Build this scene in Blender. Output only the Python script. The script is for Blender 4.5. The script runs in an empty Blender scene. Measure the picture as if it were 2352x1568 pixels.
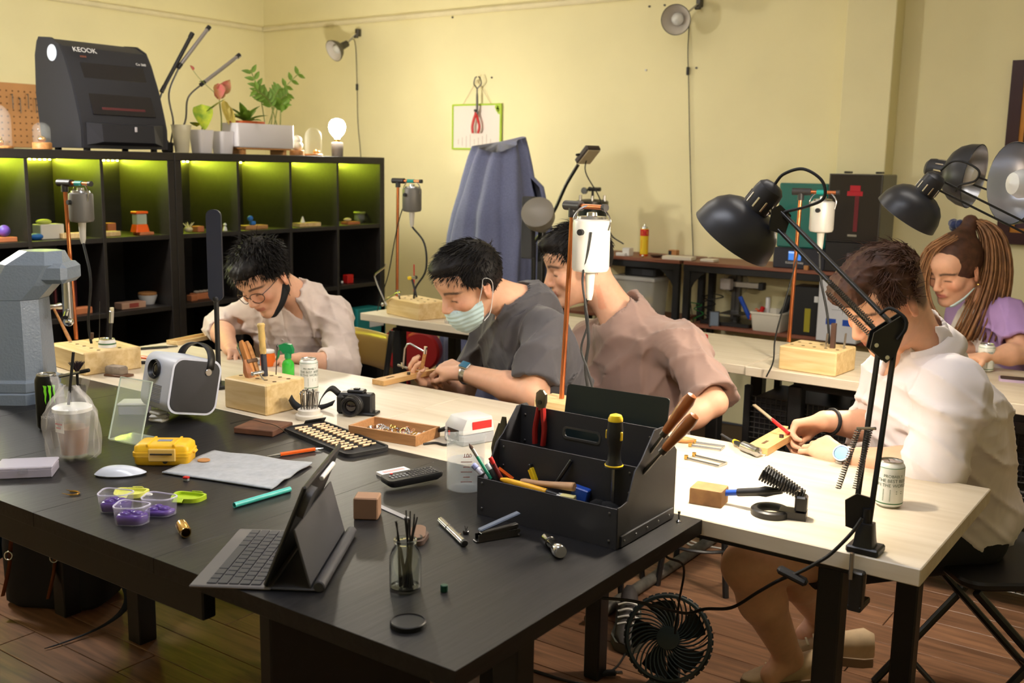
import bpy, bmesh, math, random
import numpy as np
from mathutils import Vector, Matrix, Euler
random.seed(7)
SC = bpy.context.scene
COL = SC.collection
PI = math.pi
def rad(d): return math.radians(d)
# ------------------------------------------------------------------ camera
FPX = 2375.0; HC = 1.44
def cam_axes(yaw, p, r):
    F = np.array([-math.sin(yaw)*math.cos(p), math.cos(yaw)*math.cos(p), -math.sin(p)])
    Rt = np.array([math.cos(yaw), math.sin(yaw), 0.0]); U = np.cross(Rt, F)
    c, s = math.cos(r), math.sin(r)
    return np.array([c*Rt+s*U, -s*Rt+c*U, F])
CM = cam_axes(rad(35.33), rad(9.68), rad(1.03))
cd = bpy.data.cameras.new('view_camera'); co = bpy.data.objects.new('view_camera', cd); COL.objects.link(co)
cd.lens = FPX/2352*36.0; cd.sensor_width = 36.0; cd.clip_start = .05
m = Matrix.Identity(4)
for i in range(3):
    m[i][0] = CM[0][i]; m[i][1] = CM[1][i]; m[i][2] = -CM[2][i]
m[2][3] = HC
co.matrix_world = m
cd.dof.use_dof = True; cd.dof.focus_distance = 2.45; cd.dof.aperture_fstop = 5.6
SC.camera = co
def ray(x, y): return np.array([(x-1176)/FPX, (784-y)/FPX, 1.0])@CM
def PZ(x, y, z):
    d = ray(x, y); return Vector(tuple(np.array([0, 0, HC])+d*((z-HC)/d[2])))
def PX(x, y, X):
    d = ray(x, y); return Vector(tuple(np.array([0, 0, HC])+d*(X/d[0])))
def PY(x, y, Y):
    d = ray(x, y); return Vector(tuple(np.array([0, 0, HC])+d*(Y/d[1])))
# ------------------------------------------------------------------ view, world
SC.view_settings.view_transform = 'Standard'; SC.view_settings.look = 'None'
SC.view_settings.gamma = 1.0; SC.view_settings.use_curve_mapping = False
SC.view_settings.exposure = 0.38
W = bpy.data.worlds.new('world'); SC.world = W; W.use_nodes = True
W.node_tree.nodes['Background'].inputs[0].default_value = (1.0, .97, .95, 1)
W.node_tree.nodes['Background'].inputs[1].default_value = .02
# strengths of the lamps built further down
P_BULB = 260.0; P_LED = 9.0; P_CEIL_FILL = 14.0; P_LAMP = 16.0; P_LAMP_B = 12.0; P_FLOOR = 180.0; P_COOL_FILL = 14.0
# ------------------------------------------------------------------ materials
def lin(c):
    if max(c) <= 1.0 and not isinstance(c[0], int): return tuple(c)
    return tuple(((v/255)/12.92 if v <= 10 else ((v/255+.055)/1.055)**2.4) for v in c)
MATS = {}
def mat(name, col, rough=.5, metal=0.0, spec=.5, var=0.0, vscale=8.0, bump=0.0, bscale=200.0, trans=0.0, ior=1.45,
        emit=None, estr=0.0, sheen=0.0, coat=0.0, alpha=1.0, rnd=0.0, stretch=None, sss=0.0, col2=None, attr=None, bdist=.001):
    if name in MATS: return MATS[name]
    m = bpy.data.materials.new(name); m.use_nodes = True
    nt = m.node_tree; N = nt.nodes; L = nt.links
    b = N['Principled BSDF']; c = lin(col)
    b.inputs['Base Color'].default_value = (*c, 1); b.inputs['Roughness'].default_value = rough
    b.inputs['Metallic'].default_value = metal; b.inputs['Specular IOR Level'].default_value = spec
    b.inputs['IOR'].default_value = ior
    if trans: b.inputs['Transmission Weight'].default_value = trans
    if sheen: b.inputs['Sheen Weight'].default_value = sheen
    if coat: b.inputs['Coat Weight'].default_value = coat
    if alpha < 1: b.inputs['Alpha'].default_value = alpha
    if sss:
        b.inputs['Subsurface Weight'].default_value = sss; b.inputs['Subsurface Radius'].default_value = (.01, .004, .002)
        b.inputs['Subsurface Scale'].default_value = 1.0
    if emit: b.inputs['Emission Color'].default_value = (*lin(emit), 1); b.inputs['Emission Strength'].default_value = estr
    src = None
    if var or bump or col2:
        tc = N.new('ShaderNodeTexCoord'); mp = N.new('ShaderNodeMapping'); L.new(tc.outputs['Object'], mp.inputs['Vector'])
        if stretch: mp.inputs['Scale'].default_value = stretch
    if attr:
        a = N.new('ShaderNodeAttribute'); a.attribute_name = attr; src = a.outputs['Color']
    if var or col2:
        n = N.new('ShaderNodeTexNoise'); n.inputs['Scale'].default_value = vscale; n.inputs['Detail'].default_value = 6
        L.new(mp.outputs['Vector'], n.inputs['Vector'])
        mx = N.new('ShaderNodeMix'); mx.data_type = 'RGBA'
        rp = N.new('ShaderNodeMapRange'); rp.inputs[1].default_value = .3; rp.inputs[2].default_value = .7
        L.new(n.outputs['Fac'], rp.inputs[0]); L.new(rp.outputs[0], mx.inputs['Factor'])
        if col2:
            mx.inputs['A'].default_value = (*c, 1); mx.inputs['B'].default_value = (*lin(col2), 1)
        else:
            mx.inputs['A'].default_value = (*[v*(1-var) for v in c], 1); mx.inputs['B'].default_value = (*[min(1, v*(1+var)) for v in c], 1)
        if src is not None:
            m2 = N.new('ShaderNodeMix'); m2.data_type = 'RGBA'; m2.blend_type = 'MULTIPLY'; m2.inputs['Factor'].default_value = 1
            mx.inputs['A'].default_value = (1-var, 1-var, 1-var, 1); mx.inputs['B'].default_value = (1, 1, 1, 1)
            L.new(src, m2.inputs['A']); L.new(mx.outputs['Result'], m2.inputs['B']); src = m2.outputs['Result']
        else: src = mx.outputs['Result']
    if rnd:
        oi = N.new('ShaderNodeObjectInfo'); hs = N.new('ShaderNodeHueSaturation')
        rr = N.new('ShaderNodeMapRange'); rr.inputs[3].default_value = 1-rnd; rr.inputs[4].default_value = 1+rnd
        L.new(oi.outputs['Random'], rr.inputs[0]); L.new(rr.outputs[0], hs.inputs['Value'])
        if src is not None: L.new(src, hs.inputs['Color'])
        else: hs.inputs['Color'].default_value = (*c, 1)
        src = hs.outputs['Color']
    if src is not None: L.new(src, b.inputs['Base Color'])
    if bump:
        n2 = N.new('ShaderNodeTexNoise'); n2.inputs['Scale'].default_value = bscale; n2.inputs['Detail'].default_value = 3
        L.new(mp.outputs['Vector'], n2.inputs['Vector'])
        bp = N.new('ShaderNodeBump'); bp.inputs['Strength'].default_value = bump; bp.inputs['Distance'].default_value = bdist
        L.new(n2.outputs['Fac'], bp.inputs['Height']); L.new(bp.outputs['Normal'], b.inputs['Normal'])
    MATS[name] = m
    return m
def wood(name, c1, c2, rough=.45, axis='X', scale=1.0, rnd=0.0, bump=.15, rings=3.0):
    """Grain running along the given object axis."""
    if name in MATS: return MATS[name]
    m = bpy.data.materials.new(name); m.use_nodes = True; nt = m.node_tree; N = nt.nodes; L = nt.links
    b = N['Principled BSDF']; b.inputs['Roughness'].default_value = rough
    tc = N.new('ShaderNodeTexCoord'); mp = N.new('ShaderNodeMapping'); L.new(tc.outputs['Object'], mp.inputs['Vector'])
    k = {'X': (1.2, 14, 14), 'Y': (14, 1.2, 14), 'Z': (14, 14, 1.2)}[axis]
    mp.inputs['Scale'].default_value = tuple(v*scale for v in k)
    if rnd:
        oi = N.new('ShaderNodeObjectInfo'); mu = N.new('ShaderNodeMath'); mu.operation = 'MULTIPLY'; mu.inputs[1].default_value = 37
        L.new(oi.outputs['Random'], mu.inputs[0]); cb = N.new('ShaderNodeCombineXYZ')
        for i in range(3): L.new(mu.outputs[0], cb.inputs[i])
        L.new(cb.outputs[0], mp.inputs['Location'])
    n1 = N.new('ShaderNodeTexNoise'); n1.inputs['Scale'].default_value = rings; n1.inputs['Detail'].default_value = 8; n1.inputs['Distortion'].default_value = .6
    L.new(mp.outputs['Vector'], n1.inputs['Vector'])
    cr = N.new('ShaderNodeMapRange'); cr.inputs[1].default_value = .32; cr.inputs[2].default_value = .68
    L.new(n1.outputs['Fac'], cr.inputs[0])
    mx = N.new('ShaderNodeMix'); mx.data_type = 'RGBA'; mx.inputs['A'].default_value = (*lin(c1), 1); mx.inputs['B'].default_value = (*lin(c2), 1)
    L.new(cr.outputs[0], mx.inputs['Factor']); src = mx.outputs['Result']
    if rnd:
        hs = N.new('ShaderNodeHueSaturation'); rr = N.new('ShaderNodeMapRange'); rr.inputs[3].default_value = 1-rnd; rr.inputs[4].default_value = 1+rnd
        L.new(oi.outputs['Random'], rr.inputs[0]); L.new(rr.outputs[0], hs.inputs['Value']); L.new(src, hs.inputs['Color']); src = hs.outputs['Color']
    L.new(src, b.inputs['Base Color'])
    bp = N.new('ShaderNodeBump'); bp.inputs['Strength'].default_value = bump; bp.inputs['Distance'].default_value = .002
    L.new(n1.outputs['Fac'], bp.inputs['Height']); L.new(bp.outputs['Normal'], b.inputs['Normal'])
    MATS[name] = m
    return m
# common ones
M_BLACKP = mat('black_plastic', (26, 26, 28), .42)
M_BLACKM = mat('black_metal', (20, 20, 21), .38, spec=.6)
M_DARK = mat('dark_grey_plastic', (48, 48, 52), .5)
M_WHITEP = mat('white_plastic', (225, 224, 222), .35)
M_GREYP = mat('grey_plastic', (128, 130, 132), .45)
M_STEEL = mat('steel', (190, 190, 190), .25, metal=1)
M_DSTEEL = mat('dark_steel', (88, 86, 84), .35, metal=1)
M_CHROME = mat('chrome', (225, 225, 225), .1, metal=1)
M_BRASS = mat('brass', (205, 165, 90), .22, metal=1)
M_COPPER = mat('copper', (205, 125, 80), .28, metal=1, var=.15, vscale=20)
M_RUBBER = mat('black_rubber', (18, 18, 18), .6)
M_GLASS = mat('clear_glass', (245, 250, 248), .02, trans=1, ior=1.46)
M_CLEAR = mat('clear_plastic', (238, 240, 242), .12, trans=.85, ior=1.3, alpha=.45)
M_ORANGE = mat('orange_plastic', (230, 95, 25), .4)
M_RED = mat('red_plastic', (195, 30, 28), .4)
M_YELLOW = mat('yellow_plastic', (225, 190, 30), .4)
M_BLUE = mat('blue_plastic', (35, 75, 170), .35)
M_TEAL = mat('teal_tape', (20, 140, 130), .5)
M_PINE = wood('pine_wood', (228, 203, 152), (205, 172, 115), .5, 'X', 1.6, rings=2.2)
M_TANW = wood('tan_wood', (196, 142, 84), (168, 112, 60), .5, 'X', 2.5)
M_DKW = wood('brown_wood', (122, 82, 52), (88, 56, 36), .55, 'X', 2.0)
# ------------------------------------------------------------------ geometry helpers: geo = (verts, faces)
def join(*gs):
    V = []; F = []
    for g in gs:
        o = len(V); V += list(g[0]); F += [tuple(i+o for i in f) for f in g[1]]
    return V, F
def xf(g, loc=(0, 0, 0), rot=(0, 0, 0), sc=(1, 1, 1)):
    if isinstance(sc, (int, float)): sc = (sc, sc, sc)
    M = Matrix.Translation(loc) @ Euler(rot).to_matrix().to_4x4() @ Matrix.Diagonal((*sc, 1))
    return [tuple(M @ Vector(v)) for v in g[0]], g[1]
def xm(g, M): return [tuple(M @ Vector(v)) for v in g[0]], g[1]
def box(sx, sy, sz, b=0.0, c=(0, 0, 0)):
    """Box centred at c with chamfered edges."""
    hx, hy, hz = sx/2, sy/2, sz/2
    b = min(b, hx*.95, hy*.95, hz*.95)
    if b <= 0:
        V = [(x*hx+c[0], y*hy+c[1], z*hz+c[2]) for x in (-1, 1) for y in (-1, 1) for z in (-1, 1)]
        return V, [(0, 1, 3, 2), (4, 6, 7, 5), (0, 4, 5, 1), (2, 3, 7, 6), (0, 2, 6, 4), (1, 5, 7, 3)]
    V = []; idx = {}
    for x in (-1, 1):
        for y in (-1, 1):
            for z in (-1, 1):
                for a in range(3):
                    p = [x*(hx-b), y*(hy-b), z*(hz-b)]; p[a] = (x*hx, y*hy, z*hz)[a]
                    idx[(x, y, z, a)] = len(V); V.append((p[0]+c[0], p[1]+c[1], p[2]+c[2]))
    F = []
    for a in range(3):
        u, w = (a+1) % 3, (a+2) % 3
        for s in (-1, 1):
            q = []
            for (du, dw) in ((-1, -1), (1, -1), (1, 1), (-1, 1)):
                k = [0, 0, 0]; k[a] = s; k[u] = du; k[w] = dw; q.append(idx[(*k, a)])
            F.append(tuple(q if s > 0 else q[::-1]))
    for a in range(3):
        u, w = (a+1) % 3, (a+2) % 3
        for su in (-1, 1):
            for sw in (-1, 1):
                k0 = [0, 0, 0]; k0[u] = su; k0[w] = sw; k1 = list(k0); k0[a] = -1; k1[a] = 1
                q = [idx[(*k0, u)], idx[(*k1, u)], idx[(*k1, w)], idx[(*k0, w)]]
                F.append(tuple(q if su*sw < 0 else q[::-1]))
    for x in (-1, 1):
        for y in (-1, 1):
            for z in (-1, 1):
                q = [idx[(x, y, z, 0)], idx[(x, y, z, 1)], idx[(x, y, z, 2)]]
                F.append(tuple(q if x*y*z > 0 else q[::-1]))
    return V, F
def bz(sx, sy, sz, b=0.0, c=(0, 0, 0)): return box(sx, sy, sz, b, (c[0], c[1], c[2]+sz/2))
def lathe(prof, n=24, cap=True):
    V = []; F = []
    for (r, z) in prof:
        for i in range(n):
            a = 2*PI*i/n; V.append((r*math.cos(a), r*math.sin(a), z))
    for k in range(len(prof)-1):
        for i in range(n):
            j = (i+1) % n; F.append((k*n+i, k*n+j, (k+1)*n+j, (k+1)*n+i))
    if cap:
        if prof[0][0] > 1e-6: F.append(tuple(range(n-1, -1, -1)))
        if prof[-1][0] > 1e-6: F.append(tuple(range((len(prof)-1)*n, len(prof)*n)))
    return V, F
def cyl(r, h, n=24, r2=None, b=0.0):
    r2 = r if r2 is None else r2
    if b: return lathe([(r-b, 0), (r, b), (r2, h-b), (r2-b, h)], n)
    return lathe([(r, 0), (r2, h)], n)
def rod(p, q, r, n=10, r2=None): return tube([p, q], r, n, radii=None if r2 is None else [r, r2])
def tube(pts, r=.01, n=8, radii=None, cap=True, flat=None):
    pts = [Vector(p) for p in pts]; V = []; F = []; up = None
    for i, p in enumerate(pts):
        t = (pts[min(i+1, len(pts)-1)]-pts[max(i-1, 0)])
        if t.length < 1e-9: t = Vector((0, 0, 1))
        t.normalize()
        if up is None:
            up = Vector((0, 0, 1)) if abs(t.z) < .9 else Vector((1, 0, 0))
        s = t.cross(up)
        if s.length < 1e-6: s = t.orthogonal()
        s.normalize(); up = s.cross(t); rr = radii[i] if radii else r
        for k in range(n):
            a = 2*PI*k/n
            V.append(tuple(p + s*(rr*math.cos(a)) + up*(rr*(flat or 1)*math.sin(a))))
    for i in range(len(pts)-1):
        for k in range(n):
            j = (k+1) % n; F.append((i*n+k, (i+1)*n+k, (i+1)*n+j, i*n+j))
    if cap: F.append(tuple(range(n))); F.append(tuple(range(len(pts)*n-1, (len(pts)-1)*n-1, -1)))
    return V, F
def spline(pts, n=8):
    """Catmull-Rom through pts."""
    P = [Vector(p) for p in pts]; P = [P[0]*2-P[1]]+P+[P[-1]*2-P[-2]]; out = []
    for i in range(1, len(P)-2):
        for k in range(n):
            t = k/n; a, b, c, d = P[i-1:i+3]
            out.append(tuple(.5*((2*b)+(c-a)*t+(2*a-5*b+4*c-d)*t*t+(3*b-a-3*c+d)*t**3)))
    out.append(tuple(P[-2])); return out
def sphere(r, nu=16, nv=10, sc=(1, 1, 1), c=(0, 0, 0)):
    V, F = lathe([(max(1e-7, r*math.sin(PI*k/nv)), -r*math.cos(PI*k/nv)) for k in range(nv+1)], nu, cap=False)
    return [(x*sc[0]+c[0], y*sc[1]+c[1], z*sc[2]+c[2]) for x, y, z in V], F
def prism(poly, h, z0=0.0):
    n = len(poly); V = [(x, y, z0) for x, y in poly]+[(x, y, z0+h) for x, y in poly]
    ar = sum(poly[i][0]*poly[(i+1) % n][1]-poly[(i+1) % n][0]*poly[i][1] for i in range(n))
    F = [tuple(range(n-1, -1, -1)), tuple(range(n, 2*n))]+[(i, (i+1) % n, n+(i+1) % n, n+i) for i in range(n)]
    if ar < 0: F = [f[::-1] for f in F]
    return V, F
def rrect(w, h, r, n=4):
    out = []
    for cx, cy, a0 in ((w/2-r, h/2-r, 0), (-w/2+r, h/2-r, 90), (-w/2+r, -h/2+r, 180), (w/2-r, -h/2+r, 270)):
        for k in range(n+1):
            a = rad(a0+90*k/n); out.append((cx+r*math.cos(a), cy+r*math.sin(a)))
    return out
def frame_prism(outer, inner, h, z0=0.0):
    n = len(outer); V = []
    for z in (z0, z0+h):
        V += [(x, y, z) for x, y in outer]+[(x, y, z) for x, y in inner]
    F = []
    for i in range(n):
        j = (i+1) % n
        F += [(2*n+i, 2*n+j, 3*n+j, 3*n+i), (j, i, n+i, n+j), (i, j, 2*n+j, 2*n+i), (n+j, n+i, 3*n+i, 3*n+j)]
    return V, F
def loft(rings, cap=True):
    n = len(rings[0]); V = [tuple(p) for r in rings for p in r]; F = []
    for k in range(len(rings)-1):
        for i in range(n):
            j = (i+1) % n; F.append((k*n+i, k*n+j, (k+1)*n+j, (k+1)*n+i))
    if cap: F.append(tuple(range(n-1, -1, -1))); F.append(tuple(range((len(rings)-1)*n, len(rings)*n)))
    return V, F
def grid(fn, nu, nv, thick=0.0):
    V = [tuple(fn(i/nu, j/nv)) for i in range(nu+1) for j in range(nv+1)]; s = nv+1
    F = [(i*s+j, (i+1)*s+j, (i+1)*s+j+1, i*s+j+1) for i in range(nu) for j in range(nv)]
    return V, F
def torus(R, r, n=24, k=8):
    V = []; F = []
    for i in range(n):
        a = 2*PI*i/n
        for j in range(k):
            b = 2*PI*j/k; V.append(((R+r*math.cos(b))*math.cos(a), (R+r*math.cos(b))*math.sin(a), r*math.sin(b)))
    for i in range(n):
        for j in range(k):
            F.append((i*k+j, ((i+1) % n)*k+j, ((i+1) % n)*k+(j+1) % k, i*k+(j+1) % k))
    return V, F
def mesh(name, g, sharp=35, smooth=True):
    me = bpy.data.meshes.new(name); me.from_pydata([tuple(v) for v in g[0]], [], [tuple(f) for f in g[1]])
    if smooth:
        me.polygons.foreach_set('use_smooth', [True]*len(me.polygons))
        if sharp < 170: me.set_sharp_from_angle(angle=rad(sharp))
    me.update(); return me
def add(name, g, m, parent=None, loc=(0, 0, 0), rot=(0, 0, 0), sharp=35, smooth=True, label=None, thick=0.0):
    me = g if isinstance(g, bpy.types.Mesh) else mesh(name, g, sharp, smooth)
    if m is not None and not me.materials: me.materials.append(m)
    o = bpy.data.objects.new(name, me); COL.objects.link(o)
    o.location = loc; o.rotation_euler = rot
    if parent is not None: o.parent = parent
    if label: o['label'] = label
    if thick:
        md = o.modifiers.new('thickness', 'SOLIDIFY'); md.thickness = thick; md.offset = 0
    return o
def tag(o, label, cat, group=None):
    o['label'] = label; o['category'] = cat
    if group: o['group'] = group
    return o
def thing(name, label, cat, loc=(0, 0, 0), rz=0.0, group=None, rot=None):
    o = bpy.data.objects.new(name, None); COL.objects.link(o); o.empty_display_size = .05
    o.location = loc; o.rotation_euler = rot if rot else (0, 0, rz)
    return tag(o, label, cat, group)
def solo(name, label, cat, g, m, loc=(0, 0, 0), rot=(0, 0, 0), group=None, sharp=35, thick=0.0):
    return tag(add(name, g, m, None, loc, rot, sharp, thick=thick), label, cat, group)
def struct(name, g, m, loc=(0, 0, 0), sharp=35):
    o = add(name, g, m, None, loc, sharp=sharp); o['kind'] = 'structure'; return o
def dup(root, loc=None, rot=None, label=None, group=None):
    r = root.copy(); COL.objects.link(r)
    if loc is not None: r.location = loc
    if rot is not None: r.rotation_euler = rot
    if label: r['label'] = label
    if group: r['group'] = group
    for ch in list(root.children):
        c = ch.copy(); COL.objects.link(c); c.parent = r
        for g in list(ch.children):
            d = g.copy(); COL.objects.link(d); d.parent = c
    return r
def text_geo(s, size, align='CENTER', extrude=.0004):
    cu = bpy.data.curves.new('lettering', 'FONT'); cu.body = s; cu.size = size; cu.align_x = align; cu.align_y = 'CENTER'; cu.extrude = extrude
    o = bpy.data.objects.new('lettering', cu); COL.objects.link(o)
    dg = bpy.context.evaluated_depsgraph_get(); me = bpy.data.meshes.new_from_object(o.evaluated_get(dg))
    g = ([tuple(v.co) for v in me.vertices], [tuple(p.vertices) for p in me.polygons])
    bpy.data.objects.remove(o); bpy.data.curves.remove(cu); bpy.data.meshes.remove(me)
    return g
def wrap_cyl(g, r):
    """Bend x-extent of flat geometry (lying in xz, y = depth) round a cylinder of radius r whose axis is z; faces -Y."""
    return [((r+d)*math.sin(x/r), -(r+d)*math.cos(x/r), z) for x, d, z in g[0]], g[1]
# ------------------------------------------------------------------ room shell
ZT = .74
YW = 5.47; XL = -6.22; XR = 2.2; YF = -1.6; ZC = 2.9
M_WALL = mat('yellow_wall_paint', (246, 237, 190), .7, var=.05, vscale=1.5, bump=.12, bscale=60, spec=.2)
M_WALL2 = mat('pale_trim_paint', (238, 228, 190), .6, var=.05, vscale=10)
M_CEIL = mat('ceiling_paint', (228, 224, 214), .8)
M_FLOORB = mat('floor_base', (72, 52, 38), .6)
M_FLOOR = wood('floor_board_wood', (146, 106, 78), (104, 74, 54), .42, 'X', .9, rnd=.22, bump=.12, rings=3.5)
floor = struct('floor', box(XR-XL, YW-YF, .06, c=((XL+XR)/2, (YF+YW)/2, -.042)), M_FLOORB)
pw, pl = .128, 1.25
pm = mesh('plank', box(pl-.003, pw-.0025, .014, .0012, (0, 0, -.007)))
r_ = 0; y = .25
while y < 4.4:
    x = -5.2 + (r_ % 3)*.42
    while x < 1.2:
        q = add('plank', pm, M_FLOOR, floor, (x, y, 0)); x += pl
    y += pw; r_ += 1
struct('ceiling', box(XR-XL, YW-YF, .05, c=((XL+XR)/2, (YF+YW)/2, ZC+.025)), M_CEIL)
struct('wall_left', box(.1, YW-YF, ZC, c=(XL-.05, (YF+YW)/2, ZC/2)), M_WALL)
struct('wall_back', box(XR-XL+.2, .1, ZC, c=((XL+XR)/2, YW+.05, ZC/2)), M_WALL)
struct('wall_right', box(.1, YW-YF, ZC, c=(XR+.05, (YF+YW)/2, ZC/2)), M_WALL)
struct('wall_front', box(XR-XL+.2, .1, ZC, c=((XL+XR)/2, YF-.05, ZC/2)), M_WALL)
xa = PY(1947, 0, YW-.14).x; xb = PY(2062, 0, YW-.14).x
struct('wall_column', box(xb-xa, .14, ZC-.004, .004, c=((xa+xb)/2, YW-.07, ZC/2)), M_WALL)
zm = PY(700, 60, YW).z
struct('trim_1', box(PY(1925, 0, YW).x-XL, .028, .034, .008, c=((PY(1925, 0, YW).x+XL)/2, YW-.014, zm)), M_WALL2)
struct('trim_2', box(.028, YW-YF-.03, .034, .008, c=(XL+.014, (YF+YW)/2-.015, zm)), M_WALL2)
# ------------------------------------------------------------------ lamps out of view: added ceiling fill lamps, floor lamp
def ceiling_fill_lamp(x, y, sx, sy, label, cool=False):  # unseen lamps added on the ceiling to fill the room with light
    t = thing('ceiling_fill_lamp', label, 'ceiling lamp', (x, y, ZC), group='ceiling lamps')
    add('housing', box(sx, sy, .05, .006, (0, 0, -.027)), M_WHITEP, t)
    add('diffuser', box(sx-.04, sy-.04, .012, .003, (0, 0, -.06)), mat('cool_fill_diffuser', (235, 240, 255), .5, emit=(240, 243, 255), estr=P_COOL_FILL) if cool else mat('fill_lamp_diffuser', (255, 236, 200), .5, emit=(255, 249, 242), estr=P_CEIL_FILL), t)
ceiling_fill_lamp(-2.8, 3.1, 1.2, .2, 'long white ceiling lamp above the back tables')
ceiling_fill_lamp(-.5, 2.9, 1.2, .2, 'long white ceiling lamp above the right tables')
ceiling_fill_lamp(-1.4, 1.1, 1.6, .4, 'cool white ceiling lamp over the black table', True)  # unseen cool lamp added to brighten the people from the front
t = thing('floor_lamp', 'white globe floor lamp standing left of the black table', 'floor lamp', (-4.0, 1.75, 0))
add('foot', cyl(.14, .02, 28, b=.004), M_BLACKM, t); add('pole', cyl(.012, 1.62, 12), M_BLACKM, t, (0, 0, .02))
add('globe', sphere(.09, 24, 16, c=(0, 0, 1.73)), mat('floor_globe', (255, 245, 230), .4, emit=(255, 249, 241), estr=P_FLOOR), t)
# ------------------------------------------------------------------ tables
M_ASH = wood('pale_ash_top', (212, 201, 181), (196, 182, 158), .42, 'X', .8, bump=.05, rings=2.5)
M_BTOP = wood('black_stained_wood', (29, 28, 29), (19, 18, 19), .4, 'Y', 1.2, rnd=.1, bump=.25, rings=5)
M_BTOP.node_tree.nodes['Principled BSDF'].inputs['Specular IOR Level'].default_value = .33
M_BFRAME = mat('black_frame_paint', (17, 17, 18), .45)
def pale_table(x0, x1, y0, y1, label, rz=0.0, legs=None):
    t = thing('work_table', label, 'table', (x0, y0, 0), rz, 'pale wood work tables')
    w, d = x1-x0, y1-y0
    add('table_top', box(w, d, .034, .002, (w/2, d/2, ZT-.017)), M_ASH, t)
    zl = ZT-.034
    for (x, y) in legs or ((.16, .1), (w-.16, .1), (.16, d-.1), (w-.16, d-.1)):
        add('leg', box(.05, .05, zl-.03, .004, (x, y, zl/2-.015)), M_BFRAME, t)
    for y in (.1, d-.1): add('rail', box(w-.3, .03, .04, .003, (w/2, y, zl-.0215)), M_BFRAME, t)
    for x in (.16, w-.16): add('rail', box(.03, d-.2, .04, .003, (x, d/2, zl-.0215)), M_BFRAME, t)
    return t
Y2a, Y2b = 1.861, 2.461
pale_table(-3.37, -1.9, Y2a, Y2b, 'pale wood table at left, under the toolholder block and grey stone')
pale_table(-1.9, -.413, Y2a, Y2b, 'pale wood table with its corner in front, black lamp clamped on',
           legs=((.1, .09), (1.29, .14), (.51, .54), (1.35, .52)))
pale_table(-3.38, -1.433, 3.525, 4.13, 'pale wood table behind the masked man, left of the seam', rad(-1.2))
pale_table(-1.43, .45, 3.474, 4.08, 'pale wood table behind the man in white, with the bright toolholder block', rad(-1.2))
# black table made of boards
bx0, bx1, by0, by1 = -3.13, -.838, 1.060, 1.8595
bt = thing('black_table', 'black stained board table in the foreground covered with tools', 'table', (0, 0, 0))
ed = [bx0, -2.72, -2.316, -1.914, -1.525, bx1]
for a, b in zip(ed[:-1], ed[1:]):
    add('board', box(b-a-.001, by1-by0, .03, .0005, ((a+b)/2, (by0+by1)/2, ZT-.015)), M_BTOP, bt)
add('apron', box(1.7, .03, .085, .003, (-2.3, by0+.06, ZT-.0735)), M_BFRAME, bt)
add('apron', box(2.0, .03, .06, .003, (-2.0, by1-.12, ZT-.061)), M_BFRAME, bt)
for x, y, w, d in ((PZ(405, 1437, 0).x, by1-.1, .06, .06), (-.89, 1.275, .05, .05), (-1.25, 1.72, .05, .05), (-2.95, 1.175, .06, .06), (-2.95, 1.73, .06, .06)):
    add('leg', box(w, d, ZT-.031, .003, (x, y, (ZT-.031)/2)), M_BFRAME, bt)
add('side_panel', box(.03, .43, ZT-.032, .003, (-1.31, 1.34, (ZT-.032)/2)), M_BFRAME, bt)
# ------------------------------------------------------------------ cube shelves
XS = -4.2; ZS = HC+.03; SD = .39
M_SHELF = wood('black_brown_shelf', (34, 30, 27), (25, 22, 20), .45, 'Y', 1.0, bump=.03)
SHZ = [ZS-.387, ZS-.729, ZS-1.08]
def shelf_unit(y0, label):
    t = thing('cube_shelf', label, 'shelf', (XS, y0, 0), group='black cube shelves'); w = 1.468; T = .038; d = .016
    add('top_panel', box(SD, w, T, .002, (-SD/2, w/2, ZS-T/2)), M_SHELF, t)
    add('plinth', box(SD, w, .14, .002, (-SD/2, w/2, .07)), M_SHELF, t)
    hz = ZS-T-.14
    for y in (T/2, w-T/2): add('side_panel', box(SD, T, hz, .002, (-SD/2, y, .14+hz/2)), M_SHELF, t)
    cw = (w-2*T-3*d)/4
    for k in range(3): add('divider', box(SD-.004, d, hz, .001, (-SD/2-.002, T+(k+1)*cw+k*d+d/2, .14+hz/2)), M_SHELF, t)
    for z in SHZ:
        for k in range(4): add('shelf', box(SD-.006, cw, .022, .001, (-SD/2-.003, T+k*(cw+d)+cw/2, z-.011)), M_SHELF, t)
    add('back_panel', box(.008, w-.01, hz, 0, (-SD+.004, w/2, .14+hz/2)), M_SHELF, t)
    ys = []
    for k in range(4):
        yc = T+k*(cw+d)+cw/2
        s = thing('led_strip', 'yellow-green light strip in the '+('%s top cell of the %s' % (['first', 'second', 'third', 'last'][k], 'right shelf' if y0 > 3 else 'left shelf')), 'light strip', (XS-SD+.022, y0+yc, ZS-T), group='shelf light strips')
        add('tape', box(.01, cw-.02, .003, 0, (0, 0, -.0015)), M_WHITEP, s)
        n = 13
        add('diodes', join(*[box(.006, .006, .004, 0, (0, -cw/2+.02+i*(cw-.04)/(n-1), -.005)) for i in range(n)]),
            mat('led_light', (230, 255, 60), .5, emit=(222, 240, 60), estr=P_LED*100), s)
    return t
shelf_unit(4.595-1.468, 'black cube shelf on the right, lit from its top cells, planters on top')
shelf_unit(4.595-2*1.468-.002, 'black cube shelf on the left, under the big black machine')
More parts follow.
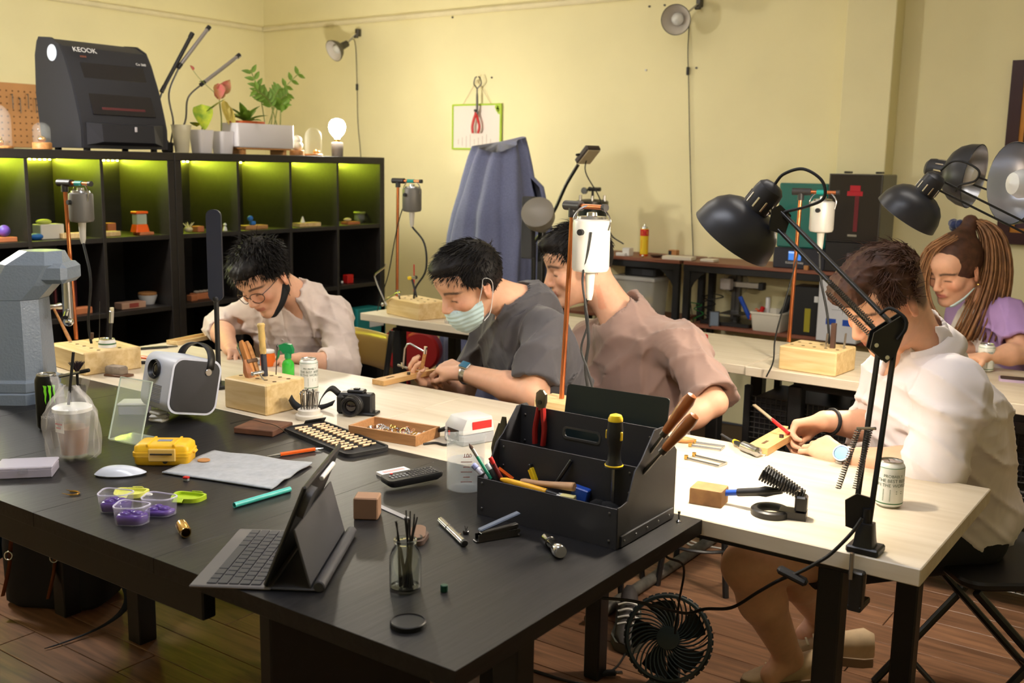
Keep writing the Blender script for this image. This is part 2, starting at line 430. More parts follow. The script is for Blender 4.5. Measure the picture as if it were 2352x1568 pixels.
# ------------------------------------------------------------------ bulb lamp on the shelf
p = PX(775, 356, XS-.12)
bl = thing('bulb_lamp', 'glowing round bulb lamp with grey cylinder base on the shelf', 'lamp', (p.x, p.y, ZS))
add('base', lathe([(.030, 0), (.032, .003), (.034, .075), (.031, .08), (.014, .081)], 24), mat('concrete_grey', (120, 112, 104), .7, var=.1), bl)
add('socket', cyl(.016, .02, 16), M_BRASS, bl, (0, 0, .079))
add('bulb', lathe([(.013, .098), (.016, .108), (.03, .122), (.043, .142), (.0475, .165), (.043, .188), (.03, .205), (.012, .212), (.0001, .213)], 24, cap=False),
    mat('bulb_glow', (255, 240, 215), .4, emit=(255, 245, 226), estr=P_BULB), bl)
# ------------------------------------------------------------------ implicit surfaces: smooth unions meshed with surface nets
def nrm(v):
    v = np.asarray(v, float); return v/max(1e-9, np.linalg.norm(v))
def cap(a, b, r, r2=None, k=.02, op='+'): return dict(t='cap', a=np.array(a, np.float32), b=np.array(b, np.float32), r=r, r2=r if r2 is None else r2, k=k, op=op)
def ell(c, s, R=None, k=.02, op='+'): return dict(t='ell', c=np.array(c, np.float32), s=np.array(s, np.float32), R=np.array(np.eye(3) if R is None else R, np.float32), k=k, op=op)
def sbox(c, s, R=None, r=.005, k=.01, op='+'): return dict(t='box', c=np.array(c, np.float32), s=np.array(s, np.float32), R=np.array(np.eye(3) if R is None else R, np.float32), r=r, k=k, op=op)
def pdist(p, P):
    if p['t'] == 'cap':
        ab = p['b']-p['a']; pa = P-p['a']; h = np.clip((pa@ab)/max(1e-9, float(ab@ab)), 0, 1)
        q = pa-h[..., None]*ab
        return np.sqrt((q*q).sum(-1))-(p['r']+(p['r2']-p['r'])*h)
    q = (P-p['c'])@p['R'].T
    if p['t'] == 'ell':
        k0 = np.sqrt(((q/p['s'])**2).sum(-1)); k1 = np.sqrt(((q/(p['s']**2))**2).sum(-1))
        return k0*(k0-1)/np.maximum(k1, 1e-6)
    d = np.abs(q)-(p['s']-p['r'])
    return np.sqrt((np.maximum(d, 0)**2).sum(-1))+np.minimum(d.max(-1), 0)-p['r']
def pbound(p):
    if p['t'] == 'cap': return (p['a']+p['b'])/2, float(np.linalg.norm(p['b']-p['a']))/2+max(p['r'], p['r2'])
    return p['c'], float(np.linalg.norm(p['s'])) if p['t'] == 'box' else float(p['s'].max())
def comb(f, d, p):
    k = p['k']
    if p['op'] == '-':
        h = np.maximum(k-np.abs(-d-f), 0)/k; return np.maximum(f, -d)+h*h*k*.25
    h = np.maximum(k-np.abs(d-f), 0)/k; return np.minimum(f, d)-h*h*k*.25
def sdf_mesh(prims, vox=.005, post=None, B=8, pad=.02):
    lo = np.array([1e9]*3); hi = -lo
    for p in prims:
        if p['op'] == '+':
            if p['t'] == 'cap':
                r = max(p['r'], p['r2']); lo = np.minimum(lo, np.minimum(p['a'], p['b'])-r); hi = np.maximum(hi, np.maximum(p['a'], p['b'])+r)
            else:
                c, r = pbound(p)
                e = np.abs(p['R'].T)@p['s'] if p['t'] == 'box' else np.sqrt(((p['R'].T*p['s'])**2).sum(1))
                lo = np.minimum(lo, c-e); hi = np.maximum(hi, c+e)
    lo -= pad; hi += pad; bs = B*vox
    nb = np.ceil((hi-lo)/bs).astype(int)
    ax = [lo[i]+(np.arange(nb[i])+.5)*bs for i in range(3)]
    C = np.stack(np.meshgrid(*ax, indexing='ij'), -1).reshape(-1, 3).astype(np.float32)
    f = np.full(len(C), .5, np.float32)
    for p in prims: f = comb(f, pdist(p, C), p)
    if post: f = post(f, C)
    act = np.where(np.abs(f) < bs*.9+.03)[0]
    loc = np.stack(np.meshgrid(*[np.arange(B+1)]*3, indexing='ij'), -1).reshape(-1, 3)*vox-bs/2
    loc = loc.astype(np.float32); CA = C[act]; n3 = len(loc)
    F = np.full((len(act), n3), .08, np.float32)
    for p in prims:
        c, r = pbound(p)
        dd = pdist(p, CA) if p['t'] != 'ell' else np.linalg.norm(CA-c, axis=1)-r
        sel = np.where(dd < bs*.9+p['k']+.09)[0]
        if len(sel): F[sel] = comb(F[sel], pdist(p, CA[sel][:, None, :]+loc[None]), p)
    if post:
        for s in range(0, len(act), 2000):
            P = CA[s:s+2000][:, None, :]+loc[None]; F[s:s+2000] = post(F[s:s+2000].reshape(-1), P.reshape(-1, 3)).reshape(-1, n3)
    D = np.repeat(np.repeat(np.repeat(np.where(f.reshape(nb) < 0, -.05, .05).astype(np.float32), B, 0), B, 1), B, 2)
    D = np.pad(D, ((0, 1),)*3, constant_values=.05)
    F = F.reshape(-1, B+1, B+1, B+1); ijk = np.stack(np.unravel_index(act, tuple(nb)), -1)*B
    for q, (i, j, k) in enumerate(ijk): D[i:i+B+1, j:j+B+1, k:k+B+1] = F[q]
    S = D < 0; d = [n-1 for n in D.shape]
    cnt = np.zeros(d, np.int8); off = [(a, b, c) for a in (0, 1) for b in (0, 1) for c in (0, 1)]
    for a, b, c in off: cnt += S[a:a+d[0], b:b+d[1], c:c+d[2]]
    I = np.stack(np.where((cnt > 0) & (cnt < 8)), -1)
    if len(I) == 0: return np.zeros((0, 3)), np.zeros((0, 4), int)
    val = {o: D[I[:, 0]+o[0], I[:, 1]+o[1], I[:, 2]+o[2]] for o in off}
    acc = np.zeros((len(I), 3)); num = np.zeros(len(I))
    for o in off:
        for axx in range(3):
            if o[axx] == 0:
                o2 = list(o); o2[axx] = 1; o2 = tuple(o2); f0, f1 = val[o], val[o2]; mk = (f0 < 0) != (f1 < 0)
                t = np.where(mk, f0/np.where(mk, f0-f1, 1), 0)
                for q in range(3):
                    acc[:, q] += mk*((o[q]+t) if q == axx else o[q])
                num += mk
    V = lo+(I+acc/num[:, None])*vox
    idx = np.full(d, -1, np.int32); idx[I[:, 0], I[:, 1], I[:, 2]] = np.arange(len(I)); Q = []
    for axx in range(3):
        u, w = (axx+1) % 3, (axx+2) % 3
        s0 = [slice(0, n-1) if q == axx else slice(1, n-1) for q, n in enumerate(D.shape)]
        s1 = [slice(1, n) if q == axx else slice(1, n-1) for q, n in enumerate(D.shape)]
        A, Bs = S[tuple(s0)], S[tuple(s1)]
        for flip in (0, 1):
            e = np.stack(np.where((A & ~Bs) if flip == 0 else (~A & Bs)), -1)
            if len(e) == 0: continue
            e = e+np.array([0 if q == axx else 1 for q in range(3)])
            du = np.zeros(3, int); du[u] = 1; dw = np.zeros(3, int); dw[w] = 1
            q4 = [e-du-dw, e-dw, e, e-du]
            if flip: q4 = q4[::-1]
            Q.append(np.stack([idx[x[:, 0], x[:, 1], x[:, 2]] for x in q4], -1))
    Q = np.concatenate(Q); return V, Q[(Q >= 0).all(1)]
def np_mesh(name, V, Q, col=None, m=None):
    me = bpy.data.meshes.new(name); n = Q.shape[1]
    me.vertices.add(len(V)); me.vertices.foreach_set('co', np.asarray(V, np.float32).ravel())
    me.loops.add(Q.size); me.loops.foreach_set('vertex_index', Q.astype(np.int32).ravel())
    me.polygons.add(len(Q)); me.polygons.foreach_set('loop_start', (np.arange(len(Q))*n).astype(np.int32))
    me.polygons.foreach_set('use_smooth', np.ones(len(Q), bool))
    if col is not None:
        a = me.color_attributes.new('tint', 'FLOAT_COLOR', 'POINT'); a.data.foreach_set('color', np.concatenate([col, np.ones((len(V), 1))], 1).astype(np.float32).ravel())
    me.update(); me.validate()
    if m: me.materials.append(m)
    return me
def sdf_obj(name, prims, m, parent, vox=.005, post=None, colfn=None, label=None):
    V, Q = sdf_mesh(prims, vox, post)
    if colfn: col = colfn(V)
    else: col = None
    o = bpy.data.objects.new(name, np_mesh(name, V-np.array(parent.location if parent else (0, 0, 0)), Q, col, m)); COL.objects.link(o)
    if parent: o.parent = parent
    if label: o['label'] = label
    return o
# ------------------------------------------------------------------ people
def J(px, py, Y): return np.array(PY(px, py, Y))
def camv(r, u, t): return r*CM[0]+u*CM[1]-t*CM[2]
def frame(f, u):
    f = nrm(f); y = nrm(np.cross(u, f)); z = np.cross(f, y); return np.array([f, y, z])   # rows: face forward, left, up
M_SKIN = mat('skin', (222, 172, 142), .48, attr='tint', var=.08, vscale=60, sss=.12, spec=.35)
M_HAIRK = mat('black_hair', (20, 16, 15), .55, spec=.28, var=.3, vscale=60)
M_HAIRB = mat('brown_hair', (74, 47, 34), .55, spec=.35, var=.35, vscale=40)
M_HAIRL = mat('light_brown_hair', (140, 98, 62), .45, spec=.6, var=.4, vscale=30)
class Head:
    def __init__(s, c, f, u, k=1.0): s.c = np.asarray(c, float); s.R = frame(f, u); s.k = k
    def w(s, p): return s.c+(np.asarray(p, float)*s.k)@s.R
    def l(s, P): return ((P-s.c)@s.R.T)/s.k
    def C(s, a, b, r, r2=None, k=.01, op='+'): return cap(s.w(a), s.w(b), r*s.k, None if r2 is None else r2*s.k, k, op)
    def E(s, c, sz, k=.01, op='+', rot=None):
        R = s.R if rot is None else np.array(Euler(rot).to_matrix()).T@s.R
        return ell(s.w(c), np.array(sz)*s.k, R, k, op)
def head_prims(h, female=False):
    P = [h.E((-.018, 0, .036), (.099, .078, .094), .02), h.E((.028, 0, -.035), (.062, .062, .082), .03),
         h.C((-.005, .048, -.055), (.062, .016, -.098), .022, .017, .025), h.C((-.005, -.048, -.055), (.062, -.016, -.098), .022, .017, .025),
         h.E((.073, 0, -.1), (.018, .021, .017), .02), h.E((.05, 0, .05), (.05, .062, .045), .03)]
    for s in (-1, 1):
        P += [h.C((.082, s*.012, .021), (.066, s*.046, .023), .011, .009, .012), h.E((.058, s*.046, -.024), (.026, .022, .022), .02)]
    for s in (-1, 1):
        P += [h.E((.1, s*.033, .002), (.021, .02, .012), .012, '-'), h.E((.071, s*.032, .001), (.0145, .016, .0125), .004)]
    P += [h.C((.086, 0, .018), (.108, 0, -.028), .0075, .0115, .012), h.E((.101, .011, -.033), (.011, .008, .008), .006), h.E((.101, -.011, -.033), (.011, .008, .008), .006),
          h.E((.083, 0, -.058), (.014, .026, .016), .015), h.E((.0925, 0, -.0575), (.0075, .021, .0055), .004), h.E((.0905, 0, -.0675), (.008, .018, .0062), .004),
          h.E((.1005, 0, -.0625), (.008, .024, .0018), .004, '-')]
    for s in (-1, 1):
        rt = (0, rad(-12), s*rad(24))
        P += [h.E((-.014, s*.081, -.004), (.019, .007, .033), .006, rot=rt), h.E((-.008, s*.089, .002), (.010, .006, .019), .005, '-', rot=rt), h.E((-.012, s*.079, -.033), (.010, .006, .011), .005)]
    return P
SKIN = np.array(lin((222, 172, 142)))
def head_tint(h, V, base=SKIN, brow=(.03, .02, .018), fade=None, lip=(.45, .14, .11)):
    L = h.l(V); col = np.tile(base, (len(V), 1)); ay = np.abs(L[:, 1])
    def mixin(m, c, a=1.0):
        m = np.clip(m, 0, 1)[:, None]*a; col[:] = col*(1-m)+np.array(c)*m
    near = (np.abs(L) < .14).all(1)
    blush = np.exp(-(((L[:, 0]-.075)/.03)**2+((ay-.045)/.025)**2+((L[:, 2]+.025)/.025)**2)); mixin(blush*near, base*np.array([1.02, .72, .66]), .6)
    mixin(np.exp(-(((L[:, 0]-.108)/.014)**2+(ay/.014)**2+((L[:, 2]+.03)/.016)**2))*near, base*np.array([1, .72, .66]), .5)
    mixin((ay > .074)*(np.abs(L[:, 0]+.012) < .03)*near, base*np.array([1, .68, .6]), .5)
    mixin((L[:, 0] > .082)*(ay < .023)*np.clip((.0105-np.abs(L[:, 2]+.0625))/.004, 0, 1)*near, lip, .75)
    zb = .0235+.004*np.cos((ay-.03)*80)
    mixin((L[:, 0] > .05)*np.clip((.0265-np.abs(ay-.036))/.006, 0, 1)*np.clip((.0062-np.abs(L[:, 2]-zb))/.003, 0, 1)*near, brow, .85)
    mixin((L[:, 0] > .06)*np.clip((.017-np.abs(ay-.032))/.004, 0, 1)*np.clip((.0036-np.abs(L[:, 2]+.0035+.003*((ay-.032)/.014)**2))/.0025, 0, 1)*near, (.025, .018, .016), .9)
    if fade is not None: mixin(fade(L)*near, brow, .8)
    return col
def hairline(L, lo=-.06, front=.062):
    return np.interp(L[..., 0], [-.12, -.05, -.024, 0.012, .03, .062, .11], [lo, lo, -.02, .012, .02, front, front+.004])
def hand(P, w, d, n, curls, ts, thumb=(.55, .75, .35), tc=.5, spread=1.0, k=.9):
    w = np.asarray(w, float); d = nrm(d); n = nrm(np.asarray(n)-d*np.dot(n, d)); l = np.cross(d, n)
    kn = []
    for i, (o, f) in enumerate(((.030, .082), (.010, .088), (-.010, .084), (-.028, .074))): kn.append(w+(d*f+l*(o*ts*spread))*k)
    for i in range(4): P.append(cap(w+l*ts*(.016-.011*i)*k+d*.012, kn[i], .0145*k, .0118*k, .012))
    P.append(cap(w+d*.02+l*ts*.018*k, w+(d*.055+l*ts*.03)*k, .018*k, .014*k, .015)); P.append(cap(kn[0], kn[3], .009*k, .009*k, .01))
    tips = []
    for i in range(4):
        sc = (1.0, 1.1, 1.02, .8)[i]*k; a = 0; p = kn[i]; sp = (.12, .03, -.05, -.14)[i]*ts
        for s, (ln, r0, r1) in enumerate(((.042, .0098, .0088), (.027, .0088, .008), (.021, .008, .0066))):
            a += curls[i][s]; v = nrm(d*math.cos(a)+n*math.sin(a)+l*sp*(s == 0)); q = p+v*ln*sc
            P.append(cap(p, q, r0*k, r1*k, .004)); p = q
        tips.append(p)
    b = w+(d*.026+l*ts*.026)*k; v = nrm(d*thumb[0]+l*ts*thumb[1]+n*thumb[2]); m1 = b+v*.042*k
    v2 = nrm(v+(d*.5-l*ts*.6)*tc+n*.25*tc); m2 = m1+v2*.032*k; v3 = nrm(v2+(d*.3-l*ts*.4)*tc); m3 = m2+v3*.022*k
    P += [cap(b, m1, .015*k, .0112*k, .012), cap(m1, m2, .0108*k, .0095*k, .005), cap(m2, m3, .0095*k, .0075*k, .004)]
    return tips, m3
def arm(P, s, e, w, r=(.048, .041, .043, .027)):
    s, e, w = map(np.asarray, (s, e, w))
    P += [cap(s, e, r[0], r[1], .03), cap(e, e*.65+w*.35, r[1]*.98, r[2], .02), cap(e*.65+w*.35, w, r[2], r[3], .02)]
def wav(P, seed, f, amp, ridged=True, axis=None, flat=.7, ex=3, n=3):
    rs = np.random.RandomState(seed); out = 0
    for i in range(n):
        a = rs.normal(size=3); b = nrm(rs.normal(size=3))*f*.5
        if axis is not None: a = a-np.asarray(axis)*np.dot(a, axis)*flat
        a = nrm(a)*f*(.7+.45*i)
        s = np.sin(P@a.astype(np.float32)+1.7*np.sin(P@b.astype(np.float32)+rs.rand()*6)+rs.rand()*6)
        out = out-(((1-np.abs(s))**ex-.2) if ridged else s)/(1+.5*i)
    return out*amp
def torso_prims(SL, SR, N, pel, sc=1.0, dep=1.0, k=.07):
    SL, SR, N, pel = map(np.asarray, (SL, SR, N, pel)); mid = (SL+SR)/2
    u = nrm(mid-pel); r = nrm(SR-SL); f = nrm(np.cross(u, r)); r = np.cross(f, u); R = np.array([r, f, u])
    H = np.linalg.norm(mid-pel); P = []
    for t, a, b, c in ((0.0, .172, .125, .11), (.3, .16, .115, .13), (.58, .172, .118, .14), (.82, .178, .112, .12)):
        bulge = .04*math.sin(PI*t)
        P.append(ell(pel+(mid-pel)*t-f*bulge*.0, (a*sc, b*sc*dep, c), R, k))
    P.append(cap(SL*.93+SR*.07, SR*.93+SL*.07, .058*sc, None, k)); P.append(cap(mid-u*.02, N, .075*sc, .06*sc, k))
    return P, R
def sleeve(P, s, e, frac, r0, r1, hollow=.9):
    s, e = np.asarray(s), np.asarray(e); c = s+(e-s)*frac; d = nrm(e-s)
    P.append(cap(s, c, r0, r1, .05)); return c, d, r1
def cut_end(P, c, d, r, depth=.035):
    R = np.array([d, nrm(np.cross(d, (0.3, .2, 1))), nrm(np.cross(d, np.cross(d, (.3, .2, 1))))])
    P.append(sbox(c+d*(r*.56+.003), (r*.56, r*1.2, r*1.2), R, .002, .004, '-'))
    P.append(cap(c-d*depth, c+d*.02, r*.55, r*.86, .006, '-'))
def strands(h, n, fn, seed, nseg=4, w=.0016):
    """fn(local roots, normals, rng) -> keep mask, direction, length, droop vector; all in head space."""
    rs = np.random.RandomState(seed); d = rs.normal(size=(n, 3)); d /= np.linalg.norm(d, axis=1)[:, None]
    root = np.array([-.018, 0, .036])+d*np.array([.101, .080, .096]); nm = d/np.array([.099, .078, .094]); nm /= np.linalg.norm(nm, axis=1)[:, None]
    keep, dr, ln, bend = fn(root, nm, rs); root, dr, ln, bend, nm = root[keep], dr[keep], ln[keep], bend[keep], nm[keep]
    dr /= np.linalg.norm(dr, axis=1)[:, None]; n = len(root); V = []; side = np.cross(dr, nm+1e-3); side /= np.linalg.norm(side, axis=1)[:, None]+1e-9; oth = np.cross(dr, side)
    p = root; seg = ln/nseg; ww = w*(.7+.6*rs.rand(n))
    for i in range(nseg+1):
        t = i/nseg; r = (ww*(1-t**2)+.0001)[:, None]
        for a in (0, 2.094, 4.189): V.append(p+side*r*math.cos(a)+oth*r*math.sin(a))
        dr = dr+bend/nseg; dr /= np.linalg.norm(dr, axis=1)[:, None]; p = p+dr*seg[:, None]
    V = np.stack(V, 1); m = 3*(nseg+1); Q = []
    for i in range(nseg):
        for a in range(3):
            b = (a+1) % 3; Q.append([3*i+a, 3*i+b, 3*i+3+b, 3*i+3+a])
    Q = (np.arange(n)[:, None, None]*m+np.array(Q)[None]).reshape(-1, 4)
    return h.w(V.reshape(-1, 3)), Q
def hair_obj(h, person, m, base_off, clip, fn, n, seed, extra=None, w=.0016, vox=.0045, lumps=.004, name='hair', nseg=4):
    o = base_off
    P = [h.E((-.018, 0, .036), (.099+o, .078+o, .094+o), .02)]+(extra or [])
    def post(f, X):
        L = h.l(X); return np.maximum(f+wav(X, seed, 90, lumps, True), clip(L)*.7)
    V, Q = sdf_mesh(P, vox, post); V2, Q2 = strands(h, n, fn, seed, nseg, w)
    V = np.concatenate([V, V2]); Q = np.concatenate([Q, Q2+len(V)-len(V2)])
    ob = bpy.data.objects.new(name, np_mesh(name, V-np.array(person.location), Q, None, m)); COL.objects.link(ob); ob.parent = person; return ob
def legs(P, pel, R, kneeL, kneeR, footL, footR, r=.085, rc=.06):
    pel = np.asarray(pel)
    for s, kn, ft in ((-1, kneeL, footL), (1, kneeR, footR)):
        hip = pel+R[0]*.09*s; P += [cap(hip, kn, r, r*.72, .04), cap(kn, ft, r*.72, rc, .03)]
def shoe(name, lab, loc, rz, m, ms, laces=None, k=1.0):
    t = thing(name, lab, 'shoe', loc, rz)
    prof = [(-.12, .034), (-.09, .04), (0, .037), (.06, .046), (.11, .044), (.145, .02)]
    n = 10; rings = []
    up = [(-.137, .006, .06), (-.132, .022, .1), (-.1, .035, .115), (-.05, .036, .10), (.0, .036, .092), (.05, .043, .07), (.1, .044, .05), (.14, .028, .036), (.152, .008, .03)]
    for x, hw, hz in up: rings.append([(x*k, hw*k*math.cos(a)*(1.0 if math.sin(a) < 0 else .9), (.028+(hz-.028)*max(0, math.sin(a))**.8)*k) for a in [2*PI*i/n for i in range(n)]])
    add('upper', loft(rings), m, t, sharp=180)
    add('sole', prism([(x*k, y*k) for x, y in [(-.13, -.028), (-.1, -.04), (0, -.04), (.08, -.05), (.13, -.036), (.158, 0), (.13, .036), (.08, .05), (0, .04), (-.1, .04), (-.13, .028)]], .028*k), ms, t, sharp=60)
    if laces:
        for i in range(4): add('lace', tube(spline([((.0+.022*i)*k, -.032*k, (.088-.011*i)*k), ((.006+.022*i)*k, 0, (.1-.0118*i)*k), ((.0+.022*i)*k, .032*k, (.088-.011*i)*k)], 4), .0035*k, 5), laces, t)
    return t
# ---- man in beige shirt and glasses
def make_p1():
    t = thing('person', 'man in beige shirt and glasses with a black mask under his chin, bent over work', 'person', (-2.8, 2.98, 0))
    h = Head(J(606, 640, 2.56), camv(-.36, -.70, .62), camv(-.40, .66, .62), 1.03)
    N = J(700, 690, 2.74); SR = J(592, 712, 2.70); SL = J(772, 722, 2.80); pel = J(690, 925, 2.9)
    eR = J(503, 748, 2.64); wR = J(530, 802, 2.43); eL = J(788, 842, 2.66); wL = J(690, 826, 2.50)
    B, R = torso_prims(SL, SR, N, pel, .85)
    B += head_prims(h)
    B += [cap(N, h.w((-.03, 0, -.03)), .058, .054, .03)]
    arm(B, SR, eR, wR); arm(B, SL, eL, wL)
    hR = J(575, 822, 2.36)-wR
    hand(B, wR, hR, np.array([.2, -.3, -1]), [(.7, .9, .5), (.8, .9, .5), (.9, .9, .5), (1.0, .9, .5)], 1, (.6, .5, .5), .8)
    hand(B, wL, J(630, 822, 2.40)-wL, np.array([.1, -.2, -1]), [(.6, .8, .5)]*4, -1, (.7, .5, .4), .6)
    sdf_obj('body', B, M_SKIN, t, .0045, None, lambda V: head_tint(h, V))
    S, R = torso_prims(SL, SR, N, pel, 1.06, 1.05); ends = []
    ends.append(sleeve(S, SR, eR*1.0, 1.0, .066, .062)); ends.append(sleeve(S, SL, eL, 1.0, .068, .066))
    c2 = eL+(wL-eL)*.55; S.append(cap(eL, c2, .066, .055, .02)); ends[1] = (c2, nrm(wL-eL), .055)
    c1 = eR+(wR-eR)*.25; S.append(cap(eR, c1, .062, .054, .02)); ends[0] = (c1, nrm(wR-eR), .054)
    S.append(cap(N+(N-pel)*.0, N+nrm(h.w((-.03, 0, -.06))-N)*.045, .072, .066, .03))
    for c, d, r in ends: cut_end(S, c, d, r)
    nd = nrm(h.w((-.03, 0, -.06))-N)
    S.append(cap(N-nd*.02, N+nd*.07, .05, .058, .006, '-'))
    S.append(cap(N+R[1]*.06+nd*.03, N+R[1]*.11-nd*.05, .024, .008, .01, '-'))
    M = mat('beige_shirt_cloth', (206, 190, 180), .8, bump=.25, bscale=900, sheen=.2, var=.05, vscale=30)
    sh = sdf_obj('shirt', S, M, t, .006, lambda f, X: f+wav(X, 3, 24, .013, axis=nrm(R[2]+R[0]*.5))+wav(X, 5, 60, .003))
    fr = R[1]
    o = np.array(t.location); mid = (SL+SR)/2
    for q in range(4):
        c = mid+(pel-mid)*(.12+.2*q)+fr*(.118+.012*math.sin(q))-o
        add('button', cyl(.006, .0025, 10), mat('shirt_button', (226, 218, 208), .3), sh, tuple(c), tuple(Vector(tuple(fr)).to_track_quat('Z', 'Y').to_euler()))
    pk = []; legs(pk, pel, R, pel+fr*.42+R[0]*-.1+np.array([0, 0, -.02]), pel+fr*.42+R[0]*.1+np.array([0, 0, -.02]), pel+fr*.36-R[0]*.1-np.array([0, 0, .45]), pel+fr*.36+R[0]*.1-np.array([0, 0, .45]))
    sdf_obj('trousers', pk, mat('dark_trousers', (40, 42, 50), .8), t, .01)
    # hair: swept, tousled
    clip = lambda L: hairline(L, -.045, .066)-L[..., 2]
    def fn(r, nm, rs):
        keep = r[:, 2] > hairline(r, -.045, .06)+.002; top = np.clip((r[:, 2]-.03)/.08, 0, 1)
        dr = nm*.55+rs.normal(size=r.shape)*.28; dr[:, 0] += .55*top; dr[:, 2] += -.5*(1-top)+.15*top; dr[:, 1] += .35*top
        bend = np.zeros_like(r); bend[:, 2] = -.9; bend[:, 0] = .4
        return keep, dr, (.02+.04*top)*(.7+.6*rs.rand(len(r))), bend
    hair_obj(h, t, M_HAIRK, .008, clip, fn, 4200, 11, [h.E((.055, .01, .098), (.055, .06, .032), .03), h.E((-.03, .0, .118), (.055, .05, .025), .03)], w=.002)
    # glasses
    g = []
    for s in (-1, 1):
        pts = [h.w((.104-.004*math.cos(a)*0-.012*abs(math.cos(a))*(math.cos(a)*s > 0), s*.034+.028*math.cos(a), -.005+.021*math.sin(a)))-o for a in [2*PI*i/18 for i in range(19)]]
        g.append(tube(pts, .0016, 6, cap=False)); g.append(tube([h.w((.094, s*.06, .004))-o, h.w((.06, s*.078, .008))-o, h.w((-.01, s*.086, .008))-o, h.w((-.03, s*.084, -.012))-o], .0015, 6))
    g.append(tube([h.w((.107, -.009, .002))-o, h.w((.111, 0, .006))-o, h.w((.107, .009, .002))-o], .0016, 6))
    add('glasses', join(*g), mat('dark_glasses_frame', (50, 40, 36), .3, metal=.4), t)
    # mask pulled under the chin
    K = [h.E((.028, 0, -.035), (.068, .067, .088), .03), h.C((-.005, .05, -.055), (.066, .016, -.1), .027, .022, .02), h.C((-.005, -.05, -.055), (.066, -.016, -.1), .027, .022, .02)]
    mk = sdf_obj('face_mask', K, mat('black_mask_cloth', (20, 20, 22), .85), t, .004, lambda f, X: np.maximum(f, np.maximum(h.l(X)[..., 2]+.048+.95*(h.l(X)[..., 0]-.02), -.035-h.l(X)[..., 0]*1.0)*.8))
    for s in (-1, 1): add('ear_loop', tube(spline([h.w((.0, s*.068, -.085))-o, h.w((.004, s*.082, -.03))-o, h.w((-.01, s*.086, .02))-o, h.w((-.03, s*.084, .0))-o, h.w((-.022, s*.076, -.06))-o], 5), .0013, 5), mat('black_mask_cloth', (20, 20, 22), .85), mk)
    return t
make_p1()
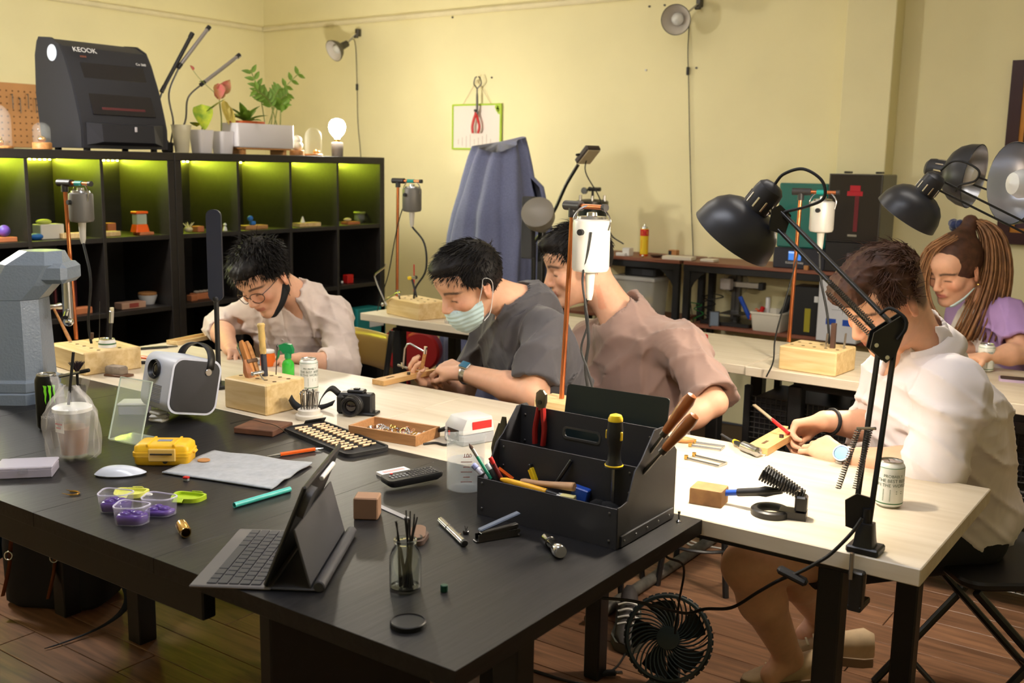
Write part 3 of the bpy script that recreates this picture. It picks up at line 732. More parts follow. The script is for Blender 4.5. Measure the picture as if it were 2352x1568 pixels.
# ---- man in dark grey t-shirt with light blue mask
def make_p2():
    t = thing('person', 'man in dark grey t-shirt with a pale blue mask, sawing with a jeweller saw', 'person', (-1.75, 2.98, 0))
    o = np.array(t.location)
    h = Head(J(1078, 655, 2.62), camv(-.76, -.52, .39), camv(-.40, .80, .44), 1.04)
    N = J(1200, 700, 2.78); SL = J(1255, 758, 2.67); SR = J(1135, 745, 2.90); pel = J(1290, 985, 2.95)
    eL = J(1226, 905, 2.57); wL = J(1066, 856, 2.60); eR = J(1062, 900, 2.82); wR = J(1003, 880, 2.64)
    B, R = torso_prims(SL, SR, N, pel, .88); B += head_prims(h); B += [cap(N, h.w((-.035, 0, -.04)), .062, .057, .03)]
    arm(B, SL, eL, wL, (.052, .045, .046, .029)); arm(B, SR, eR, wR)
    dL = J(985, 828, 2.60)-wL
    hand(B, wL, dL, np.array([-.35, .35, -.85]), [(.75, .9, .4), (.85, .95, .5), (.95, 1.0, .5), (1.05, 1.0, .5)], 1, (.75, .35, .45), .5, k=1.0)
    hand(B, wR, J(960, 868, 2.58)-wR, np.array([.1, -.5, .9]), [(.7, .9, .5)]*4, 1, (.7, .5, .4), .6)
    sdf_obj('body', B, M_SKIN, t, .0045, None, lambda V: head_tint(h, V))
    S, R = torso_prims(SL, SR, N, pel, 1.1, 1.1)
    e1 = sleeve(S, SL, eL, .80, .070, .078); e2 = sleeve(S, SR, eR, .8, .066, .07)
    for e in (e1, e2): cut_end(S, *e)
    nd = nrm(h.w((-.03, 0, -.06))-N)
    S += [cap(N-nd*.03, N+nd*.03, .085, .078, .03), cap(N-nd*.01, N+nd*.14, .064, .08, .006, '-')]
    M = mat('dark_grey_cotton', (68, 66, 70), .8, bump=.1, bscale=1200, sheen=.15)
    sdf_obj('t_shirt', S, M, t, .006, lambda f, X: f+wav(X, 23, 21, .015, axis=nrm(R[2]*.6+R[1]*.8))+wav(X, 25, 55, .002))
    f = nrm(R[1]*np.array([1, 1, 0])); pk = []
    legs(pk, pel, R, pel+f*.40-R[0]*.12, pel+f*.40+R[0]*.12, pel+f*.34-R[0]*.12-np.array([0, 0, .46]), pel+f*.34+R[0]*.12-np.array([0, 0, .46]))
    sdf_obj('trousers', pk, mat('dark_trousers', (40, 42, 50), .8), t, .01)
    clip = lambda L: hairline(L, -.05, .064)-L[..., 2]
    def fn(r, nm, rs):
        keep = r[:, 2] > hairline(r, -.05, .06)+.002; top = np.clip((r[:, 2]-.02)/.08, 0, 1)
        dr = nm*.5+rs.normal(size=r.shape)*.14; dr[:, 0] += .75*top; dr[:, 2] += -.7*(1-top)+.2*top
        bend = np.zeros_like(r); bend[:, 2] = -.6; bend[:, 0] = .5*top
        return keep, dr, (.014+.03*top)*(.7+.5*rs.rand(len(r))), bend
    hair_obj(h, t, M_HAIRK, .009, clip, fn, 4200, 21, [h.E((.045, 0, .1), (.055, .06, .026), .03)], w=.0018, lumps=.002)
    # mask below the nose
    K = [h.E((.034, 0, -.045), (.068, .067, .082), .03), h.C((-.005, .05, -.055), (.07, .016, -.1), .025, .024, .02), h.C((-.005, -.05, -.055), (.07, -.016, -.1), .025, .024, .02), h.E((.088, 0, -.062), (.022, .036, .034), .02)]
    def post(f, X):
        L = h.l(X); f = f+.0016*np.sin(L[..., 2]*420)
        return np.maximum(f, np.maximum.reduce([L[..., 2]+.036, -L[..., 2]-.125, .022-L[..., 0]-.25*(L[..., 2]+.08)])*.9)
    M2 = mat('pale_blue_mask', (196, 222, 226), .8)
    mk = sdf_obj('face_mask', K, M2, t, .0035, post)
    for s in (-1, 1): add('ear_loop', tube(spline([h.w((.03, s*.066, -.045))-o, h.w((.006, s*.083, .0))-o, h.w((-.012, s*.088, .03))-o, h.w((-.036, s*.084, .0))-o, h.w((.0, s*.07, -.08))-o, h.w((.03, s*.062, -.1))-o], 5), .0012, 5), mat('white_elastic', (235, 235, 235), .7), mk)
    # watch on left wrist
    d = nrm(dL); wc = wL-d*.012; z = nrm(np.cross(d, np.cross((.25, -.5, .83), d)))
    Rm = Matrix([list(np.cross(z, d)), list(d), list(z)]).transposed().to_4x4(); Rm.translation = Vector(tuple(wc-o))
    w = add('watch', xm(xf(tube([(.034*math.cos(a), 0, .034*math.sin(a)) for a in [2*PI*i/24 for i in range(25)]], .010, 4, cap=False, flat=.3), (0, 0, 0)), Rm), M_STEEL, t)
    add('dial', xm(box(.03, .034, .010, .004, (0, 0, .036)), Rm), M_STEEL, w); add('display', xm(box(.026, .030, .003, .001, (0, 0, .0415)), Rm), mat('blue_watch_glass', (50, 110, 140), .1, spec=.8), w)
    return t
make_p2()
# ---- man in mauve t-shirt leaning to watch
def make_p3():
    t = thing('person', 'man in mauve brown t-shirt leaning over to watch, face in profile', 'person', (-1.52, 3.25, 0))
    h = Head(J(1326, 612, 3.06), camv(-.93, -.26, .10), camv(-.22, .92, .2), 1.08)
    N = J(1432, 728, 3.12); SL = J(1572, 800, 3.06); SR = J(1350, 782, 3.20); pel = J(1490, 1040, 3.25)
    eL = J(1640, 925, 2.96); wL = J(1510, 1000, 2.78); eR = J(1345, 930, 3.05); wR = J(1300, 930, 2.85)
    B, R = torso_prims(SL, SR, N, pel, .88); B += head_prims(h)
    B += [cap(N-np.array([0, 0, .02]), h.w((-.035, 0, -.03)), .066, .06, .04)]
    arm(B, SL, eL, wL); arm(B, SR, eR, wR)
    hand(B, wL, np.array([-.5, -.6, -.1]), np.array([0, 0, -1.]), [(.3, .4, .2)]*4, 1); hand(B, wR, np.array([-.5, -.6, -.1]), np.array([0, 0, -1.]), [(.3, .4, .2)]*4, -1)
    sdf_obj('body', B, M_SKIN, t, .0045, None, lambda V: head_tint(h, V))
    S, R = torso_prims(SL, SR, N, pel, 1.1, 1.05); S.append(cap(N*.7+SL*.3-np.array([0, 0, .015]), SL, .062, .062, .06))
    e1 = sleeve(S, SL, eL, .92, .070, .082); e2 = sleeve(S, SR, eR, .9, .066, .07)
    for e in (e1, e2): cut_end(S, *e)
    nd = nrm(h.w((-.035, 0, -.06))-N)
    S += [cap(N-np.array([0, 0, .035]), N-np.array([0, 0, .01]), .105, .1, .04), cap(N-nd*.045, N+nd*.14, .07, .105, .008, '-')]
    M = mat('mauve_cotton', (146, 120, 110), .85, bump=.12, bscale=1000, sheen=.15)
    sdf_obj('t_shirt', S, M, t, .006, lambda f, X: f+wav(X, 33, 20, .014, axis=R[2])+wav(X, 35, 50, .002))
    f = nrm(R[1]*np.array([1, 1, 0])); pk = []
    legs(pk, pel, R, pel+f*.42-R[0]*.1, pel+f*.42+R[0]*.1, pel+f*.38-R[0]*.1-np.array([0, 0, .4]), pel+f*.38+R[0]*.1-np.array([0, 0, .4]))
    sdf_obj('trousers', pk, mat('black_trousers', (24, 24, 28), .8), t, .01)
    clip = lambda L: hairline(L, -.045, .058)-L[..., 2]
    def fn(r, nm, rs):
        keep = r[:, 2] > hairline(r, -.045, .055)+.002; top = np.clip((r[:, 2]-.03)/.08, 0, 1)
        dr = nm*.6+rs.normal(size=r.shape)*.22; dr[:, 0] += .7*top; dr[:, 2] += -.6*(1-top)
        bend = np.zeros_like(r); bend[:, 2] = -1.0; bend[:, 0] = .5
        return keep, dr, (.014+.04*top)*(.7+.6*rs.rand(len(r))), bend
    hair_obj(h, t, M_HAIRK, .01, clip, fn, 3800, 31, [h.E((.055, 0, .095), (.055, .06, .03), .03)], w=.002)
    return t
make_p3()
# ---- man in white shirt filing
def make_p4():
    t = thing('person', 'man in white shirt and black shorts with steel watch, filing at the bench pin', 'person', (-.48, 2.84, 0))
    o = np.array(t.location)
    h = Head(J(2030, 690, 2.57), camv(-.78, -.60, .18), camv(-.50, .80, .33), 1.0)
    N = J(2122, 800, 2.70); SL = J(2195, 890, 2.55); SR = J(2060, 865, 2.80); pel = J(2185, 1160, 2.86)
    eL = J(2150, 1080, 2.50); wL = J(1938, 1052, 2.475); eR = J(2035, 985, 2.80); wR = J(1893, 966, 2.62)
    B, R = torso_prims(SL, SR, N, pel, .88); B += head_prims(h); B += [cap(N-np.array([0, 0, .02]), h.w((-.04, 0, -.02)), .062, .058, .03)]
    arm(B, SL, eL, wL, (.052, .045, .045, .028)); arm(B, SR, eR, wR)
    dL = J(1850, 1005, 2.50)-wL; dR = J(1815, 985, 2.60)-wR
    hand(B, wL, dL, np.array([-.3, .55, -.6]), [(.55, .9, .5), (.7, 1.0, .5), (.8, 1.0, .5), (.9, 1.0, .5)], 1, (.8, .3, .45), .5)
    hand(B, wR, dR, np.array([-.2, -.5, -.8]), [(.8, 1.0, .5), (.9, 1.0, .5), (1.0, 1.0, .5), (1.0, 1.0, .5)], -1, (.8, .4, .4), .6)
    kn1 = J(1715, 1300, 2.42); an1 = np.array(PZ(1812, 1510, .09)); kn2 = J(1800, 1270, 2.55); an2 = np.array(PZ(1888, 1420, .10))
    hip = pel+np.array([0, 0, -.03])
    for s, kn, an in ((-1, kn1, an1), (1, kn2, an2)):
        hp = hip+R[0]*.08*s; B += [cap(hp, kn, .08, .06, .05), cap(kn, kn*.65+an*.35, .058, .06, .03), cap(kn*.65+an*.35, an, .06, .037, .03), cap(an, an+np.array([-.03, -.05, -.04]), .036, .03, .02)]
    fade = lambda L: np.clip((hairline(L, -.075, .06)+.035-(hairline(L, -.075, .06)-L[:, 2]) - .03)/.02, 0, 1)*0+np.clip((L[:, 2]-hairline(L, -.06, .06))/.02+.2, 0, 1)*(L[:, 0] < .05)
    sdf_obj('body', B, M_SKIN, t, .0045, None, lambda V: head_tint(h, V, fade=fade))
    S, R = torso_prims(SL, SR, N, pel+np.array([0, 0, .0]), 1.1, 1.22)
    S.append(cap(SL, eL, .074, .07, .05)); S.append(cap(SR, eR, .07, .066, .05))
    c1 = eL+(wL-eL)*.35; S.append(cap(eL, c1, .068, .06, .03)); c2 = eR+(wR-eR)*.45; S.append(cap(eR, c2, .064, .058, .03))
    cut_end(S, c1, nrm(wL-eL), .06); cut_end(S, c2, nrm(wR-eR), .058)
    nd = nrm(h.w((-.035, 0, -.06))-N)
    S += [cap(N-nd*.02, N+nd*.035, .085, .075, .03), cap(N-nd*.02, N+nd*.14, .058, .072, .006, '-'), cap(N+R[1]*.06+nd*.05, N+R[1]*.14-nd*.1, .035, .01, .01, '-')]
    M = mat('white_shirt_cloth', (226, 219, 220), .75, bump=.08, bscale=1200, sheen=.1)
    ax = nrm(R[2]+R[1]*.5)
    sh = sdf_obj('shirt', S, M, t, .006, lambda f, X: f+wav(X, 43, 22, .013, axis=ax)+wav(X, 45, 55, .002))
    # collar: two flaps round the neck
    cr = []
    for s in (-1, 1):
        def fn(u, v, s=s):
            a = u*2.3*s; rr = .078+.022*v; c = math.cos(a); q = math.sin(a)
            p = N+nd*(.05-.055*v)+(-R[1]*c+R[0]*q)*rr*(1.0 if v < .5 else 1.0)
            if u > .8: p = p-nd*.03*v*(u-.8)*5+R[1]*.02*v*(u-.8)*5
            return p-o
        cr.append(grid(fn, 14, 3))
    add('collar', join(*cr), M, sh, thick=.004, sharp=180)
    sp = []; f = nrm(kn1-hip)
    for s, kn in ((-1, kn1), (1, kn2)):
        hp = hip+R[0]*.08*s; e = hp+(kn-hp)*.72; sp.append(cap(hp, e, .1, .085, .06))
    for s, kn in ((-1, kn1), (1, kn2)):
        hp = hip+R[0]*.08*s; cut_end(sp, hp+(kn-hp)*.72, nrm(kn-hp), .085)
    sdf_obj('shorts', sp, mat('black_trousers', (24, 24, 28), .8), t, .008)
    clip = lambda L: hairline(L, .03, .058)-L[..., 2]+.03*np.clip(-L[..., 0]*8, 0, 1)
    def fn2(r, nm, rs):
        keep = r[:, 2] > hairline(r, .04, .055)+.0; top = np.clip((r[:, 2]-.03)/.06, 0, 1)
        ph = np.sin(r@np.array([70., 55, 40]))[:, None]; cv = np.cross(nm, [[0, 1., 0]]); dr = -cv*.9+nm*.18+ph*np.array([[0, .7, 0]])+rs.normal(size=r.shape)*.13; bend = -nm*.7+ph*np.array([[0, -1.5, 0]])+rs.normal(size=r.shape)*.25; bend[:, 2] -= .3
        return keep, dr, (.03+.022*top)*(.7+.6*rs.rand(len(r))), bend
    hair_obj(h, t, M_HAIRB, .009, clip, fn2, 7500, 41, [h.E((.05, 0, .1), (.055, .06, .03), .03), h.E((.085, 0, .075), (.03, .055, .03), .03)], w=.0014, lumps=.006, nseg=6)
    # watch and wrist band
    d = nrm(dL); wc = wL-d*.006; z = nrm(np.cross(d, np.cross((.15, -.85, .5), d)))
    Rm = Matrix([list(np.cross(z, d)), list(d), list(z)]).transposed().to_4x4(); Rm.translation = Vector(tuple(wc-o))
    w = add('watch', xm(tube([(.033*math.cos(a), 0, .033*math.sin(a)) for a in [2*PI*i/24 for i in range(25)]], .009, 6, cap=False, flat=.35), Rm), M_STEEL, t)
    add('dial', xm(xf(cyl(.021, .009, 28, b=.002), (0, 0, .031)), Rm), M_BLACKM, w); add('bezel', xm(xf(torus(.019, .0022, 28, 6), (0, 0, .041)), Rm), M_STEEL, w)
    add('dial_face', xm(xf(cyl(.0165, .002, 28), (0, 0, .0395)), Rm), mat('pale_blue_dial', (90, 150, 210), .15, spec=.8), w)
    d = nrm(wR-eR); Rm = Vector(tuple(d)).to_track_quat('Z', 'Y').to_matrix().to_4x4(); Rm.translation = Vector(tuple(wR-d*.025-o))
    add('wrist_band', xm(torus(.032, .005, 24, 8), Rm), M_RUBBER, t)
    return t
make_p4()
beige = mat('beige_suede', (196, 172, 140), .85, var=.1, vscale=30); 
p = PZ(1925, 1520, 0); shoe('sneaker', 'beige lace-up sneaker nearest the table leg', (p.x-.03, p.y, 0), rad(205), beige, mat('brown_sole', (120, 100, 80), .7), mat('cream_lace', (225, 215, 185), .8), .95)
p = PZ(1830, 1575, 0); shoe('sneaker', 'dim beige sneaker at the bottom edge, under the bare leg', (p.x-.02, p.y, 0), rad(225), beige, mat('brown_sole', (120, 100, 80), .7), mat('cream_lace', (225, 215, 185), .8), .95)
# ---- woman with ponytail
def make_p5():
    t = thing('person', 'woman with a long light brown ponytail in a lilac-sleeved white t-shirt', 'person', (-.6, 4.5, 0))
    o = np.array(t.location)
    h = Head(J(2192, 618, 4.2), camv(-.80, -.46, .38), camv(-.34, .84, .42), 1.04)
    N = J(2262, 690, 4.32); SL = J(2318, 722, 4.22); SR = J(2215, 728, 4.48); pel = J(2300, 900, 4.5)
    eL = J(2345, 812, 4.08); wL = J(2268, 818, 3.96); eR = J(2240, 800, 4.35); wR = J(2180, 815, 4.15)
    B, R = torso_prims(SL, SR, N, pel, .8); B += head_prims(h); B += [cap(N, h.w((-.03, 0, -.04)), .05, .047, .03)]
    arm(B, SL, eL, wL, (.042, .036, .038, .025)); arm(B, SR, eR, wR, (.042, .036, .038, .025))
    hand(B, wL, np.array([-.7, -.5, -.1]), np.array([0, 0, -1.]), [(.5, .6, .3)]*4, 1, k=.85); hand(B, wR, np.array([-.6, -.6, -.1]), np.array([0, 0, -1.]), [(.5, .6, .3)]*4, -1, k=.85)
    sdf_obj('body', B, M_SKIN, t, .005, None, lambda V: head_tint(h, V, lip=(.5, .12, .12)))
    S, R = torso_prims(SL, SR, N, pel, .98, 1.0)
    e1 = sleeve(S, SL, eL, .72, .058, .066); e2 = sleeve(S, SR, eR, .7, .056, .062)
    for e in (e1, e2): cut_end(S, *e)
    nd = nrm(h.w((-.03, 0, -.06))-N); S += [cap(N-nd*.03, N+nd*.13, .055, .075, .006, '-')]
    mid = (SL+SR)/2; wl = np.array(lin((172, 140, 196))); ww = np.array(lin((226, 216, 214)))
    def tint(V):
        q = np.abs((V-N)@R[0]); d = (N-V)@R[2]
        m = np.clip((q-.045-.42*np.clip(d, 0, .6))/.008, 0, 1)[:, None]
        c = ww*(1-m)+wl*m; g = (V-mid)@R[0]; v = (V-mid)@R[2]; fr = (V-mid)@R[1] > 0
        for (a, b, r, k) in ((.0, -.10, .055, (210, 120, 150)), (.03, -.08, .03, (90, 150, 210)), (-.03, -.13, .028, (120, 170, 220)), (.01, -.15, .02, (200, 60, 70))):
            w = (np.clip((r-np.sqrt((g-a)**2+(v-b)**2))/.008, 0, 1)*fr)[:, None]; c = c*(1-w*.8)+np.array(lin(k))*w*.8
        return c
    sdf_obj('t_shirt', S, mat('raglan_cotton', (226, 216, 214), .85, attr='tint', var=.05, vscale=20), t, .006, lambda f, X: f+wav(X, 53, 24, .010, axis=R[2]), tint)
    f = nrm(R[1]*np.array([1, 1, 0])); pk = []
    legs(pk, pel, R, pel+f*.38-R[0]*.1, pel+f*.38+R[0]*.1, pel+f*.34-R[0]*.1-np.array([0, 0, .42]), pel+f*.34+R[0]*.1-np.array([0, 0, .42]), .075, .05)
    sdf_obj('jeans', pk, mat('blue_jeans', (52, 66, 100), .85), t, .01)
    clip = lambda L: np.interp(L[..., 0], [-.12, -.03, .0, .04, .06, .11], [-.06, -.045, -.03, -.03, .012, .03])-L[..., 2]
    def fn(r, nm, rs):
        keep = r[:, 2] > np.interp(r[:, 0], [-.12, -.03, .0, .04, .06, .11], [-.05, -.04, -.02, -.02, .02, .035])
        tgt = np.array([-.11, 0, .12])-r; dr = tgt/np.linalg.norm(tgt, axis=1)[:, None]+nm*.12+rs.normal(size=r.shape)*.05
        return keep, dr, .07*(.6+.5*rs.rand(len(r))), -nm*.6
    hair_obj(h, t, M_HAIRB, .008, clip, fn, 2600, 51, [h.C((-.09, 0, .11), (-.12, 0, .135), .03, .028, .03)], w=.0016, lumps=.0015)
    # loose front locks and ponytail, as strands
    rs = np.random.RandomState(9); gs = []
    tail = [(2212, 520), (2250, 508), (2282, 545), (2288, 620), (2268, 700), (2238, 775)]
    for i in range(190):
        a = rs.normal(size=3); pts = [PY(x, y, 4.27) for x, y in tail]
        pts = [np.array(p)+a*np.array([.022, .022, .004])*(.35+.25*k) for k, p in enumerate(pts)][:6 if i % 3 else 5]
        gs.append(tube(spline([p-o for p in pts], 3), .0036, 4))
    for i in range(70):
        a = rs.normal(size=3); pts = [PY(x, y, 4.08+.002*i) for x, y in ((2185, 545), (2140, 575), (2118, 640), (2128, 700), (2150, 735))]
        gs.append(tube(spline([np.array(p)+a*np.array([.012, .01, .006])-o for p in pts], 3), .0026, 4))
    add('ponytail', join(*gs), M_HAIRL, t, sharp=180)
    add('scrunchie', xm(join(*[xf(sphere(.019, 8, 6), (.03*math.cos(a), .03*math.sin(a), .006*math.sin(3*a))) for a in [2*PI*i/9 for i in range(9)]]), Matrix.Translation(Vector(tuple(np.array(PY(2206, 522, 4.27))-o))) @ Vector(tuple(h.R[0]*-.8+h.R[2]*.6)).to_track_quat('Z', 'Y').to_matrix().to_4x4()), mat('navy_velvet', (20, 36, 82), .8, sheen=.5), t)
    K = [h.E((.03, 0, -.04), (.066, .066, .085), .03), h.C((-.005, .05, -.055), (.062, .016, -.1), .026, .022, .02), h.C((-.005, -.05, -.055), (.062, -.016, -.1), .026, .022, .02)]
    mk = sdf_obj('face_mask', K, mat('pale_blue_mask', (196, 222, 226), .8), t, .004, lambda f, X: np.maximum(f, np.maximum(h.l(X)[..., 2]+.085+.45*(h.l(X)[..., 0]-.03), -.01-h.l(X)[..., 0])*.8))
    add('earring', xm(torus(.011, .002, 16, 6), Matrix.Translation(Vector(tuple(h.w((-.008, .086, -.052))-o)))), M_BRASS, t)
    return t
make_p5()
# ------------------------------------------------------------------ helpers for placing things on surfaces
def PP(px, py, pt, nv):
    d = ray(px, py); c = np.array([0, 0, HC]); pt = np.asarray(pt, float); nv = np.asarray(nv, float)
    return Vector(tuple(c+d*float((pt-c)@nv/(d@nv))))
def SEG(a, b, z=ZT):
    p, q = PZ(*a, z), PZ(*b, z); d = q-p; return p, q, (p+q)/2, d.length, math.atan2(d.y, d.x)
def lie(name, label, cat, a, b, z, parts, group=None):
    """Thing whose x axis runs between two pixels on the plane at height z."""
    p, q, c, L, an = SEG(a, b, z); t = thing(name, label, cat, (c.x, c.y, z), an, group)
    for n, g, m in parts(L): add(n, g, m, t)
    return t
RX = lambda g, l=(0, 0, 0): xf(g, l, (0, rad(90), 0))      # z axis -> x axis
# ---- drill press
p = PZ(62, 925, ZT)
M_HAMM = mat('hammered_grey_paint', (120, 132, 146), .35, spec=.6, bump=.6, bscale=160, bdist=.002)
dp = thing('drill_press', 'grey hammered-paint bench press at the left edge of the black table', 'drill press', (p.x-.07, p.y+.03, ZT), rad(38))
dp.scale = (1.2, 1.2, 1.06)
def oct8(w, d, c): return [(w/2-c, -d/2), (w/2, -d/2+c), (w/2, d/2-c), (w/2-c, d/2), (-w/2+c, d/2), (-w/2, d/2-c), (-w/2, -d/2+c), (-w/2+c, -d/2)]
add('base', loft([[(x, y, z) for x, y in oct8(w, d, c)] for w, d, c, z in ((.16, .17, .04, 0), (.16, .17, .04, .028), (.145, .155, .035, .033))]), M_HAMM, dp, smooth=False)
add('column', loft([[(x, y, z) for x, y in oct8(w, d, c)] for w, d, c, z in ((.15, .16, .035, .034), (.15, .16, .035, .058), (.135, .14, .03, .065), (.125, .125, .03, .28))]), M_HAMM, dp, smooth=False)
hd = add('head', loft([[(x+.5*max(0, z-.28)+.0, y, z) for x, y in oct8(w, d, c)] for w, d, c, z in ((.125, .125, .03, .281), (.15, .125, .03, .32), (.15, .12, .03, .375), (.10, .08, .03, .41))]), M_HAMM, dp, smooth=False)
add('arm', box(.075, .11, .055, .012, (.10, 0, .352)), M_HAMM, dp)
add('bolt', xf(cyl(.009, .022, 12, b=.002), (-.03, -.062, .37), (rad(100), 0, 0)), M_BLACKM, hd)
add('ram', cyl(.012, .10, 14), M_STEEL, dp, (.118, 0, .225)); add('knob', sphere(.013, 12, 8), M_CHROME, dp, (.118, 0, .215)); add('handle', rod((.118, 0, .25), (.13, -.05, .235), .006), M_CHROME, dp)
# ---- energy drink can, black with green claw marks
def can(name, label, cat, loc, r, h, body, rz, deco, group=None):
    t = thing(name, label, cat, loc, rz, group)
    add('can_body', lathe([(r*.72, 0), (r*.8, .003), (r*.98, h*.06), (r, h*.1), (r, h*.86), (r*.97, h*.9), (r*.82, h*.965)], 32), body, t, sharp=50)
    ld = add('lid', lathe([(r*.82, h*.965), (r*.84, h*.985), (r*.82, h), (r*.77, h), (r*.75, h*.975), (.0001, h*.972)], 32, cap=False), M_STEEL, t)
    add('pull_tab', join(box(.009, .018, .0012, .0004, (0, .004, h*.985)), box(.012, .010, .001, .0004, (0, -.01, h*.98))), M_STEEL, ld)
    for n, g, m in deco: add(n, g, m, t)
    return t
r, h = .0285, .148; p = PZ(113, 985, ZT)
claw = []
for i, x0 in enumerate((-.011, .0, .011)):
    Hh = (.05, .056, .05)[i]; zt = .122
    pts = [(x0-.0045, zt), (x0+.0045, zt-.002), (x0+.003, zt-.012), (x0+.0038, zt-.024), (x0+.0018, zt-.036), (x0+.001, zt-Hh), (x0-.0015, zt-.04), (x0-.0008, zt-.028), (x0-.003, zt-.016), (x0-.0022, zt-.008)]
    n = len(pts); V = [(x, d, z) for d in (.0002, .0008) for x, z in pts]
    claw.append(wrap_cyl((V, [tuple(range(n, 2*n))]+[(k, (k+1) % n, n+(k+1) % n, n+k) for k in range(n)]), r))
txt = text_geo('MONSTER', .011); txt = wrap_cyl(([(x, .0006, y+.038) for x, y, z in txt[0]], txt[1]), r)
can('drink_can', 'tall black drink can with three green claw marks', 'can', (p.x, p.y, ZT), r, h, mat('black_can', (14, 14, 15), .3, metal=.3), rad(72),
    [('claw_mark', join(*claw), mat('neon_green', (120, 215, 40), .4)), ('lettering', txt, mat('white_print', (225, 225, 225), .5))])
# ---- plastic carrier bag with an iced drink cup
p = PZ(172, 1050, ZT); bg = thing('drink_cup', 'clear takeaway cup with brown drink inside the plastic bag', 'cup', (p.x, p.y, ZT+.0045))
add('cup', lathe([(.028, 0), (.03, .004), (.041, .11), (.043, .113), (.0415, .113), (.029, .006), (.0001, .005)], 28, cap=False), M_CLEAR, bg)
add('drink', lathe([(.027, .007), (.0355, .07), (.0001, .07)], 24), mat('iced_tea', (176, 116, 66), .3), bg)
add('lid', lathe([(.0445, .11), (.0445, .118), (.040, .121), (.0001, .122)], 28), mat('white_lid', (232, 232, 226), .4), bg)
add('sticker', wrap_cyl(box(.03, .0006, .03, 0, (.004, .0008, .078)), .0385), mat('white_paper', (232, 228, 222), .6), bg)
add('lettering', join(*[wrap_cyl(box(.022-.008*k, .0008, .003, 0, (.004, .0016, .084-.009*k)), .0385) for k in range(2)]), M_RED, bg)
M_BAG = mat('thin_white_bag', (236, 232, 228), .35, alpha=.24, spec=.6)
rs = np.random.RandomState(4)
def bagfn(u, v):
    a = u*2*PI; z = v*.17
    base = np.interp(v, [0, .06, .3, .62, .8, .92, 1], [.04, .054, .058, .058, .04, .022, .013])
    w = .006*math.sin(3*a+2*v)+.005*math.sin(7*a+9*v)*(v*1.2)+.004*math.sin(13*a-5*v)
    return ((base+w)*math.cos(a), (base+w)*math.sin(a), z+.006*math.sin(2*a)*v)
b = thing('carrier_bag', 'translucent white plastic carrier bag tied round a takeaway cup', 'bag', (p.x, p.y, ZT))
g = grid(bagfn, 56, 30); add('bag', g, M_BAG, b, sharp=180)
for s, dx in ((1, .018), (-1, -.02)): add('handle', grid(lambda u, v, s=s, dx=dx: (dx*1.2+s*.03*math.sin(u*PI)+(v-.5)*.012, (v-.5)*.014+.01*s, .145+.055*math.sin(u*PI)-.02*u*(s < 0)), 14, 3), M_BAG, b, sharp=180)
solo('drinking_straw', 'black straw sticking out of the plastic bag', 'straw', tube([(0, 0, 0), (.002, 0, .125)], .0035, 8), M_BLACKP, (p.x+.002, p.y-.01, ZT+.13), (rad(-6), rad(4), 0))
# ---- round brush and pen in a holder behind the bag
p = PZ(172, 930, ZT); t = thing('brush_holder', 'small dark cup holding a round black bristle brush behind the bag', 'brush', (p.x+.02, p.y, ZT))
add('cup', lathe([(.02, 0), (.022, .06), (.019, .06), (.017, .004), (.0001, .004)], 18, cap=False), M_BLACKP, t)
add('stem', rod((0, 0, .005), (0, 0, .1), .004), M_BLACKP, t)
add('bristles', join(*[rod((.0, .0, .098), (.022*math.cos(i*2.4)*(.4+.6*((i*7) % 5)/4), .022*math.sin(i*2.4)*(.4+.6*((i*7) % 5)/4), .128), .0016, 4, .0008) for i in range(60)]), mat('dark_bristle', (40, 26, 34), .8), t)
q = PZ(165, 985, ZT+.09)
t = thing('marker_pen', 'grey and black pen lying over the brush cup', 'pen', (p.x+.02, p.y, ZT+.098), rot=(0, rad(-14), rad(22)))
add('barrel', RX(cyl(.0045, .07, 10), (-.05, -.012, .0)), M_STEEL, t); add('cap', RX(cyl(.0055, .03, 10, b=.001), (.02, -.012, 0)), M_BLACKP, t)
# ---- acrylic sign stand
a, b_, c_ = PZ(250, 1010, ZT), PZ(322, 1025, ZT), PZ(400, 990, ZT)
an = math.atan2(b_.y-a.y, b_.x-a.x); t = thing('acrylic_stand', 'clear acrylic sign stand leaning back beside the projector', 'stand', ((a.x+b_.x)/2, (a.y+b_.y)/2, ZT), an)
L = (b_-a).length; M_ACR = mat('clear_acrylic', (225, 238, 225), .06, alpha=.26, spec=.8)
M_ACE = mat('acrylic_edge', (225, 240, 225), .15, alpha=.7, spec=.8)
add('front_panel', xf(box(L, .003, .158, 0, (0, 0, .079)), (0, 0, .003), (rad(-17), 0, 0)), M_ACR, t)
add('rim', xf(join(box(.0025, .0034, .158, 0, (-L/2, 0, .079)), box(.0025, .0034, .158, 0, (L/2, 0, .079)), box(L, .0034, .0025, 0, (0, 0, .158))), (0, 0, .003), (rad(-17), 0, 0)), M_ACE, t)
add('foot', box(L, .075, .003, 0, (0, .037, .0017)), M_ACR, t); add('foot_rim', box(L, .002, .0034, 0, (0, .075, .0017)), M_ACE, t)
# ---- white box behind it
lie('white_box', 'small white lidded box behind the acrylic stand', 'box', (268, 948), (352, 948), ZT, lambda L: [('box_body', bz(.075, .06, .026, .003), mat('lilac_grey', (170, 165, 190), .5)), ('lid', bz(.079, .064, .008, .003, (0, 0, .026)), M_WHITEP)])
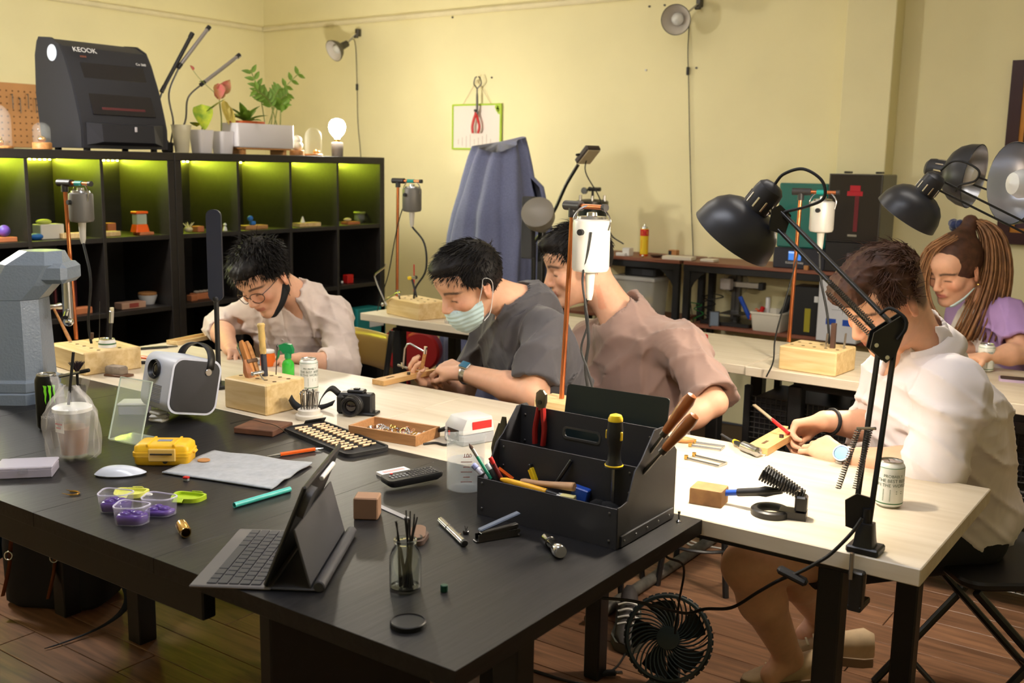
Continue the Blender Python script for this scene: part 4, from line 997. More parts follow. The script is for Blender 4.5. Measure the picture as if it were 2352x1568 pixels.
# ---- projector on a wad
p = PZ(455, 968, ZT); t = thing('projector', 'white mini projector with dark grey side panel and carry strap', 'projector', (p.x-.075, p.y-.012, ZT+.022), rot=(rad(-12), 0, rad(-6)))
W_, L_, H_ = .135, .15, .152
prof = rrect(L_, H_, .032, 6)
sh = [[(x, y, z+H_/2) for y, z in prof] for x in (-W_/2, W_/2)]
add('casing', loft([r[::-1] for r in sh]), mat('white_casing', (208, 212, 226), .4), t, sharp=40)
pi = rrect(L_-.012, H_-.012, .027, 6)
add('side_panel', loft([[(W_/2-.002, y, z+H_/2) for y, z in pi][::-1], [(W_/2+.004, y, z+H_/2) for y, z in pi][::-1], [(W_/2+.0055, y*.97, z*.97+H_/2) for y, z in pi][::-1]]), mat('grey_speaker_cloth', (62, 61, 62), .9, bump=.4, bscale=1500), t, sharp=40)
add('rim', xm(frame_prism(rrect(L_, H_, .032, 6), pi, .004), Matrix(((0, 0, 1, W_/2-.001), (1, 0, 0, 0), (0, 1, 0, H_/2), (0, 0, 0, 1)))), mat('white_casing', (208, 212, 226), .4), t)
add('lens_ring', xf(lathe([(.024, 0), (.027, .004), (.025, .010), (.020, .004), (.018, -.006)], 28, cap=False), (-.008, -L_/2-.001, .108), (rad(90), 0, 0)), M_BLACKP, t)
add('lens', xf(sphere(.018, 20, 10, (1, 1, .4)), (-.008, -L_/2+.002, .108), (rad(90), 0, 0)), mat('dark_lens', (26, 20, 26), .05, spec=1), t)
for k in range(11): add('grille_slot', box(.06, .002, .0016, 0, (.002, -L_/2-.0006, .022+k*.0045)), mat('grille_grey', (120, 122, 135), .6), t)
add('rivet', xf(cyl(.010, .004, 20, b=.001), (W_/2+.005, .032, .118), (0, rad(90), 0)), M_STEEL, t)
add('carry_strap', grid(lambda u, v: ((W_/2+.006)*math.cos(u*PI)*1.0, .036+(v-.5)*.022+.004*math.sin(5*u), .125+.065*math.sin(u*PI)**.7), 28, 2), mat('black_leather', (22, 20, 20), .5), t, thick=.003, sharp=180)
solo('tissue_wad', 'crumpled white wad propping up the projector', 'wad', xf(join(bz(.045, .036, .010, .004), xf(bz(.05, .034, .010, .005), (.002, 0, .010), (0, 0, .4)), xf(bz(.044, .03, .008, .003), (-.002, 0, .02), (0, 0, -.3))), (0, 0, 0)), mat('tissue_white', (208, 205, 196), .9), (p.x-.085, p.y-.062, ZT), (0, 0, .3), )
# ---- LED bar lamp behind the projector
p = PZ(497, 900, ZT); t = thing('bar_lamp', 'slim black bar desk lamp standing upright behind the projector', 'lamp', (p.x-.05, p.y+.05, ZT), rad(35))
z0 = PY(490, 690, p.y+.05).z-ZT; z1 = PY(477, 480, p.y+.05).z-ZT
add('foot', cyl(.045, .012, 24, b=.003), M_BLACKP, t); add('stem', cyl(.008, z0-.002, 12), M_BLACKP, t, (0, 0, .012))
add('light_bar', xf(prism(rrect(.045, z1-z0, .02, 6), .014, -.007), (0, 0, (z0+z1)/2), (rad(90), 0, 0)), mat('navy_black', (34, 38, 52), .45), t); add('hinge', sphere(.012, 12, 8), M_BLACKP, t, (0, 0, z0+.006))
# ---- yellow hard case
a, b_ = PZ(310, 1060, ZT), PZ(345, 1080, ZT); t = thing('hard_case', 'small yellow waterproof hard case with clear latch', 'case', (PZ(372, 1062, ZT).x, PZ(372, 1062, ZT).y+.01, ZT), rad(38))
M_YC = mat('case_yellow', (238, 186, 36), .4)
add('lower_shell', loft([[(x*k, y*k, z) for x, y in rrect(.128, .072, .012)] for k, z in ((.9, 0), (.98, .004), (1, .02), (1.04, .021), (1.04, .026))]), M_YC, t, sharp=50)
add('upper_shell', loft([[(x*k, y*k, z) for x, y in rrect(.128, .072, .012)] for k, z in ((1.04, .0265), (1.04, .031), (1, .0315), (.98, .044), (.86, .05))]), M_YC, t, sharp=50)
for x in (-.03, .03): add('rib', box(.006, .074, .006, .001, (x, 0, .049)), M_YC, t)
lt = add('latch', box(.062, .007, .03, .002, (.004, -.040, .027)), mat('latch_clear', (238, 200, 110), .2, alpha=.75), t); add('latch_pin', RX(cyl(.002, .05, 8), (-.022, -.0445, .03)), M_DSTEEL, lt)
add('label_plate', box(.032, .016, .0008, 0, (.0, .004, .0504)), mat('grey_label', (130, 135, 150), .4), t); add('hinge_tab', box(.012, .02, .008, .003, (.068, 0, .027)), M_YC, t); add('seal_dot', xf(cyl(.006, .002, 16), (.01, -.037, .012), (rad(90), 0, 0)), M_DSTEEL, t)
# ---- mouse
def mouse_fn(u, v):
    a = u*2*PI; r = v; x = .056*r*math.cos(a); y = .029*r*math.sin(a)*(1-.12*(x/.056)**2)
    return (x, y, .004+.017*(1-r**3)*(1-.25*(x/.056)))
p = PZ(277, 1090, ZT); q = SEG((222, 1092), (332, 1088)); t = thing('computer_mouse', 'low white wireless computer mouse', 'mouse', (p.x, p.y, ZT), q[4])
add('shell', grid(mouse_fn, 40, 12), mat('mouse_white', (205, 212, 226), .18, spec=.7), t, sharp=180)
add('underside', lathe([(.001, .001), (.95, .001), (1.0, .004)], 40, cap=False) and xf(lathe([(.9, .0006), (1.0, .0045)], 40), sc=(.056, .028, 1)), mat('mouse_grey', (150, 155, 165), .4), t)
# ---- parts box at left edge
t = lie('parts_box', 'flat clear divided parts box at the left edge', 'box', (5, 1090), (120, 1085), ZT, lambda L: [('tray', bz(.12, .075, .02, .002), mat('frosted_lilac', (190, 185, 205), .35, alpha=.75)), ('lid', bz(.122, .077, .006, .002, (0, 0, .0205)), mat('frosted_clear', (215, 210, 222), .25, alpha=.6)), ('latch', box(.02, .004, .012, .001, (0, -.0395, .018)), M_CLEAR)])
for i in range(4): add('divider', box(.0015, .072, .016, 0, (-.04+.027*i, 0, .011)), M_CLEAR, t)
# ---- felt sheet and wooden disc
F4 = [PZ(*q, ZT) for q in ((372, 1088), (488, 1038), (716, 1068), (622, 1126))]
def feltfn(u, v):
    p = F4[0].lerp(F4[1], u).lerp(F4[3].lerp(F4[2], u), v); n = math.sin(17*u)*math.sin(11*v)
    return (p.x+.004*math.sin(9*v+u)*(u in (0, 1)), p.y+.004*math.sin(8*u), ZT+.0035+.0012*n+.003*max(0, v-.8)*5*math.sin(6*u)**2)
c = sum(F4, Vector())/4
g = grid(feltfn, 24, 24); solo('felt_sheet', 'light grey felt sheet lying on the black table', 'felt', ([(x-c.x, y-c.y, z-ZT) for x, y, z in g[0]], g[1]), mat('grey_felt', (150, 155, 162), .95, var=.12, vscale=60, sheen=.3, bump=.4, bscale=400), (c.x, c.y, ZT), thick=.003, sharp=180)
p = PZ(468, 1058, ZT+.006); solo('wooden_disc', 'tiny pale wooden disc on the felt sheet', 'disc', cyl(.0145, .003, 24, b=.0006), M_TANW, (p.x, p.y, ZT+.0062))
# ---- small red and grey connector, white chips, hook
p = PZ(428, 1104, ZT); t = thing('connector', 'tiny red and grey connector beside the felt sheet', 'connector', (p.x, p.y, ZT), .3); add('plug', bz(.012, .009, .006, .001), M_GREYP, t); add('cap', bz(.013, .01, .004, .001, (0, 0, .006)), M_RED, t)
p = PZ(165, 1135, ZT); solo('metal_hook', 'small dark curved metal hook lying alone at left', 'hook', join(tube([(.016*math.cos(a), .012*math.sin(a), .003) for a in [rad(-70+14*i) for i in range(16)]], .0022, 6), rod((.0055, -.0113, .003), (-.016, -.011, .004), .0012, 6, .0004), rod((-.012, .0113, .003), (-.02, .006, .006), .0014, 6, .0004)), M_BRASS, (p.x, p.y, ZT), (0, 0, .3))
# ---- lens-case cups with purple gel and green lids
poly = [(-.036, 0), (-.02, .02), (.012, .026), (.036, .012), (.038, -.006), (.02, -.024), (-.014, -.022)]
poly = rrect(.064, .046, .014, 4)
poly = [(x*(1+.15*y/.023), y*(1-.2*x/.032)) for x, y in poly]
M_GELC = mat('cup_clear', (218, 215, 240), .12, alpha=.2, spec=.7); M_GEL = mat('purple_gel', (78, 40, 140), .25, spec=.6, var=.2, vscale=60)
def gelcup(px, py, rz, lab, fill=.7, lid=False):
    p = PZ(px, py, ZT); t = thing('gel_cup', lab, 'cup', (p.x, p.y, ZT), rz, 'clear cups with purple gel')
    inn = [(x*.95, y*.94) for x, y in poly]
    add('cup', join(loft([[(x*k, y*k, z) for x, y in poly] for k, z in ((.9, 0), (.93, .002), (1, .032), (1.03, .033), (1.03, .036))], cap=False), loft([[(x*.9, y*.9, .0) for x, y in poly], [(x*.9, y*.9, .0012) for x, y in poly]])), M_GELC, t, sharp=50)
    add('rim', frame_prism([(x*1.03, y*1.03) for x, y in poly], inn, .0022, .035), mat('rim_clear', (225, 222, 245), .2, alpha=.6), t)
    add('gel', join(loft([[(x*k*.93, y*k*.93, z) for x, y in poly] for k, z in ((.88, .0016), (.94, .022*fill), (.8, .028*fill))]), *[xf(sphere(.009, 10, 6, (1.3, 1, .7)), (.012*math.cos(i*2), .009*math.sin(i*2.2), .024*fill+.002)) for i in range(4)]), M_GEL, t, sharp=180)
    return t
gelcup(266, 1170, .5, 'left clear cup of dark purple gel, beside the pale green lid')
gelcup(303, 1200, .45, 'front clear cup of dark purple gel, nearest the table edge')
gelcup(366, 1180, .4, 'right clear cup with a little purple gel and its lid ring', .4)
def lid(px, py, rz, lab, m):
    p = PZ(px, py, ZT); t = thing('cup_lid', lab, 'lid', (p.x, p.y, ZT), rz, 'green snap lids')
    add('plate', prism([(x*.95, y*.95) for x, y in poly], .003, .0), m, t); add('rim', frame_prism([(x*1.05, y*1.05) for x, y in poly], [(x*.9, y*.9) for x, y in poly], .009), m, t)
    for s in (-1, 1): add('tab', xf(box(.02, .014, .002, .0006), (s*.008, s*.03, .008), (rad(-25*s), 0, 0)), m, t)
lid(300, 1137, .7, 'pale yellow-green snap lid behind the gel cups', mat('lid_pale', (220, 222, 110), .4)); lid(432, 1147, .5, 'lime green snap lid lying alone right of the gel cups', mat('lid_lime', (168, 196, 40), .4))
p = PZ(342, 1138, ZT); solo('plastic_chip', 'small white plastic chip between the lids', 'chip', bz(.015, .01, .005, .002), M_WHITEP, (p.x, p.y, ZT), (0, 0, .4))
# ---- tubes and pens on the black table
t = lie('brass_tube', 'short polished brass tube near the keyboard', 'tube', (412, 1196), (432, 1232), ZT+.0115, lambda L: [('tube', RX(lathe([(.0112, 0), (.0112, .038), (.0095, .041), (.0095, .047), (.008, .047), (.008, .002)], 20, cap=False), (-.022, 0, 0)), M_BRASS), ('end_cap', RX(cyl(.0085, .002, 18), (-.02, 0, 0)), M_DSTEEL)])
lie('drinking_straw', 'wide turquoise plastic straw lying below the felt', 'straw', (538, 1160), (666, 1123), ZT+.006, lambda L: [('straw', RX(lathe([(.0058, 0), (.0058, L), (.0048, L), (.0048, 0), (.0058, 0)], 16, cap=False), (-L/2, 0, 0)), mat('turquoise_plastic', (70, 180, 172), .35))])
lie('scriber', 'orange hexagonal scriber pen with metal tips', 'pen', (612, 1048), (745, 1028), ZT+.005, lambda L: [('barrel', RX(cyl(.0048, L*.6, 6), (-L*.27, 0, 0)), M_ORANGE), ('tip', RX(cyl(.001, L*.22, 8, .004), (-L*.49, 0, 0)), M_STEEL), ('tail', RX(cyl(.004, L*.14, 8, .001), (L*.34, 0, 0)), M_STEEL)])
lie('marker_pen', 'shiny silver marker lying in front of the beaker', 'pen', (1012, 1194), (1068, 1248), ZT+.007, lambda L: [('barrel', RX(cyl(.0065, L*.62, 18), (-L*.14, 0, 0)), M_CHROME), ('cap', RX(cyl(.0068, L*.34, 18, b=.001), (-L/2, 0, 0)), M_CHROME), ('end_cap', RX(cyl(.0066, .009, 18, b=.001), (L*.48-.006, 0, 0)), M_BLACKP)])
lie('torch', 'short chrome pocket torch in front of the toolbox', 'torch', (1250, 1232), (1298, 1276), ZT+.013, lambda L: [('barrel', RX(lathe([(.008, 0), (.0095, .002), (.0095, .05), (.011, .054), (.013, .06), (.013, .074), (.0115, .077)], 22), (-.045, 0, 0)), M_CHROME), ('lens', RX(cyl(.0105, .002, 20), (.031, 0, 0)), mat('grey_lens', (150, 150, 155), .1, spec=.8)), ('grip_ring', RX(torus(.0098, .001, 20, 6), (-.02, 0, 0)), M_DSTEEL)])
def stp(L):
    return [('base', join(box(L, .016, .004, .001, (0, 0, .002)), box(L*.9, .002, .012, 0, (0, -.007, .009)), box(L*.9, .002, .012, 0, (0, .007, .009))), M_DSTEEL),
            ('magazine', xf(box(L*.85, .011, .008, .001), (.005, 0, .017), (0, rad(-6), 0)), M_DSTEEL), ('top_arm', xf(box(L*.95, .015, .005, .002), (.005, 0, .033), (0, rad(-15), 0)), mat('blue_grey_metal', (90, 100, 120), .3, metal=.8)),
            ('hinge', xf(cyl(.004, .02, 10), (L*.45, -.01, .012), (rad(-90), 0, 0)), M_DSTEEL)]
lie('stapler', 'open dark metal stapler in front of the toolbox', 'stapler', (1090, 1245), (1190, 1228), ZT, stp)
p = PZ(1070, 1226, ZT); solo('binder_clip', 'tiny black clip beside the stapler', 'clip', join(bz(.012, .006, .007, .001), tube([(0, 0, .006), (.004, 0, .016), (-.003, 0, .016), (0, 0, .006)], .0008, 5)), M_BLACKM, (p.x, p.y, ZT))
p = PZ(1050, 1228, ZT); solo('cardboard_scrap', 'small tan cardboard scrap beside the marker', 'scrap', bz(.012, .012, .002), mat('cardboard', (150, 120, 92), .8), (p.x, p.y, ZT), (0, 0, .3))
p = PZ(1020, 1358, ZT); solo('green_bead', 'tiny dark green bead on the black table', 'bead', cyl(.0065, .012, 12, b=.001), mat('bottle_green', (12, 62, 48), .3), (p.x, p.y, ZT))
p = PZ(937, 1437, ZT); t = thing('jar_lid', 'round black jar lid lying near the table corner', 'lid', (p.x, p.y, ZT)); add('rim', lathe([(.027, 0), (.0275, .001), (.0275, .008), (.0262, .0092), (.0255, .0092), (.0255, .0075), (.0001, .007)], 36), M_BLACKP, t)
# ---- cube box and steel rule
p = PZ(828, 1192, ZT); solo('card_box', 'small brown cardboard cube casting a shadow', 'box', bz(.049, .043, .045, .0025), mat('kraft_card', (140, 108, 84), .8, var=.06), (p.x, p.y+.02, ZT), (0, 0, rad(33)))
lie('steel_rule', 'short flat grey steel rule by the cardboard cube', 'ruler', (850, 1152), (935, 1190), ZT+.001, lambda L: [('rule', box(L, .013, .0016, .0003), mat('matt_steel', (150, 150, 158), .4, metal=.7))])
# ---- jar with needle files
p = PZ(920, 1358, ZT); t = thing('glass_jar', 'small clear glass jar holding needle files', 'jar', (p.x, p.y+.012, ZT))
add('jar', lathe([(.0225, 0), (.026, .002), (.0265, .01), (.0265, .058), (.022, .07), (.0178, .076), (.0172, .081), (.0192, .083), (.0192, .088), (.0165, .088), (.0158, .08), (.0205, .068), (.0248, .057), (.0248, .008), (.02, .004), (.0001, .0045)], 36, cap=False), M_GLASS, t)
rs = np.random.RandomState(5)
for i in range(14):
    a = rs.rand()*6.28; b0 = (.012*math.cos(a), .012*math.sin(a)); sp = rs.normal(size=2)*.016+np.array([-.006, .004])
    ln = .115+.02*rs.rand(); v = Vector((sp[0]-b0[0]*.5, sp[1]-b0[1]*.5, .1)); mx_ = .013; k_ = .085/.1
    e = Vector((b0[0], b0[1], .0055))+v*(ln/.1)*.95
    tx = Vector((b0[0], b0[1], .0055))+v*k_
    f_ = max(1.0, math.hypot(tx.x, tx.y)/.0125); e = Vector((b0[0]/f_+(e.x-b0[0])/f_, b0[1]/f_+(e.y-b0[1])/f_, e.z))
    o = solo('needle_file', 'thin dark needle file among those in the glass jar', 'file', rod((b0[0]/f_, b0[1]/f_, .0065), tuple(e), .0016 if i % 3 else .0026, 6, .0011), mat('file_steel', (44, 42, 42), .4, metal=.6), (p.x, p.y+.012, ZT), group='needle files in the jar')
# ---- folding loupe in leather
t = lie('folding_loupe', 'folded brown leather loupe case beside the jar', 'loupe', (948, 1260), (975, 1222), ZT+.001, lambda L: [('case', prism(rrect(.062, .03, .0148, 8), .009), mat('dark_brown_leather', (74, 58, 50), .5)), ('lens_ring', xf(torus(.0085, .0025, 20, 8), (-.012, 0, .0105)), M_DSTEEL), ('flap', xf(prism(rrect(.05, .028, .0138, 8), .003), (.008, .003, .012), (0, rad(-10), .2)), mat('brown_leather', (104, 78, 58), .5))])
# ---- notepad and remote control
lie('notepad', 'small white notepad under the remote control', 'notepad', (870, 1098), (950, 1082), ZT, lambda L: [('pages', bz(.075, .055, .007, .0006), mat('white_paper', (232, 228, 222), .6)), ('print', box(.055, .012, .0005, 0, (0, .012, .0074)), mat('pink_print', (225, 160, 160), .6))])
p, q, c, L, an = SEG((878, 1116), (1012, 1092), ZT+.008); t = thing('remote_control', 'black remote control with rows of buttons, tilted on the notepad', 'remote control', (c.x, c.y, ZT+.0085), rot=(rad(3), rad(-1), an))
add('case', loft([[(x*k, y*k, z) for x, y in rrect(.14, .05, .012)] for k, z in ((.86, .0), (.98, .006), (1, .014), (.97, .017))]), M_BLACKP, t, sharp=50)
bm_ = mesh('button', bz(.0058, .0062, .0022, .0008)); bm2 = mesh('button', cyl(.0032, .002, 10, b=.0006))
for i in range(9):
    for j in range(4): add('button', bm_, mat('remote_button', (58, 56, 54), .5), t, (-.006+i*.0076, -.015+j*.0098, .0165))
for i in range(5):
    for j in range(2): add('button', bm2, M_GREYP, t, (-.052+i*.009, -.006+j*.011, .0165))
add('power_button', cyl(.0035, .0022, 12, b=.0006), M_RED, t, (-.062+.02, .018, .0165))
# ---- beaker of water
p = PZ(1066, 1125, ZT); t = thing('glass_beaker', 'glass beaker half full of water with red graduations', 'beaker', (p.x, p.y+.005, ZT))
pr = [(.036, 0), (.0405, .003), (.042, .009), (.042, .112), (.0435, .117), (.0455, .119)]
g = lathe(pr+[(.044, .1195), (.0405, .114), (.0405, .01), (.038, .0045), (.0001, .004)], 40, cap=False)
g = ([(x-(.012*(1-min(1, abs(math.atan2(y, -x))/.35)) if (z > .108 and x < 0) else 0), y, z) for x, y, z in g[0]], g[1])
add('beaker', g, mat('beaker_glass', (232, 238, 236), .04, alpha=.16, spec=.9), t, sharp=50)
add('water', lathe([(.0375, .0048), (.0398, .011), (.0398, .068), (.0001, .068)], 36), mat('water', (214, 222, 230), .03, alpha=.25, spec=.8), t)
gr = [box(.014 if k % 2 else .024, .0005, .0013, 0, (0, .0004, .03+.011*k)) for k in range(6)]
tg = text_geo('100', .012); gr.append(([(x+.002, .0004, y+.088) for x, y, z in tg[0]], tg[1]))
add('graduation', wrap_cyl(join(*gr), .0422), mat('red_print', (150, 60, 50), .6), t, rot=(0, 0, rad(40)))
# ------------------------------------------------------------------ tablet with keyboard case
zk = ZT+.006
A, D, B = PZ(433, 1343, zk), PZ(550, 1213, zk), PZ(735, 1358, zk)
d1 = (D-A); wd = d1.length; d1.normalize(); d2 = (B-A); d2 = d2-d1*d2.dot(d1); dp_ = d2.length; d2.normalize()
ang = math.atan2(d1.y, d1.x)          # local x along d1, local -y along d2
t = thing('tablet_keyboard', 'black tablet propped up in its keyboard case, screen to the left', 'tablet', (A.x, A.y, ZT), ang)
wd *= 1.0
def bxl(x0, x1, y0, y1, z0, z1, b=0): return box(x1-x0, y1-y0, z1-z0, b, ((x0+x1)/2, (y0+y1)/2, (z0+z1)/2))
hg = PP(607, 1338, A, (d1.x, d1.y, 0)); hy = -(hg-A).dot(d2)
tp = PP(700, 1118, A, (d1.x, d1.y, 0)); ty = -(tp-A).dot(d2); tz = tp.z-ZT
kd = -hy
M_CASE = mat('slate_case', (58, 58, 62), .55); M_KEY = mat('key_grey', (44, 44, 50), .5)
add('keyboard_deck', bxl(0, wd, -kd-.01, 0, .001, .006, .002), mat('deck_grey', (92, 88, 86), .5), t)
add('case_base', bxl(0.002, wd-.002, -dp_, -kd-.01, .001, .006, .002), M_CASE, t)
add('pen_roll', xf(cyl(.010, wd-.004, 16, b=.002), (.002, -dp_+.004, .0095), (0, rad(90), 0)), M_CASE, t)
rows = [(0.3, [1]*13+[1.5]), (1.3, [1]*12+[1.9]), (2.3, [1.6]+[1]*11+[1.3]), (3.3, [2.0]+[1]*10+[2.0]), (4.3, [1, 1, 1.2, 5.6, 1.2, 1, 1, 1])]
km = {}
for r0, ws in rows:
    tot = sum(ws); x = .008; ux = (wd-.016)/tot; ky = (kd-.034)/5
    for w in ws:
        key = round(w*ux, 4)
        if key not in km: km[key] = mesh('key', bz(w*ux-.0022, ky-.0022, .0022, .0007))
        add('key', km[key], M_KEY, t, (x+w*ux/2, -kd+.008+ky*(r0-.3)+ky/2, .0058)); x += w*ux
sl = Vector((0, ty-hy, tz-.007)); L = sl.length; tilt = math.atan2(sl.z, -sl.y)
g = box(wd, .0075, L, .003, (wd/2, 0, L/2)); M_ = Matrix.Translation((0, hy, .007)) @ Euler((rad(90)-tilt, 0, 0)).to_matrix().to_4x4()
add('tablet', xm(g, M_), M_BLACKP, t); add('screen', xm(box(wd-.016, .001, L-.016, 0, (wd/2, .0042, L/2)), M_), mat('dark_screen', (14, 14, 17), .08, spec=.8), t)
add('camera_bump', xm(prism(rrect(.05, .05, .015), .012), M_ @ Matrix.Translation((.032, -.003, L-.035)) @ Euler((rad(90), 0, 0)).to_matrix().to_4x4()), M_CASE, t)
rd = PP(668, 1218, A, (d1.x, d1.y, 0)); ry = -(rd-A).dot(d2); rz_ = rd.z-ZT
ft = PP(706, 1346, A, (d1.x, d1.y, 0)); fy = -(ft-A).dot(d2)
fl = Vector((0, fy-ry, -rz_+.007)); fl_l = fl.length; fa = math.atan2(fl.y, -fl.z)
add('kickstand_flap', xm(box(wd-.006, .004, fl_l, .001, (wd/2, 0, -fl_l/2)), Matrix.Translation((0, ry-.004, rz_)) @ Euler((fa, 0, 0)).to_matrix().to_4x4()), M_CASE, t)
add('stylus', xm(xf(cyl(.0045, .09, 10, b=.001), (wd*.35, -.010, L-.012), (0, rad(90), 0)), M_), M_WHITEP, t)
# ------------------------------------------------------------------ black steel toolbox
M_TB = mat('toolbox_black', (44, 44, 48), .5, bump=.15, bscale=900, spec=.45); M_RIV = mat('rivet_steel', (110, 110, 112), .35, metal=.9)
x0, x1, y0, y1 = -1.217, -.893, 1.606, 1.838
q2 = PX(1147, 1010, x0); q3 = PX(1197, 930, x0)
z1_, z2_, z3_ = .078, q2.z-ZT, q3.z-ZT; ya, yb, yc = 0.0, q2.y-y0, q3.y-y0; Wt = x1-x0; Dt = max(y1-y0, yc+.07)
tb = thing('toolbox', 'open black steel tiered toolbox in the middle of the tables', 'toolbox', (x0, y0, ZT))
add('base', box(Wt, Dt, .002, 0, (Wt/2, Dt/2, .0012)), M_TB, tb)
add('front_panel', box(Wt, .0025, z1_, .0005, (Wt/2, 0, z1_/2)), M_TB, tb)
add('middle_panel', box(Wt, .0025, z2_, .0005, (Wt/2, yb, z2_/2+.002)), M_TB, tb)
# panel with hand slot
zc = z3_-.042; sw, sh_ = .085, .02
V = [(0, 0), (Wt, 0), (Wt, z3_), (0, z3_)]; sx = Wt*.47
pan = join(box(Wt, .0025, zc-sh_/2, 0, (Wt/2, 0, (zc-sh_/2)/2)), box(Wt, .0025, z3_-zc-sh_/2, 0, (Wt/2, 0, (z3_+zc+sh_/2)/2)), box(sx-sw/2, .0025, sh_, 0, ((sx-sw/2)/2, 0, zc)), box(Wt-sx-sw/2, .0025, sh_, 0, ((Wt+sx+sw/2)/2, 0, zc)))
hp_ = add('handle_panel', xf(pan, (0, yc, .002)), M_TB, tb)
add('slot_trim', xf(xm(frame_prism(rrect(sw+.006, sh_+.006, .009, 4), rrect(sw-.002, sh_-.002, .008, 4), .005, -.0025), Euler((rad(90), 0, 0)).to_matrix().to_4x4()), (sx, yc, zc+.002)), M_RIV, hp_)
add('back_panel', box(Wt, .0025, z2_, .0005, (Wt/2, Dt, z2_/2)), M_TB, tb)
sp_ = [(0, 0), (Dt, 0), (Dt, z2_), (yc+.02, z3_), (yc-.015, z3_), (yb+.012, z2_+.01), (yb-.012, z2_-.005), (.035, z1_+.004), (.012, z1_), (0, z1_)]
for x in (0, Wt): add('side_panel', xm(prism(sp_, .0025, -.00125), Matrix(((0, 0, 1, x), (1, 0, 0, 0), (0, 1, 0, .002), (0, 0, 0, 1)))), M_TB, tb)
add('bottom_flange', xf(box(.004, Dt-.02, .022, .001), (Wt+.003, Dt/2, .013)), M_TB, tb)
rm = mesh('rivet', xf(sphere(.0028, 10, 6, (1, 1, .5)), (0, 0, 0), (rad(90), 0, 0))); rm2 = mesh('rivet', xf(sphere(.0026, 10, 6, (1, 1, .5)), (0, 0, 0), (0, rad(90), 0)))
for yy, zz in ((0, z1_), (yb, z2_), (yc, z3_)):
    for x in (.012, Wt-.016):
        for f in (.16, .84) if yy == 0 else (.62, .9): add('rivet', rm, M_RIV, tb, (x, yy-.0018, zz*f+.002))
for k in range(5): add('rivet', rm2, M_RIV, tb, (Wt+.0055, .02+k*(Dt-.05)/4, .013))
TX = lambda x, y, z: (x0+x, y0+y, ZT+z)
# things in the toolbox
pa, pb = PY(1297, 868, y0+yc+.03), PY(1527, 903, y0+yc+.05)
solo('dark_plate', 'dark green-black plastic plate standing in the back of the toolbox', 'plate', xf(prism(rrect((pb-pa).x*1.05, .17, .008), .003, -.0015), (0, 0, .085), (rad(80), 0, 0)), mat('green_black', (14, 28, 30), .4), ((pa.x+pb.x)/2, y0+yc+.045, pa.z-.185), (0, 0, rad(3)))
def pliers(name, label, base, tip, side, mh, mj, spread=.02, hl=.6, rh=.008, group=None):
    """Handles end at base, jaws end at tip (world)."""
    b, e = Vector(base), Vector(tip); ax = (e-b); L = ax.length; ax.normalize(); s = Vector(side); s = (s-ax*s.dot(ax)).normalized(); n = ax.cross(s)
    M = Matrix((( s.x, n.x, ax.x, b.x), (s.y, n.y, ax.y, b.y), (s.z, n.z, ax.z, b.z), (0, 0, 0, 1)))
    t = thing(name, label, 'pliers', b, group=group); M.translation = Vector((0, 0, 0))
    for sg in (-1, 1):
        add('handle', xm(tube(spline([(sg*spread, 0, 0), (sg*spread*1.15, 0, L*hl*.4), (sg*spread*.7, 0, L*hl*.8), (sg*.005, 0, L*hl)], 5), rh, 10, flat=.7), M), mh, t)
    add('jaws', xm(join(loft([[(x*k, y*k2, z) for x, y in rrect(.026, .012, .004, 2)] for k, k2, z in ((.6, 1, L*hl-.005), (1, 1, L*hl+.012), (.95, .9, L*hl+.03), (.35, .5, L))])), M), mj, t)
    add('pivot', xm(xf(cyl(.005, .016, 12), (0, .008, L*hl+.012), (rad(90), 0, 0)), M), M_DSTEEL, t)
    return t
yp = y0+yc-.012
b = PY(1238, 1020, yp); e = PY(1245, 895, yp)
pliers('pliers', 'red-handled cutting pliers hooked over the toolbox panel', b, e, (1, 0, 0), mat('red_grip', (150, 34, 30), .4), mat('worn_jaw', (112, 102, 86), .4, metal=.8), .010, .68, .0075)
# stubby screwdriver with yellow cap
yq = y0+yb-.012; b = PY(1410, 1072, yq); e = PY(1409, 948, yq)
t = thing('screwdriver', 'black screwdriver handle with a yellow domed end', 'screwdriver', b); Hs = (e-b).length
add('grip', lathe([(.018, 0), (.0165, .006), (.013, .014), (.012, Hs*.3), (.0155, Hs*.5), (.0165, Hs*.62), (.0145, Hs*.78), (.014, Hs*.86)], 20), M_BLACKP, t)
add('end_cap', lathe([(.0142, Hs*.858), (.0142, Hs*.9), (.011, Hs*.965), (.0001, Hs)], 20), M_YELLOW, t); add('ring', xf(torus(.0165, .0018, 20, 6), (0, 0, .004)), M_YELLOW, t)
for s in (-1, 1): add('stripe', box(.004, .006, Hs*.16, .001, (s*.0155, -.003, Hs*.6)), M_YELLOW, t)
add('shaft', cyl(.004, .09, 10), M_STEEL, t, (0, 0, -.088))
